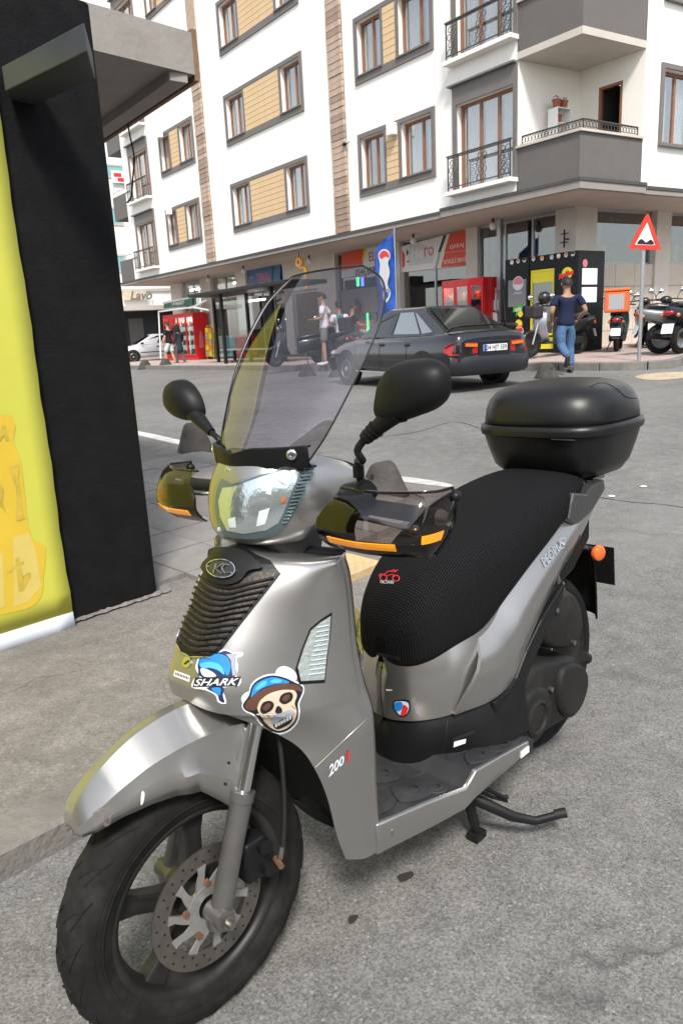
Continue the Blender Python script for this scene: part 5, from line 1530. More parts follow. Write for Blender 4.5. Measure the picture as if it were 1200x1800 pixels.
for (u, v) in ((893, 765), (990, 772)):
    TB = BVHTree.FromPolygons([p for r in lowr for p in r], MB().loft(lowr).f)
    q = [hit(TB, u + d, v + d * .04, .006) for d in (-20, -7, 7, 20)]
    MB().tube(q, .006, 6, flat=.6).build('case_hinge', 'case_plastic', case, SM)

# ---- engine, air box, shock, exhaust
def dome(poly, y0, y1, s=1, rings=((1.0, 0), (1.0, .55), (.97, .8), (.9, .95), (.8, 1.0))):
    c = V((sum(p[0] for p in poly) / len(poly), 0, sum(p[1] for p in poly) / len(poly)))
    P = cat([(x, 0, z) for x, z in poly], 4, True)
    return MB().loft([[V((c.x + (p.x - c.x) * k, (y0 + (y1 - y0) * t) * s, c.z + (p.z - c.z) * k)) for p in P] for k, t in rings])
part(dome([(.47, .38), (.40, .425), (.29, .44), (.16, .405), (.06, .375), (.0, .335), (-.012, .28), (.02, .215), (.10, .185), (.25, .195), (.40, .225), (.47, .29)], .06, .185), 'engine_case', 'engine_grey', smooth=50)
part(dome([(.17, .385), (.10, .372), (.035, .33), (.02, .27), (.06, .215), (.13, .20), (.19, .25), (.205, .33)], .17, .205), 'transmission_cover', 'engine_grey', smooth=50)
part(dome([(.42, .36), (.35, .385), (.28, .36), (.25, .30), (.28, .24), (.35, .215), (.42, .24), (.445, .30)], .17, .205), 'clutch_cover', 'engine_grey', smooth=50)
part(MB().lathe([(.055, .18), (.055, .21), (.045, .216), (.040, .210), (.001, .211)], (.35, 0, .30), (0, 1, 0), 28), 'cover_ring', 'engine_grey', smooth=40)
part(MB().cyl((.02, .18, .362), (-.008, .18, .345), .018, 14), 'breather', 'engine_grey', smooth=40)
part(dome([(.255, .585), (.17, .615), (.085, .60), (.02, .52), (.012, .455), (.05, .415), (.14, .425), (.235, .47), (.27, .53)], .08, .185), 'air_box', 'engine_grey', smooth=50)
for p in ((.205, .578), (.10, .44), (.24, .34), (.45, .335), (.44, .265), (.10, .215)):
    part(MB().cyl((p[0], .18, p[1]), (p[0], .196, p[1]), .008, 8), 'engine_bolt', 'steel')
part(MB().cbox((.455, .195, .325), (.05, .02, .03)), 'engine_bracket', 'steel', bevel=.003)
for s in (1, -1):
    hx = [(.03 + .055 * t + .017 * cos(t * 2 * pi * 8), (.128 + .017 * sin(t * 2 * pi * 8)) * s, .44 + .19 * t) for t in [i / 90 for i in range(91)]]
    sh_ = part(MB().tube([(.02, .128 * s, .42), (.095, .128 * s, .66)], .010, 10), 'shock_absorber', 'steel', smooth=60)
    part(MB().tube(hx, .0042, 6), 'spring', 'steel', sh_, smooth=60)
part(MB().box((.05, -.12, .24), (.50, .065, .40)), 'crankcase', 'engine_grey', bevel=.03)
part(MB().tube([(.42, -.12, .22), (.3, -.17, .23), (.18, -.19, .28), (-.22, -.2, .36)], [.02, .025, .055, .06], 16), 'muffler', 'metal_dark', smooth=50)
# ---- centre stand
sd_b = MB()
for s in (1, -1):
    sd_b.tube([(.60, .10 * s, .26), (.605, .135 * s, .17), (.572, .137 * s, .05), (.566, .138 * s, .018)], [.014, .016, .014, .011], 10)
    sd_b.cbox((.566, .138 * s, .011), (.045, .036, .02))
sd_b.tube([(.60, -.11, .25), (.60, .11, .25)], .014, 10)
stand = part(sd_b, 'centre_stand', 'metal_dark', smooth=50)
lp = [S(850, 1412, y=.18), S(900, 1435, z=.085), S(940, 1443, z=.068), S(982, 1432, z=.072)]
part(MB().tube([V((.600, .145, .15))] + lp, [.014, .014, .013, .011, .010], 10, flat=1.2), 'stand_lever', 'metal_dark', stand, smooth=50)
part(MB().tube([lp[-1] + V((.008, -.01, .0)), lp[-1] + V((-.012, .016, .008))], .014, 10), 'lever_pad', 'rubber', stand, smooth=50)
hk = [V((.62, .175, .215)), S(868, 1393, y=.19), S(885, 1402, y=.2), S(892, 1400, y=.205)]
part(MB().tube(cat(hk, 5), .006, 8), 'stand_hook', 'metal_dark', stand, smooth=50)
part(MB().tube([V((.62, .165, .20)), S(862, 1400, y=.185), S(890, 1408, y=.2)], .005, 8), 'stand_spring', 'metal_dark', stand, smooth=50)
# ================================================================== near shop building, pillar, banner
mat('black_render', (.0075, .0075, .0085), .8, spec=.18, var=.3, vscale=5, bump=.22, bscale=60, dirt=.3, dcol=(.02, .02, .02), dscale=9)
mat('eave_concrete', (.30, .275, .25), .9, var=.1, vscale=3, bump=.2, bscale=25, dirt=.35, dcol=(.18, .15, .12), dscale=2)
mat('eave_board', (.20, .12, .07), .8, var=.2, vscale=6, dirt=.4, dcol=(.1, .07, .05))
mat('banner_lime', (.56, .545, .075), .55, var=.06, vscale=3)
mat('banner_yellow', (.66, .46, .04), .6, var=.08, vscale=4)
mat('banner_pale', (.64, .50, .13), .6, var=.08, vscale=4)
mat('banner_letter', (.50, .37, .05), .6, var=.25, vscale=10)
mat('banner_hem', (.62, .65, .72), .6, var=.06, vscale=6)
mat('steel_box', (.055, .062, .078), .5, metal=.3, var=.15, vscale=10)
PR_ = on_ground(283, 1040, PH); PL_ = on_ground(139, 1090, PH)
wd = (PR_ - PL_); wd.z = 0; wd.normalize(); wn_ = V((-wd.y, wd.x, 0))       # along the wall, into the building
shop = thing('shop_building', 'black painted corner pillar and wall under a concrete eave beside the pavement', 'building', Matrix.Translation((PR_.x, PR_.y, 0)))
WF = frame_xy((PR_.x, PR_.y, 0), wd)                         # x along the wall, y into the building
zb = gz(PR_.x, PR_.y) + PH - .12
poly = []
for t in range(7):
    a = -pi / 2 + t * pi / 12
    poly.append((-.06 + .06 * cos(a), .06 + .06 * sin(a)))
poly = [(-.62, 0)] + poly + [(0, .5), (-.62, .5)]
MB().loft([[V((x, y, zb)) for x, y in poly], [V((x, y, 2.88)) for x, y in poly]]).build('pillar', 'black_render', shop, WF, smooth=40)
MB().box((-9, .02, zb), (-.622, .4, 2.88)).build('wall', 'black_render', shop, WF)
WI = WF.inverted()
ZE = 2.9
e1 = WI @ on_z(192, 233, ZE); e2 = WI @ on_z(336, 136, ZE)
ex = max(.7, (e1.x + e2.x) / 2)
def eave_pt(y):
    t = (y - e1.y) / (e2.y - e1.y); return V((e1.x + (e2.x - e1.x) * t, y, ZE))
pA, pB = eave_pt(3.0), eave_pt(e2.y - .05)
EY = e2.y - .05
MB().prism([pA, pB, V((-9, EY, ZE)), V((-9, 3.0, ZE))], (0, 0, .22)).build('eave', 'eave_concrete', shop, WF)
dv = (pB - pA).normalized(); ov = V((-dv.y, dv.x, 0));
if ov.x < 0: ov = -ov
MB().prism([pA + V((0, 0, -.03)), pB + V((0, 0, -.03)), pB + ov * .03 + V((0, 0, -.03)), pA + ov * .03 + V((0, 0, -.03))], (0, 0, .27)).build('eave_board', 'eave_board', shop, WF)
MB().prism([pA - ov * .16 + V((0, 0, -.05)), pB - ov * .16 + V((0, 0, -.05)), pB - ov * .05 + V((0, 0, -.05)), pA - ov * .05 + V((0, 0, -.05))], (0, 0, .049)).build('eave_drip', 'eave_concrete', shop, WF)
# rough mortar at the foot of the pillar
b = MB(); rr = []
for i in range(40):
    x = -.70 + i * .0195; h = random.uniform(.002, .009); w = random.uniform(.006, .022)
    rr.append([V((x, .01, zb + .11)), V((x, -w, zb + .113)), V((x, -w * .55, zb + .12 + h * .6)), V((x, -.002, zb + .12 + h)), V((x, .01, zb + .12 + h))])
b.loft(rr).build('mortar', 'concrete', shop, WF)
# banner sheet hanging in front of the wall
BX = (WI @ on_plane(66, 660, PL_ - wn_ * .03, wn_)).x
bz0 = (WI @ on_plane(135, 1108, PL_ - wn_ * .03, wn_)).z
rows = []
def bwave(x, z): return -.035 + .003 * sin(x * 5 + z * 1.3) + .002 * sin(z * 4.2 + x * 2)
for i in range(26):
    z = bz0 + (2.62 - bz0) * i / 25
    rows.append([V((BX - 3.2 + 3.2 * k / 40 + (.003 * sin(z * 9) + .002 * sin(z * 31) if k == 40 else 0), bwave(BX - 3.2 + 3.2 * k / 40, z), z)) for k in range(41)])
ban = MB().grid(rows[1:]).build('advertising_banner', 'banner_lime', None, WF, smooth=25, solid=.003)
tag(ban, 'lime green and yellow vinyl banner hung on the black wall beside the pillar', 'banner')
MB().grid(rows[:2]).build('banner_hem', 'banner_hem', ban, WF, smooth=25, solid=.003)
def ban_patch(name, m, px, off):
    P = [WI @ on_plane(u, v, PL_ - wn_ * .03, wn_) for u, v in px]
    c = sum(P, V((0, 0, 0))) / len(P)
    b = MB()
    rr = []
    for k in (1.0, .66, .33, .05): rr.append([V((c.x + (p.x - c.x) * k, bwave(c.x + (p.x - c.x) * k, c.z + (p.z - c.z) * k) - off, c.z + (p.z - c.z) * k)) for p in P])
    b.loft(rr, False); b.f.append(tuple(range(len(b.v) - len(P), len(b.v))))
    return b.build(name, m, ban, WF)
ban_patch('banner_print', 'banner_yellow', cp([(-300, 720), (-100, 728), (18, 730), (22, 775), (36, 812), (46, 900), (52, 935), (62, 952), (80, 960), (76, 1010), (72, 1048), (50, 1068), (20, 1076), (-100, 1110), (-300, 1180)], 2), .0020)
ban_patch('banner_print', 'banner_pale', [(-60, 985), (5, 972), (8, 1066), (-40, 1084), (-80, 1090)], .0030)
ban_patch('banner_print', 'banner_pale', [(22, 945), (50, 936), (62, 965), (72, 1030), (48, 1058), (24, 1066)], .0028)
for px in ([(-6, 776), (2, 748), (8, 748), (15, 774), (10, 775), (7, 765), (1, 766), (-1, 776)], [(16, 820), (32, 816), (33, 822), (29, 824), (40, 905), (43, 912), (28, 916), (28, 912), (33, 909), (24, 826), (17, 827)], [(-12, 870), (-2, 850), (6, 860), (4, 885), (12, 905), (2, 890), (-10, 888)], [(26, 982), (33, 978), (38, 1030), (52, 1005), (54, 1012), (40, 1038), (32, 1040)], [(12, 1002), (40, 985), (42, 990), (12, 1008)]):
    ban_patch('banner_print', 'banner_letter', px, .0038)
# steel sign bracket fixed high on the pillar
q0, q1, q2 = on_z(10, 160, 2.42), on_z(35, 198, 2.42), on_z(168, 139, 2.42)
sb = MB().prism([q0, q1, q2, q0 + (q2 - q1)], (0, 0, .09)).build('steel_bracket', 'steel_box', None, ID, bevel=.004)
tag(sb, 'dark steel box bracket projecting near the top of the black pillar', 'bracket')
# loose cable hanging from the eave
cb_ = [on_plane(u, v, PR_ + wd * 1.1, wd) for u, v in ((206, 60), (209, 150), (220, 190), (228, 235), (236, 275), (234, 310), (231, 345), (224, 356))]
tag(MB().tube(cat(cb_, 6), .006, 6).build('hanging_cable', 'rubber', None, smooth=60), 'loose black cable dangling from the concrete eave', 'cable')

# ================================================================== concrete bollards
mat('bollard', (.06, .055, .05), .92, var=.25, vscale=6, bump=.4, bscale=45, dirt=.5, dcol=(.12, .11, .1), dscale=4)
def bollard(p, h, w, d, rot, label, group=None):
    """half-dome concrete block: a rounded wedge"""
    b = MB(); rr = []
    for k, z in ((1.0, -.03), (1.0, .03), (.88, .2), (.70, .46), (.52, .72), (.36, .9), (.18, .98), (.03, 1.0)):
        rr.append([V((w / 2 * k * math.copysign(abs(cos(t)) ** .8, cos(t)), d / 2 * (k * .55 + .45) * math.copysign(abs(sin(t)) ** .8, sin(t)), z * h)) for t in [2 * pi * i / 20 for i in range(20)]])
    o = b.loft(rr).build('bollard', 'bollard', None, frame_rz(p, rot), smooth=50)
    tag(o, label, 'bollard', group)
    MB().lathe([(.022, 0), (.022, .012), (.001, .012)], (0, -d * .36, h * .62), (0, -1, .25), 10).build('bolt_hole', 'rubber', o, frame_rz(p, rot))
    return o
def gp(u, v, dz=0.0):
    p = on_ground(u, v, dz); return V((p.x, p.y, gz(p.x, p.y) + dz))
bollard(gp(344, 793, .07), .32, .46, .32, radians(-45), 'weathered concrete bollard beside the white kerb, behind the right mirror of the silver scooter')
bollard(gp(674, 870, .05), .27, .42, .34, radians(-45), 'weathered concrete bollard standing behind the silver scooter handlebar')
bollard(gp(960, 664), .27, .44, .36, radians(20), 'grey half dome bollard on the road near the man in the navy shirt')
bollard(gp(540, 661), .30, .46, .34, radians(0), 'concrete bollard seen through the windscreen in front of the key cutter entrance')
bollard(gp(596, 662), .30, .50, .38, radians(0), 'concrete bollard seen through the windscreen by the front bumper of the dark saloon')
bollard(gp(256, 649), .40, .66, .4, radians(30), 'small concrete bollard at the kerb beside the white parked car')
bollard(gp(292, 648), .40, .66, .4, radians(30), 'small concrete bollard at the feet of the man in the black shirt')
# dry weeds by the kerb
mat('weed', (.20, .21, .05), .8, var=.4, vscale=30)
mat('weed_dry', (.36, .26, .10), .85, var=.3, vscale=30)
def weeds(c, n, rad, h, label, m):
    b = MB()
    for i in range(n):
        a = random.uniform(0, 2 * pi); r = rad * sqrt(random.random())
        p = V((r * cos(a), r * sin(a), 0)); hh = h * random.uniform(.5, 1.1); ln = V((random.uniform(-.6, .6), random.uniform(-.6, .6), 0)) * hh
        w = V((cos(a + 1.6), sin(a + 1.6), 0)) * random.uniform(.0015, .0035)
        m1 = p + ln * .35 + V((0, 0, hh * .6)); t = p + ln + V((0, 0, hh))
        b.add([p - w, p + w, m1 + w, t, m1 - w], [(0, 1, 2, 3, 4)])
    o = b.build('weeds', m, None, Matrix.Translation(c)); tag(o, label, 'weeds', None, 'stuff'); return o
weeds(gp(628, 1135, .07), 130, .10, .15, 'tuft of green weeds growing at the kerb behind the scooter apron', 'weed')
weeds(gp(626, 1120, .07), 110, .09, .13, 'dry yellow weeds mixed in the tuft at the kerb', 'weed_dry')
weeds(gp(1170, 647), 60, .25, .09, 'sparse weeds along the far kerb near the road sign', 'weed')

# ================================================================== road sign
mat('sign_red', (.62, .035, .02), .4); mat('sign_white', (.80, .80, .78), .4)
pp = gp(1122, 634, FH)
ptop = at_y(1131, 395, pp.y)
sg = thing('road_sign', 'red bordered triangular uneven road warning sign on a grey pole', 'road sign', Matrix.Translation(pp))
tp_ = V((ptop.x * .5 + pp.x * .5, pp.y, ptop.z))
MB().tube([pp + V((0, 0, -.05)), at_y(1131, 420, pp.y)], .035, 12).build('pole', 'metal_grey', sg, smooth=60)
def tri_px(px, y): return [at_y(u, v, pp.y - y) for u, v in px]
def ccw(pts): return pts
T0 = cp([(1137, 378), (1140, 379), (1158, 433), (1156, 439), (1108, 437), (1106, 432), (1133, 380)], 2)
pln = MB().prism(tri_px(T0, .04), (0, -.008, 0)).build('sign_plate', 'sign_red', sg)
cxy = (1133.5, 419)
T1 = [(1136.5, 391), (1150, 431), (1115, 430)]
MB().prism(tri_px(T1, .049), (0, -.003, 0)).build('sign_face', 'sign_white', pln)
bump_ = cp([(1119, 429), (1120, 425), (1126, 420), (1131, 423), (1134, 426), (1138, 424), (1143, 421), (1148, 426), (1148, 430)], 4, False) + [(1148, 430), (1119, 429)]
MB().prism(tri_px(bump_[:-1], .053), (0, -.003, 0)).build('sign_symbol', 'ink_black' if 'ink_black' in MATS else mat('ink_black', (.012, .012, .014), .4), pln)

# ================================================================== people
mat('skin', (.45, .26, .17), .55, var=.06, vscale=20); mat('skin_tan', (.34, .185, .115), .55, var=.06, vscale=20)
mat('hair_dark', (.012, .009, .008), .6); mat('hair_short', (.03, .022, .017), .7)
mat('cloth_navy', (.007, .012, .042), .9, var=.2, vscale=25); mat('denim', (.06, .125, .235), .9, var=.25, vscale=20); mat('cloth_black', (.010, .010, .012), .9)
mat('cloth_pale', (.50, .58, .58), .9, var=.08, vscale=20); mat('cloth_white', (.72, .73, .76), .9, var=.06, vscale=20); mat('cloth_grey', (.16, .16, .155), .9, var=.1, vscale=20)
mat('cloth_dark', (.022, .026, .04), .9, var=.2, vscale=20); mat('cloth_slate', (.07, .085, .10), .9, var=.2, vscale=20); mat('shoe_dark', (.03, .025, .022), .7); mat('shoe_white', (.65, .65, .66), .6)
mat('teal_print', (.03, .28, .26), .8); mat('bag_dark', (.03, .02, .03), .8, var=.3, vscale=30)
def skin_obj(name, chain, m, parent, fr, sub=2, root=0):
    """chain: list of (key, pos, radius, parent_key)"""
    idx = {c[0]: i for i, c in enumerate(chain)}
    me = bpy.data.meshes.new(name)
    me.from_pydata([c[1] for c in chain], [(idx[c[3]], i) for i, c in enumerate(chain) if c[3] is not None], [])
    me.materials.append(MATS[m])
    o = bpy.data.objects.new(name, me); col.objects.link(o); o.matrix_basis = fr
    if parent is not None:
        o.parent = parent; o.matrix_parent_inverse = parent.matrix_basis.inverted()
    md = o.modifiers.new('skin', 'SKIN'); md.use_smooth_shade = True; md.branch_smoothing = .6
    for i, c in enumerate(chain):
        r = c[2] if isinstance(c[2], tuple) else (c[2], c[2])
        me.skin_vertices[0].data[i].radius = r
        me.skin_vertices[0].data[i].use_root = (i == root)
    sb_ = o.modifiers.new('sub', 'SUBSURF'); sb_.levels = sub; sb_.render_levels = sub
    return o
def hand(b, wrist, dirn, side, size=1.0):
    d = dirn.normalized(); sdv = side.normalized(); n = d.cross(sdv)
    palm = [wrist + d * t * size + sdv * w * size for t, w in ((0, -.025), (0, .025), (.09, .04), (.095, -.038))]
    b.prism([p - n * .012 * size for p in palm], n * .024 * size)
    for k, L in enumerate((.07, .08, .075, .058)):
        o = wrist + (d * .09 + sdv * (-.03 + k * .02)) * size
        b.tube([o, o + (d * L * .55 + n * .012) * size, o + (d * L + n * .035) * size], [.0095 * size, .009 * size, .007 * size], 6)
    o = wrist + (d * .03 - sdv * .03) * size
    b.tube([o, o + (d * .03 - sdv * .025) * size, o + (d * .06 - sdv * .03 + n * .01) * size], [.011 * size, .0105 * size, .008 * size], 6)
def person(name_label, fr, J, shirt, bottom, skin='skin', hair='hair_short', shoe='shoe_dark', shorts=False, sleeve=.5, scarf=None, long_coat=False, hair_len=0.0):
    """J: joints pelvis, chest, neck, head, (l/r) sho, elb, wri, hip, kne, ank, toe; x right, y forward, z up"""
    p = thing('person', name_label, 'person', fr)
    g = {k: V(v) for k, v in J.items()}
    ch = [('pelvis', g['pelvis'], (.105, .09), None), ('belly', g['pelvis'].lerp(g['chest'], .5), (.112, .09), 'pelvis'), ('chest', g['chest'], (.125, .095), 'belly'), ('neck0', g['neck'] - V((0, 0, .03)), .062, 'chest'), ('neck', g['neck'] + V((0, 0, .04)), .052, 'neck0')]
    hd = g['head'] - g['neck']
    ch += [('jaw', g['neck'] + hd * .55, (.062, .07), 'neck'), ('skull', g['head'], (.078, .095), 'jaw'), ('crown', g['head'] + hd.normalized() * .075, (.055, .07), 'skull')]
    for s in 'lr':
        ch += [(s + 'sho', g[s + 'sho'], .057, 'chest'), (s + 'elb', g[s + 'elb'], .041, s + 'sho'), (s + 'for', g[s + 'elb'].lerp(g[s + 'wri'], .4), .039, s + 'elb'), (s + 'wri', g[s + 'wri'], .027, s + 'for')]
        ch += [(s + 'hip', V((g[s + 'hip'].x * .78, g[s + 'hip'].y, g[s + 'hip'].z - .05)), .074, 'pelvis'), (s + 'thi', g[s + 'hip'].lerp(g[s + 'kne'], .5), .070, s + 'hip'), (s + 'kne', g[s + 'kne'], .056, s + 'thi'), (s + 'cal', g[s + 'kne'].lerp(g[s + 'ank'], .35), .056, s + 'kne'), (s + 'ank', g[s + 'ank'], .036, s + 'cal')]
    body = skin_obj('body', ch, skin, p, fr)
    fw = V(J.get('face', (0, 1, 0))).normalized(); upv = hd.normalized(); sv = fw.cross(upv)
    hb_ = MB()
    for s in 'lr':
        hand(hb_, g[s + 'wri'], g[s + 'wri'] - g[s + 'elb'], fw)
    hb_.build('hand', skin, body, fr, smooth=60)
    # face: nose, ears, brow, mouth
    fc = MB(); h = g['head']
    fc.tube([h + fw * .088 + upv * .015, h + fw * .112 - upv * .02, h + fw * .092 - upv * .03], [.008, .013, .01], 6)
    for s in (-1, 1): fc.sphere(h + sv * .083 * s - upv * .005, (.012, .022, .03), 8, 6)
    fc.build('face', skin, body, fr, smooth=60)
    ey = MB()
    for s in (-1, 1): ey.sphere(h + fw * .086 + sv * .03 * s + upv * .015, .010, 6, 5)
    ey.tube([h + fw * .087 - upv * .055 + sv * .02, h + fw * .09 - upv * .055 - sv * .02], .005, 5)
    ey.build('eyes_and_mouth', hair, body, fr)
    # hair cap
    if scarf is None:
        hc = MB(); rr = []
        for i in range(7):
            a = i / 6 * pi * .60
            rr.append([h + upv * (.115 * cos(a) + .02) + (fw * (cos(t) * .105 - .014) + sv * sin(t) * .088) * max(.06, sin(a)) - (upv * .012 * max(0, -cos(t)) + V((0, 0, hair_len)) * max(0, -cos(t))) * sin(a) + upv * .045 * max(0, cos(t)) * sin(a) for t in [2 * pi * k / 18 for k in range(18)]])
        hc.loft(rr).build('hair', hair, p, fr, smooth=60)
    else:
        hc = MB(); rr = []
        for i in range(9):
            a = i / 8 * pi * .78; gap = i > 2
            rr.append([h + upv * (.128 * cos(a) - (.10 if i > 6 else 0)) + (fw * (cos(t) * (.118 if not gap else .118 - .05 * max(0, cos(t)) ** 2)) + sv * sin(t) * .105) * max(.06, sin(a) ** .7) * (1.0 if i < 7 else 1.25) for t in [2 * pi * k / 18 for k in range(18)]])
        hc.loft(rr).build('headscarf', scarf, p, fr, smooth=60)
    # shirt
    tc = [('hem', g['pelvis'] + V((0, 0, -.10 if not long_coat else -.42)), (.165, .140) if not long_coat else (.2, .18), None), ('pelvis', g['pelvis'] + V((0, 0, .02 if not long_coat else -.1)), (.160, .135), 'hem'), ('belly', g['pelvis'].lerp(g['chest'], .45), (.142, .115), 'pelvis'), ('chest', g['chest'], (.152, .118), 'belly'), ('col', g['neck'] - V((0, 0, .045)), (.075, .07), 'chest')]
    for s in 'lr':
        e = g[s + 'sho'].lerp(g[s + 'elb'], min(1, sleeve * 1.45) if sleeve < 1 else 1)
        tc += [(s + 'sho', g[s + 'sho'], .075, 'chest'), (s + 'slv', e, .068 if sleeve < 1 else .058, s + 'sho')]
        if sleeve >= 1: tc += [(s + 'cuf', g[s + 'wri'].lerp(g[s + 'elb'], .08), .046, s + 'slv')]
    skin_obj('shirt' if not long_coat else 'coat', tc, shirt, p, fr)
    # trousers
    bc = [('waist', g['pelvis'] + V((0, 0, .07)), (.122, .105), None), ('pelvis', g['pelvis'] + V((0, 0, -.03)), (.128, .112), 'waist')]
    for s in 'lr':
        k_ = g[s + 'kne']; end = g[s + 'ank'] + V((0, 0, .03)) if not shorts else k_.lerp(g[s + 'hip'], .08)
        hp_ = g[s + 'hip']; hp_ = V((hp_.x * .78, hp_.y, hp_.z - .05))
        bc += [(s + 'hip', hp_, .098, 'pelvis'), (s + 'thi', g[s + 'hip'].lerp(k_, .5), .092 if not shorts else .104, s + 'hip')]
        if not shorts: bc += [(s + 'kne', k_, .075, s + 'thi'), (s + 'cal', k_.lerp(g[s + 'ank'], .4), .073, s + 'kne'), (s + 'end', end, .062, s + 'cal')]
        else: bc += [(s + 'end', end, .105, s + 'thi')]
    skin_obj('trousers' if not shorts else 'shorts', bc, bottom, p, fr)
    for s in 'lr':
        a = g[s + 'ank']; t = g[s + 'toe']; d = (t - a); dn = V((d.x, d.y, d.z)).normalized()
        heel = a - dn * .06
        hz = V((0, 0, -.03))
        MB().tube([heel + hz * .9, a + hz, a.lerp(t, .5) + hz * 1.0, t + V((0, 0, .0))], [.040, .047, .045, .032], 10, flat=.85).build('shoe', shoe, p, fr, smooth=60)
    return p
STAND = dict(pelvis=(0, 0, .95), chest=(0, .0, 1.28), neck=(0, .01, 1.48), head=(0, .03, 1.63), lsho=(-.19, 0, 1.40), lelb=(-.25, -.02, 1.13), lwri=(-.24, .08, .90), rsho=(.19, 0, 1.40), relb=(.25, -.02, 1.13), rwri=(.24, .08, .90),
             lhip=(-.10, 0, .90), lkne=(-.11, .03, .50), lank=(-.11, 0, .085), ltoe=(-.12, .16, .035), rhip=(.10, 0, .90), rkne=(.11, .03, .50), rank=(.11, 0, .085), rtoe=(.12, .16, .035))
def pose(**k):
    d = dict(STAND); d.update(k); return d
# man in navy shirt, walking away
mp_ = gp(993, 656)
person('man in navy T-shirt and blue jeans walking away across the road', frame_rz(mp_, radians(4)) @ Matrix.Diagonal((1.14, 1.12, 1.0, 1.0)),
       pose(rkne=(.10, .10, .50), rank=(.10, .02, .085), rtoe=(.11, .17, .035), lkne=(-.09, -.02, .52), lank=(-.10, -.34, .30), ltoe=(-.11, -.30, .14), lelb=(-.27, -.06, 1.14), lwri=(-.22, .10, .95), relb=(.29, -.08, 1.14), rwri=(.22, .10, .98), pelvis=(0, .03, .94), lhip=(-.10, .02, .90), rhip=(.10, .03, .90)), 'cloth_navy', 'denim', 'skin_tan', 'hair_dark')
lm_ = gp(302, 644, .02)
person('man in black T-shirt and pale shorts walking on the kerb by the market', frame_rz(lm_, radians(60)) @ Matrix.Scale(1.06, 4),
       pose(lkne=(-.1, .16, .52), lank=(-.1, .14, .09), ltoe=(-.1, .30, .05), rkne=(.1, -.02, .5), rank=(.1, -.16, .12), rtoe=(.1, -.02, .05), relb=(.26, -.1, 1.14), rwri=(.24, -.06, .9)), 'cloth_black', 'cloth_pale', 'skin', 'hair_short', 'shoe_dark', shorts=True, sleeve=.55)
wm_ = gp(319, 643, .02)
person('person in dark headscarf and coat walking beside the man in pale shorts', frame_rz(wm_, radians(50)) @ Matrix.Scale(.96, 4),
       pose(lkne=(-.1, .12, .5), lank=(-.1, .12, .09), rkne=(.1, -.02, .5), rank=(.1, -.18, .11), rtoe=(.1, -.04, .05), ltoe=(-.1, .27, .04), relb=(.30, .1, 1.15), rwri=(.34, .28, 1.0)), 'cloth_dark', 'cloth_slate', 'skin', 'hair_dark', 'shoe_dark', sleeve=1, scarf='cloth_black', long_coat=True)
tm_ = gp(574, 642, FH)
person('man in white T-shirt and grey shorts standing by the parked scooters', frame_rz(tm_, radians(80)) @ Matrix.Scale(1.06, 4),
       pose(lkne=(-.1, .02, .5), rkne=(.1, .06, .5), rank=(.1, .10, .085), rtoe=(.12, .26, .035), relb=(.28, -.14, 1.16), rwri=(.2, -.02, 1.0), lelb=(-.26, .02, 1.14), lwri=(-.18, .22, 1.12)), 'cloth_white', 'cloth_grey', 'skin', 'hair_short', 'shoe_white', shorts=True)
SIT = dict(pelvis=(0, 0, .80), chest=(0, .06, 1.12), neck=(0, .09, 1.33), head=(0, .12, 1.48), lsho=(-.19, .07, 1.25), lelb=(-.24, .12, .99), lwri=(-.24, .34, .98), rsho=(.19, .07, 1.25), relb=(.24, .12, .99), rwri=(.24, .34, .98),
           lhip=(-.10, .02, .79), lkne=(-.16, .38, .70), lank=(-.15, .36, .30), ltoe=(-.15, .50, .26), rhip=(.10, .02, .79), rkne=(.16, .38, .70), rank=(.15, .36, .30), rtoe=(.15, .50, .26))
rd_ = gp(603, 641, FH)
pr_ = person('rider in white and teal T-shirt with a dark bag seated on a parked scooter', frame_rz(rd_, radians(25)), SIT, 'cloth_white', 'cloth_dark', 'skin_tan', 'hair_dark')
bgm = frame_rz(rd_, radians(25))
bag = MB().cbox((.02, -.17, 1.02), (.34, .16, .34)).build('waist_bag', 'bag_dark', None, bgm, bevel=.05, bseg=3); tag(bag, 'dark bag carried on the back of the seated rider', 'bag')
MB().cbox((-.05, -.05, 1.17), (.2, .06, .2)).build('shirt_print', 'teal_print', pr_, bgm, bevel=.03)
rd2 = V((rd_.x + .25, rd_.y + 1.0, rd_.z))
person('dark haired person in black sitting beyond the rider with the bag', frame_rz(rd2, radians(-60)), SIT, 'cloth_black', 'cloth_dark', 'skin_tan', 'hair_dark')

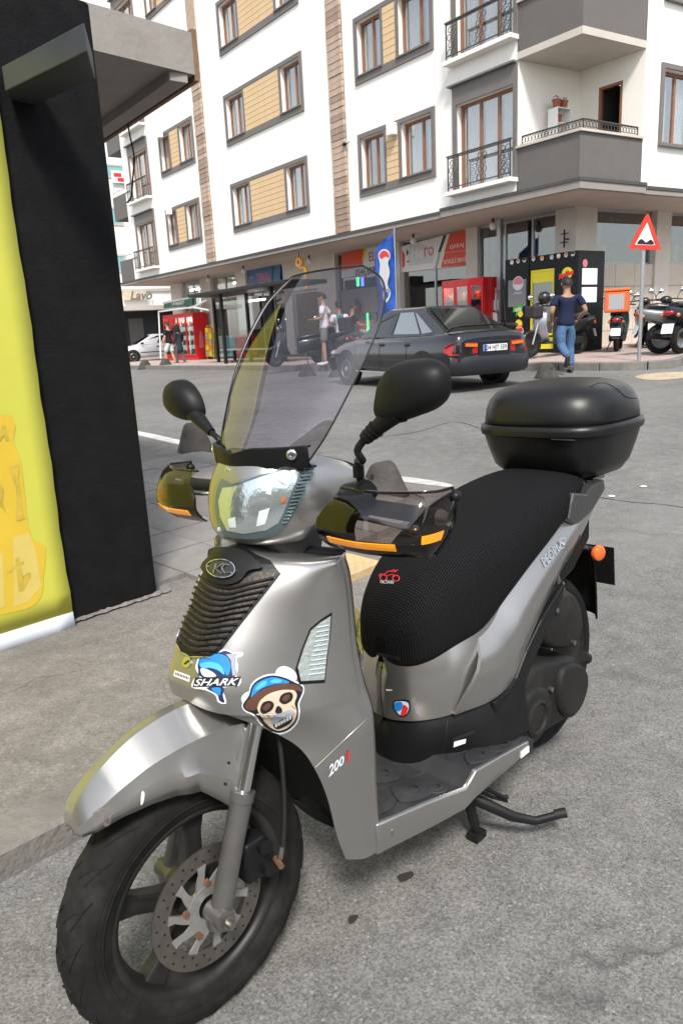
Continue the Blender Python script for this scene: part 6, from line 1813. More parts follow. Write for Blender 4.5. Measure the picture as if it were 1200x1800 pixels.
# ================================================================== cars
mat('car_grey', (.016, .017, .021), .2, metal=.35, coat=1.0)  ; mat('car_trim', (.018, .019, .023), .42); mat('car_white', (.72, .73, .75), .3, coat=.8)
mat('car_glass', (.012, .014, .015), .04, spec=.9); mat('tail_red', (.36, .012, .012), .22, coat=.6); mat('tail_orange', (.62, .15, .02), .22, coat=.6); mat('alloy', (.55, .56, .57), .3, metal=.9)
mat('plate_white', (.76, .77, .78), .4); mat('plate_blue', (.01, .06, .38), .4); mat('headlamp', (.70, .72, .73), .12, metal=.6)
clear_tint('car_glass_clear', (.55, .62, .60), .6)
def saloon(label, fr, paint, glass, plate=None, hatch=False):
    c = thing('car', label, 'car', fr)
    def P(mb, n, m, par=None, **k): return mb.build(n, m, par or c, fr, **k)
    st = [(-2.20, .66, .42, .80), (-2.16, .76, .34, .94), (-2.05, .81, .30, 1.00), (-1.75, .845, .27, 1.005), (-1.29, .86, .26, .985), (-.6, .868, .25, .965), (.2, .868, .25, .945), (.9, .865, .25, .93), (1.3, .86, .26, .885), (1.75, .83, .27, .82), (2.1, .76, .29, .745), (2.24, .66, .33, .68), (2.30, .50, .38, .60)]
    rr = []
    for x, w, zb_, zt in st:
        h = zt - zb_
        half = [(0, zb_), (w * .82, zb_), (w * .95, zb_ + h * .10), (w * .992, zb_ + h * .28), (w, zb_ + h * .52), (w * .985, zb_ + h * .75), (w * .94, zb_ + h * .90), (w * .84, zt - .012), (w * .5, zt + .012), (0, zt + .02)]
        rr.append([V((x, y, z)) for y, z in half] + [V((x, -y, z)) for y, z in reversed(half[1:-1])])
    m_ = len(rr[0])
    cols = [cat([r[j] for r in rr], 4) for j in range(m_)]
    rings = [[q[i] for q in cols] for i in range(len(cols[0]))]
    body = P(MB().loft(rings), 'body', paint, smooth=50)
    # greenhouse: rows by height
    x0b, x1b = (-1.92, 1.02) if not hatch else (-2.05, 1.15)
    x0r, x1r = (-.98, .22) if not hatch else (-1.55, .25)
    def gh(t, e):        # t along (0 rear .. 1 front), e height 0..1 -> left side point
        a = x0b + (x1b - x0b) * t; b_ = x0r + (x1r - x0r) * t
        x = a + (b_ - a) * e
        y = .755 + (.575 - .755) * e - (.05 if t < .02 or t > .98 else 0)
        return V((x, y, .93 + .495 * e))
    rows = []
    for e in (0, .33, .66, .9, 1.0):
        ts = [0, .02, .12, .3, .5, .7, .88, .98, 1.0]
        rows.append([gh(t, e) for t in ts] + [V((gh(t, e).x, -gh(t, e).y, gh(t, e).z)) for t in reversed(ts)])
    top = [V((x * .985 - .004, y * .86, 1.458)) for x, y, z in rows[-1]]
    cab = P(MB().loft(rows + [top]), 'cabin', paint, smooth=38)
    def pane(name, pts, m, s=1):
        q = [gh(t, e) for t, e in pts]; q = [V((p.x, (p.y + .008) * s, p.z + .003)) for p in q]
        return P(MB().add(q, [tuple(range(len(q)))]), name, m, cab, solid=.004)
    for s in (1, -1):
        pane('front_side_window', [(.60, .10), (.985, .10), (.90, .55), (.80, .88), (.60, .88)], glass[0], s)
        pane('rear_side_window', [(.27, .10), (.575, .10), (.575, .88), (.27, .88)], glass[1], s)
        pane('quarter_window', [(.12, .16), (.245, .10), (.245, .86), (.20, .80)], glass[1], s)
    def ep(t, e, yk): 
        p = gh(t, e); return V((p.x + (-.012 if t < .5 else .012), p.y * yk, p.z + .012))
    wsr = [ep(0, .06, .93), ep(0, .06, -.93), ep(0, .93, -.9), ep(0, .93, .9)]
    P(MB().add(wsr, [(0, 1, 2, 3)]), 'rear_window', 'car_glass', cab, solid=.004)
    P(MB().add([ep(1, .04, .93), ep(1, .04, -.93), ep(1, .93, -.9), ep(1, .93, .9)], [(0, 1, 2, 3)]), 'windscreen', 'car_glass', cab, solid=.004)
    # bumpers, mouldings, handles
    bmp = [V((-2.24 + (.13 if abs(y) > .8 else (.03 if abs(y) > .6 else 0)), y, 0)) for y in (-.875, -.84, -.65, -.3, 0, .3, .65, .84, .875)]
    rr = [[V((p.x + dx, p.y * k, z)) for p in bmp] for dx, k, z in ((.06, .94, .27), (.005, .985, .33), (-.005, 1.0, .45), (-.005, 1.0, .56), (.03, .99, .605), (.10, .97, .61))]
    P(MB().grid(rr), 'rear_bumper', 'car_trim', smooth=45, solid=.02)
    fb = [[V((-p.x + .08 - dx, p.y * k, z)) for p in bmp] for dx, k, z in ((.06, .90, .25), (.0, .94, .32), (-.0, .95, .50), (.04, .94, .53))]
    P(MB().grid(fb), 'front_bumper', 'car_trim', smooth=45, solid=.02)
    for s in (1, -1):
        P(MB().box((-.9, .866 * s, .50), (.98, .882 * s, .545)), 'side_moulding', 'car_trim', bevel=.006)
        P(MB().box((-1.0, .86 * s, .27), (1.0, .872 * s, .30)), 'sill_strip', 'alloy')
        for x in (.02, -.82): P(MB().sphere((x, .862 * s, .80), (.085, .02, .032), 12, 8), 'door_handle', 'car_trim', smooth=180)
        for x in (1.02, .10, -.80):
            P(MB().box((x - .004, .868 * s, .34), (x + .004, .8705 * s, .90)), 'door_gap', 'rubber')
        P(MB().sphere((.86, .93 * s, 1.0), (.09, .085, .06), 12, 8), 'door_mirror', 'car_trim', smooth=180)
        for x in (-1.29, 1.38):
            P(MB().cyl((x, .70 * s, .335), (x, .874 * s, .335), .365, 32), 'wheel_arch', 'rubber', smooth=40)
            w = P(MB().lathe([(.19, .70), (.26, .70), (.305, .73), (.31, .80), (.30, .865), (.27, .888), (.20, .885), (.19, .86)], (x, 0, .31), (0, s, 0), 32, closed=True), 'tyre', 'tyre', smooth=50)
            P(MB().lathe([(.20, .872), (.185, .882), (.17, .86), (.05, .865), (.045, .88), (.001, .882)], (x, 0, .31), (0, s, 0), 28), 'wheel_cover', 'alloy', w, smooth=40)
            for k in range(6):
                a = 2 * pi * k / 6
                P(MB().cyl((x + .115 * cos(a), .866 * s, .31 + .115 * sin(a)), (x + .115 * cos(a), .874 * s, .31 + .115 * sin(a)), .034, 10), 'cover_opening', 'rubber', w)
        # lamps
        ra = [(-2.185, .36, .64), (-2.185, .36, .815), (-2.175, .66, .83), (-2.13, .77, .83), (-2.0, .835, .81), (-1.9, .852, .74), (-1.9, .855, .66), (-2.05, .835, .62), (-2.15, .78, .62)]
        tl = P(MB().loft([[V((x - .012, y * s, z)) for x, y, z in ra], [V((x - .025, y * s * 1.018, z)) for x, y, z in ra]]), 'tail_lamp', 'tail_red', bevel=.006)
        P(MB().prism([V((-2.214, y * s, z)) for y, z in ((.38, .745), (.64, .76), (.64, .815), (.38, .80))], (-.012, .0, 0)), 'indicator_lens', 'tail_orange', tl)
        P(MB().sphere((2.12, .62 * s, .62), (.12, .19, .075), 12, 8), 'headlamp', 'headlamp', smooth=180)
    P(MB().box((-2.226, -.34, .565), (-2.20, .34, .84)), 'boot_panel', paint, bevel=.01)
    if not hatch:
        P(MB().tube(cat([(-1.86, .74, 1.0), (-1.98, .70, 1.075), (-2.08, .45, 1.095), (-2.11, 0, 1.10), (-2.08, -.45, 1.095), (-1.98, -.70, 1.075), (-1.86, -.74, 1.0)], 6), .032, 8, flat=.5), 'spoiler', paint, smooth=60)
    if plate:
        pl_ = P(MB().box((-2.240, -.26, .665), (-2.228, .26, .775)), 'number_plate', 'plate_white')
        P(MB().box((-2.2425, .20, .667), (-2.2402, .258, .773)), 'plate_band', 'plate_blue', pl_)
        vs_, fs_ = text_geo(plate, .105, .001, 'CENTER', 0, .002, .92)
        MB().add([(-2.243, -x - .02, z + .717) for x, y, z in vs_], [tuple(reversed(f)) for f in fs_]).build('plate_lettering', 'ink_black', pl_, fr)
    return c
hx = radians(119)
ccx, ccy = 1.56, 14.30
e_ = 1.2
zl = gz(ccx + e_ * cos(hx), ccy + e_ * sin(hx)); zr = gz(ccx - e_ * cos(hx), ccy - e_ * sin(hx))
saloon('dark grey saloon car with rear spoiler and red tail lamps driving along the street', Matrix.Translation((ccx, ccy, gz(ccx, ccy))) @ Matrix.Rotation(hx, 4, 'Z') @ Matrix.Rotation(-atan2(zl - zr, 2 * e_), 4, 'Y') @ Matrix.Translation((-.1, 0, 0)) @ Matrix.Scale(.955, 4), 'car_grey', ('car_glass', 'car_glass_clear'), '34 HJT 559')
wc = at_y(275, 628, 42)
saloon('white hatchback parked by the dark garage at the end of the block', frame_rz((wc.x, wc.y, gz(wc.x, wc.y) + .06), radians(205)), 'car_white', ('car_glass', 'car_glass'), None, True)
# ================================================================== shop signs (on the recessed shop fronts)
mat('sign_panel', (.70, .70, .69), .5, var=.04, vscale=4); mat('sign_orange_red', (.66, .075, .035), .5, var=.05, vscale=4); mat('sign_grey', (.36, .36, .36), .5)
mat('sign_blue', (.06, .16, .33), .5, var=.1, vscale=3); mat('sign_green', (.015, .13, .08), .5); mat('letter_pink', (.55, .18, .20), .5); mat('pale_text', (.55, .56, .57), .5)
mat('flag_blue', (.02, .085, .37), .6, var=.12, vscale=5); mat('key_orange', (.80, .36, .02), .4, coat=.3); mat('coke_red', (.60, .012, .018), .35, coat=.4); mat('fridge_black', (.007, .007, .008), .4, spec=.25)
mat('fridge_yellow', (.72, .62, .02), .4); mat('fridge_inside', (.10, .115, .13), .6); mat('shelf_goods', (.20, .19, .17), .6, var=.8, vscale=22); mat('goods_bright', (.42, .34, .22), .6, var=.8, vscale=16)
mat('paper', (.66, .64, .60), .8, var=.2, vscale=30); mat('paper_red', (.5, .2, .15), .8, var=.4, vscale=30); mat('box_card', (.36, .22, .11), .8, var=.1); mat('poster_teal', (.10, .33, .36), .6, var=.5, vscale=9)
mat('led_green', (.02, .5, .12), .4, emit=((.05, .9, .25), 1.2)); mat('led_blue', (.05, .08, .8), .4, emit=((.1, .15, 1.0), 1.5)); mat('tube_light', (.9, .9, .85), .4, emit=((1, .97, .88), 3.0))
mat('steel_door', (.12, .125, .125), .5, metal=.3); mat('terracotta', (.30, .10, .055), .8); mat('leaf', (.045, .085, .02), .7, var=.4, vscale=20)
def FAp(u, v, off): return FA(u, v, off)
def quadA(px, off): return [FA(u, v, off) for u, v in px]
def panelA(px, off, th, name, m, parent=None, frame=FRA):
    P = [V((p.x, off, p.z)) for p in quadA(px, off)]
    return MB().prism(P, (0, th, 0)).build(name, m, parent, frame)
def textA(txt, px, off, name, m, parent, bold=0.0, shear=0.0):
    """lettering laid out in a quad given by its corners (top-left, top-right, bottom-right, bottom-left)"""
    vs_, fs_ = text_geo(txt, 1.0, .0, 'LEFT', shear, bold)
    x0 = min(p[0] for p in vs_); x1 = max(p[0] for p in vs_); z0 = min(p[2] for p in vs_); z1 = max(p[2] for p in vs_)
    q = [V((p.x, off, p.z)) for p in quadA(px, off)]
    out = []
    for p in vs_:
        a = (p[0] - x0) / (x1 - x0); t = (z1 - p[2]) / (z1 - z0)
        out.append(q[0].lerp(q[1], a).lerp(q[3].lerp(q[2], a), t))
    return MB().add(out, fs_).build(name, m, parent, FRA)
SG = SO + .10
hs = panelA([(705, 433), (819, 404), (819, 466), (705, 479)], SG, .05, 'shop_sign', 'sign_panel'); tag(hs, 'white and red garage service shop sign above the red drink coolers', 'sign')
panelA([(790, 411), (819, 404), (819, 440), (780, 444)], SG - .006, .005, 'sign_block', 'sign_orange_red', hs)
panelA([(781, 444.5), (819, 440.5), (819, 466), (774, 470)], SG - .006, .005, 'sign_block', 'sign_orange_red', hs)
panelA([(779, 414), (784, 413), (774, 443), (769, 444)], SG - .006, .005, 'sign_stripe', 'ink_black', hs)
panelA([(770, 445), (774, 444.5), (768, 471), (763, 472)], SG - .006, .005, 'sign_stripe', 'sign_grey', hs)
panelA([(706, 440), (711, 447), (711, 468), (707, 471)], SG - .006, .005, 'sign_mark', 'sign_orange_red', hs)
panelA([(714, 437), (718, 444), (714, 451)], SG - .006, .005, 'sign_mark', 'ink_black', hs); panelA([(714, 462), (718, 456), (718, 461)], SG - .006, .005, 'sign_mark', 'ink_black', hs)
panelA([(718, 430), (738, 425), (760, 440), (760, 462), (718, 468)], SG - .004, .003, 'sign_block', 'pale_text', hs)
textA('Hero', [(722, 436), (762, 430), (762, 449), (722, 455)], SG - .009, 'sign_lettering', 'sign_panel', hs, bold=.02)
textA('ro', [(745, 435), (762, 433), (762, 449), (745, 452)], SG - .011, 'sign_lettering', 'letter_pink', hs, bold=.01)
textA('GARAJ I', [(790, 431), (819, 425), (819, 434), (790, 440)], SG - .012, 'sign_lettering', 'sign_panel', hs, bold=.01)
textA('YETKİLİ SERVİ', [(778, 455), (819, 449), (819, 459), (778, 465)], SG - .012, 'sign_lettering', 'sign_panel', hs, bold=.01)
es = panelA([(600, 446), (662, 432), (662, 479), (600, 489)], SG, .05, 'shop_sign', 'sign_panel'); tag(es, 'red and white electrical shop sign with phone number behind the blue flag', 'sign')
panelA([(600, 446), (640, 437), (637, 469), (600, 476)], SG - .006, .005, 'sign_block', 'sign_orange_red', es)
panelA([(640, 436), (645, 435), (639, 458), (636, 459)], SG - .008, .006, 'sign_stripe', 'fridge_yellow', es)
textA('ELEK', [(648, 444), (674, 438), (674, 455), (648, 460)], SG - .008, 'sign_lettering', 'sign_orange_red', es, bold=.01)
textA('0546 623 01', [(624, 474), (669, 466), (669, 477), (624, 485)], SG - .008, 'sign_lettering', 'ink_black', es, bold=.02)
bs = panelA([(434, 474), (492, 464), (492, 496), (434, 503)], SG, .05, 'shop_sign', 'sign_blue'); tag(bs, 'blue shop sign with faded red lettering above the bus shelter roof', 'sign')
panelA([(478, 466), (480, 466), (480, 498), (478, 498)], SG - .006, .005, 'sign_stripe', 'ink_black', bs)
textA('C', [(437, 487), (445, 485), (445, 503), (437, 505)], SG - .008, 'sign_lettering', 'letter_pink', bs, bold=.02)
textA('TEKEL', [(450, 481), (475, 479), (475, 490), (450, 493)], SG - .008, 'sign_lettering', 'letter_pink', bs, bold=.02)
textA('SHOP', [(456, 492), (476, 490), (476, 500), (456, 502)], SG - .008, 'sign_lettering', 'letter_pink', bs, bold=.01)
# key-cutter's sign hanging under the soffit
KO = .5
kp = FA(526, 461, KO); ks = thing('key_sign', 'large orange key shaped sign hanging under the soffit', 'sign', FRA @ Matrix.Translation(kp))
MB().lathe([(.07, -.05), (.16, -.06), (.19, 0), (.16, .06), (.07, .05)], kp, (0, 1, 0), 28, closed=True).build('key_bow', 'key_orange', ks, FRA, smooth=50)
MB().lathe([(.001, -.065), (.06, -.065), (.06, .03), (.001, .03)], kp, (0, 1, 0), 14).build('key_boss', 'ink_red', ks, FRA)
a_, b_ = FA(537, 470, KO), FA(541, 508, KO)
MB().tube([kp + V((0, 0, -.15)), kp + V((.02, 0, -.19)), a_], .05, 8).box((a_.x - .07, KO - .04, b_.z), (a_.x + .07, KO + .04, a_.z)).build('key_shaft', 'key_orange', ks, FRA, bevel=.02)
for i in range(6):
    z = b_.z + .05 + i * .1
    MB().box((a_.x + .07, KO - .03, z), (a_.x + .12, KO + .03, z + .055)).build('key_tooth', 'key_orange', ks, FRA, bevel=.008)
MB().tube([kp + V((0, 0, .18)), V((kp.x, KO, ZC))], .012, 6).build('hanger', 'metal_dark', ks, FRA)
# blue flag on a pole
FO = -.6
fl_top = FA(678, 404, FO); fx0, fx1 = FA(662, 500, FO).x, FA(695, 500, FO).x; fz1 = FA(690, 405, FO).z; fz0 = FA(690, 606, FO).z
rows = []
for i in range(24):
    t = i / 23; z = fz0 + (fz1 - fz0) * t
    sl = 0 if t < .86 else (t - .86) / .14
    rows.append([V((fx0 + (fx1 - fx0) * (k / 8 + (1 - k / 8) * sl * .55), FO + .05 * sin(t * 6 + k * .5) + .02 * sin(t * 17 + k), z - (.16 * sl * (1 - k / 8)))) for k in range(9)])
fg = MB().grid(rows).build('feather_flag', 'flag_blue', None, FRA, smooth=180, solid=.004)
tag(fg, 'tall blue feather flag with a red and white logo in front of the shops', 'flag')
zg_f = gz(*(FRA @ V((fx1, FO, 0))).xy) + FH
MB().tube([(fx1 + .01, FO, zg_f - .02), (fx1 + .012, FO, fz1 + .05)], .016, 8).build('flag_pole', 'metal_grey', fg, FRA)
def flag_patch(px, m, dy):
    P = [V((FA(u, v, FO).x, FO - .07 - dy, FA(u, v, FO).z)) for u, v in px]
    MB().prism(P, (0, .004, 0)).build('flag_print', m, fg, FRA)
flag_patch(cp([(668, 447), (676, 438), (686, 441), (689, 452), (685, 462), (688, 480), (684, 500), (690, 516), (676, 505), (670, 486), (671, 465)], 3), 'pale_text', 0)
flag_patch(cp([(670, 449), (676, 441), (684, 443), (688, 452), (680, 451), (674, 455)], 3), 'ink_red', .006)
flag_patch(cp([(677, 512), (687, 507), (689, 520), (683, 531), (677, 526)], 3), 'pale_text', .0)
flag_patch(cp([(680, 516), (685, 513), (686, 520), (682, 525)], 3), 'flag_blue', .006)
# ================================================================== drink coolers
def cooler(name, label, x0, x1, y0, y1, z0, z1, m, doors, group=None, goods='shelf_goods', inner='fridge_inside', header=.14, base=.22, rim=None, frame=FRA):
    o = thing(name, label, 'fridge', frame @ Matrix.Translation(((x0 + x1) / 2, y0, z0)), group)
    b = MB()
    b.box((x0, y0 + .05, z0), (x0 + .05, y1, z1)); b.box((x1 - .05, y0 + .05, z0), (x1, y1, z1)); b.box((x0 + .05, y1 - .04, z0), (x1 - .05, y1, z1)); b.box((x0 + .05, y0 + .05, z1 - .05), (x1 - .05, y1 - .04, z1)); b.box((x0 + .05, y0 + .05, z0), (x1 - .05, y1 - .04, z0 + base))
    cb2 = b.build('cabinet', m, o, frame, bevel=.008)
    MB().box((x0 + .052, y1 - .06, z0 + base + .001), (x1 - .052, y1 - .042, z1 - .052)).build('back_panel', inner, o, frame)
    w = (x1 - x0) / doors
    for d in range(doors):
        a, c = x0 + w * d, x0 + w * (d + 1)
        b = MB(); ring_trim(b, a + .004, c - .004, z0 + base, z1 - header, .055, y0, y0 + .045); dr = b.build('door', rim or m, o, frame, bevel=.006)
        MB().box((a + .06, y0 + .015, z0 + base + .056), (c - .06, y0 + .022, z1 - header - .056)).build('pane', 'shop_glass', dr, frame)
        MB().tube([(c - .035, y0 - .03, z0 + base + .45), (c - .035, y0 - .03, z0 + base + .85)], .012, 6).build('handle', 'metal_grey', dr, frame)
        for k in range(4):
            zz = z0 + base + .06 + (z1 - header - z0 - base - .1) * k / 4
            sh_ = MB().box((a + .03, y0 + .09, zz), (c - .03, y1 - .05, zz + .02)).build('shelf', 'metal_grey', o, frame)
            gx = a + .07
            while gx < c - .1:
                hh = random.uniform(.16, .26)
                MB().tube([(gx + .03, y0 + .16, zz + .021), (gx + .03, y0 + .16, zz + hh * .7), (gx + .03, y0 + .16, zz + hh)], [.032, .032, .014], 7).build('bottle', random.choice((goods, 'ink_red', 'goods_bright', 'ink_orange')), sh_, frame)
                gx += .085
    MB().box((x0 + .06, y0 + .06, z1 - header - .05), (x1 - .06, y0 + .1, z1 - header - .02)).build('cooler_lamp', mat('cooler_light', (.9, .9, .9), .4, emit=((1, .98, .93), 12.0)), o, frame)
    MB().box((x0, y0 + .01, z1 - header + .002), (x1, y0 + .049, z1)).build('header', m, o, frame)
    return o
cy0 = 1.15
cx0, cx1 = FA(776, 520, cy0).x, FA(848, 520, cy0).x
cz1 = FA(800, 492, cy0).z; cz0 = gzA((cx0 + cx1) / 2, cy0)
ck_ = cooler('drinks_cooler', 'red three door drinks cooler in front of the garage shop window', cx0, cx1, cy0, cy0 + .62, cz0, cz1, 'coke_red', 3)
# white bottle silhouette on its left side
bp_ = [(0.18, .25), (.18, .72), (.26, .92), (.27, 1.02), (.33, 1.02), (.34, .92), (.42, .72), (.42, .25)]
MB().prism([V((cx0 - .002, cy0 + y, cz0 + .25 + z)) for y, z in bp_], (-.004, 0, 0)).build('cabinet_print', 'sign_white', ck_, FRA)
MB().lathe([(.001, -.004), (.05, -.004), (.05, .0)], (cx0 - .002, cy0 + .3, cz0 + 1.42), (1, 0, 0), 14).build('cabinet_print', 'sign_white', ck_, FRA)
# red coolers of the market at the far end
ry0 = 1.25
rx0, rx1 = FA(288, 580, ry0).x, FA(341, 580, ry0).x
rz0 = gzA((rx0 + rx1) / 2, ry0); rz1 = FA(310, 552, ry0).z
n_ = cooler('drinks_cooler', 'red four door drinks cooler under the green market sign', rx0, rx1, ry0, ry0 + .7, rz0, rz1, 'coke_red', 4, goods='goods_bright', inner=mat('glowing_cooler_back', (.8, .8, .78), .5, emit=((1, .97, .9), .3)))  # back panel glows by itself, standing in for light inside the cooler
MB().prism([V((rx1 + .002, ry0 + y * .9 + .05, rz0 + .3 + z)) for y, z in bp_], (.004, 0, 0)).build('cabinet_print', 'letter_pink', n_, FRA)
# market awning and sign
ms = panelA([(288, 534), (338, 524), (338, 536), (288, 542)], 1.1, .12, 'market_sign', 'sign_green'); tag(ms, 'dark green market sign board above the red coolers', 'sign')
textA('VIP', [(302, 532.5), (308, 531.5), (308, 536.5), (302, 537.5)], 1.09, 'sign_lettering', 'sign_panel', ms, bold=.03)
textA('MARKET', [(309, 531), (324, 528.5), (324, 534.5), (309, 537)], 1.09, 'sign_lettering', 'sign_panel', ms, bold=.03)
panelA([(286, 531), (338, 521), (338, 524), (286, 534.5)], 1.08, .16, 'sign_edge', 'sign_panel', ms)
aw = thing('awning_frame', 'white tubular awning frame over the market coolers', 'awning', FRA @ Matrix.Translation(FA(300, 545, .6)))
for px in ([(279, 548), (340, 540)], [(279, 548), (283, 630)], [(340, 540), (362, 528)], [(338, 540), (366, 545)]):
    MB().tube([FA(px[0][0], px[0][1], .5), FA(px[1][0], px[1][1], .5)], .035, 8).build('tube', 'white_paint', aw, FRA)
# newspaper and goods racks
def rack(label, px0, px1, off, m_list, rows_, lean=.25, frame_m='metal_grey'):
    a, c = FA(px0[0], px0[1], off), FA(px1[0], px1[1], off)
    zb_ = gzA(a.x, off)
    o = thing('display_rack', label, 'rack', FRA @ Matrix.Translation((a.x, off, zb_)))
    h = max(a.z, c.z) - zb_
    b = MB()
    for x in (a.x, c.x): b.tube([(x, off, zb_), (x, off + lean, zb_ + h)], .015, 6)
    b.tube([(a.x, off + lean, zb_ + h), (c.x, off + lean, zb_ + h)], .015, 6); b.tube([(a.x, off + .4, zb_), (a.x, off + lean, zb_ + h * .9)], .012, 6); b.tube([(c.x, off + .4, zb_), (c.x, off + lean, zb_ + h * .9)], .012, 6)
    b.build('frame', frame_m, o, FRA, smooth=60)
    for r in range(rows_):
        z = zb_ + .15 + (h - .2) * r / rows_; y = off + lean * (z - zb_) / h
        s_ = MB().box((a.x, y - .09, z - .02), (c.x, y + .02, z)).build('shelf', frame_m, o, FRA)
        n = max(1, round((c.x - a.x) / .32))
        for k in range(n):
            x = a.x + (c.x - a.x) * k / n
            MB().box((x + .02, y - .085, z + .002), (x + (c.x - a.x) / n - .02, y - .045, z + (h / rows_) * .72)).build('newspaper', m_list[(k + r) % len(m_list)], s_, FRA)
    return o
rack('newspaper rack leaning beside the red coolers', (852, 500), (873, 497), 1.5, ['paper', 'paper_red', 'paper'], 5)
rack('yellow shelf rack of snacks beside the market coolers', (360, 575), (371, 572), 1.6, ['goods_bright', 'fridge_yellow', 'ink_orange'], 5, .1, 'fridge_yellow')
# ================================================================== black snack and drink kiosk
vy = .95
vx0, vx1 = FA(887, 560, vy).x, FA(1014, 530, vy).x
vz1 = FA(1014, 440, vy).z
vz0 = gzA((vx0 + vx1) / 2, vy)
kio = thing('snack_kiosk', 'tall black snack and drink kiosk with a yellow trimmed cooler door', 'kiosk', FRA @ Matrix.Translation(((vx0 + vx1) / 2, vy, vz0)))
w3 = (vx1 - vx0) / 3
xs3 = [vx0, FA(928, 540, vy).x, FA(972, 540, vy).x, vx1]
vd = 1.0
MB().box((xs3[0], vy, vz0), (xs3[1] - .003, vy + vd, vz1)).build('left_cabinet', 'fridge_black', kio, FRA, bevel=.006)
MB().box((xs3[2] + .003, vy, vz0), (xs3[3], vy + vd, vz1)).build('right_cabinet', 'fridge_black', kio, FRA, bevel=.006)
MB().box((xs3[1], vy + .02, vz1 - .30), (xs3[2], vy + vd, vz1 - .001)).build('header', 'fridge_black', kio, FRA, bevel=.004)
MB().box((xs3[1], vy + .1, vz0), (xs3[2], vy + vd, vz0 + .40)).build('base', 'fridge_black', kio, FRA)
MB().box((xs3[1] + .06, vy + .085, vz0 + .1), (xs3[2] - .06, vy + .099, vz0 + .38)).build('yellow_panel', 'fridge_yellow', kio, FRA)
b = MB(); ring_trim(b, xs3[1] + .02, xs3[2] - .02, vz0 + .42, vz1 - .32, .05, vy + .05, vy + .09)
dr = b.build('cooler_door', 'fridge_yellow', kio, FRA)
MB().box((xs3[1] + .07, vy + .06, vz1 - .62), (xs3[2] - .07, vy + .088, vz1 - .372)).build('door_header', 'fridge_yellow', dr, FRA)
MB().box((xs3[1] + .071, vy + .068, vz0 + .471), (xs3[2] - .071, vy + .076, vz1 - .621)).build('pane', 'shop_glass', dr, FRA)
MB().box((xs3[1] + .02, vy + .3, vz0 + .42), (xs3[2] - .02, vy + .32, vz1 - .33)).build('cooler_inside', 'fridge_inside', kio, FRA)
# round brand marks and snack stickers
def roundel(px, py, r, m1, m2, off=vy - .004):
    c = FA(px, py, off); c.y = off
    o = MB().lathe([(.001, -.003), (r, -.003), (r, 0)], c, (0, 1, 0), 18).build('brand_mark', m1, kio, FRA)
    MB().prism([V((c.x + r * .9 * cos(t), off - .006, c.z + r * .9 * sin(t) * (1 if sin(t) > 0 else .2))) for t in [2 * pi * i / 18 for i in range(18)]], (0, .002, 0)).build('brand_mark_top', m2, o, FRA)
for (u, v, m1, m2) in ((899, 461, 'sign_panel', 'ink_bone'), (910, 459, 'ink_bone', 'letter_pink'), (921, 457, 'pale_text', 'fridge_black'), (937, 455, 'pale_text', 'letter_pink'), (952, 454, 'ink_bone', 'ink_orange'), (969, 452, 'pale_text', 'trim_light'), (981, 450, 'ink_bone', 'sign_panel'), (994, 448, 'ink_bone', 'letter_pink'), (1006, 446, 'pale_text', 'fridge_black')):
    roundel(u, v, .055, m1, m2)
c = FA(909, 508, vy - .003); MB().box((c.x - .30, vy - .004, c.z - .42), (c.x + .27, vy - .001, c.z + .22)).build('grey_label', mat('label_grey', (.18, .18, .185), .6), kio, FRA)
roundel(910, 498, .17, 'pale_text', 'letter_pink', vy - .008)
textA('pepsi', [(903, 512), (917, 511), (917, 518), (903, 519)], vy - .008, 'brand_lettering', 'pale_text', kio)
lime_p = [(902, 538), (907, 541), (911, 530), (914, 539), (919, 536), (917, 545), (919, 553), (913, 551), (906, 556), (907, 548), (901, 549)]
P = [V((FA(u, v, vy).x, vy - .006, FA(u, v, vy).z)) for u, v in lime_p]; lp_ = MB().prism(P, (0, .003, 0)).build('snack_sticker', 'ink_green', kio, FRA)
P = [V((FA(u, v, vy).x, vy - .009, FA(u, v, vy).z)) for u, v in ((905, 542), (916, 540), (916, 546), (905, 548))]; MB().prism(P, (0, .002, 0)).build('sticker_band', 'ink_bone', lp_, FRA)
roundel(914, 552, .075, 'fridge_yellow', 'fridge_yellow', vy - .009)
roundel(911, 570, .12, 'ink_orange', 'fridge_yellow', vy - .006); roundel(914, 582, .10, 'sign_panel', 'coke_red', vy - .009)
cr2 = [(978, 492), (983, 484), (989, 480), (996, 477), (1002, 480), (1008, 486), (1007, 495), (1000, 500), (990, 502)]
cc_ = FA(993, 488, vy)
MB().prism([V((cc_.x + .15 * cos(t) + .05, vy - .006, cc_.z + .10 + .13 * sin(t))) for t in [2 * pi * i / 18 for i in range(18)]], (0, .003, 0)).build('snack_sticker', 'fridge_yellow', kio, FRA)
vs_, fs_ = text_geo('Ruffles', .15, .0, 'CENTER', .1, .012)
MB().add([(x + cc_.x + .02, vy - .010, z + cc_.z + .07 + x * .22) for x, y, z in vs_], fs_).build('brand_lettering', 'ink_red', kio, FRA)
# notices on the right flank
for (zz, hh) in ((vz1 - .75, .36), (vz1 - 1.15, .34)):
    MB().box((vx1 + .001, vy + .15, zz), (vx1 + .005, vy + .72, zz + hh)).build('notice', 'sign_white', kio, FRA)
MB().lathe([(.001, 0), (.09, 0), (.09, .004), (.001, .004)], (vx1, vy + .25, vz1 - .28), (1, 0, 0), 16).build('brand_mark', 'letter_pink', kio, FRA)
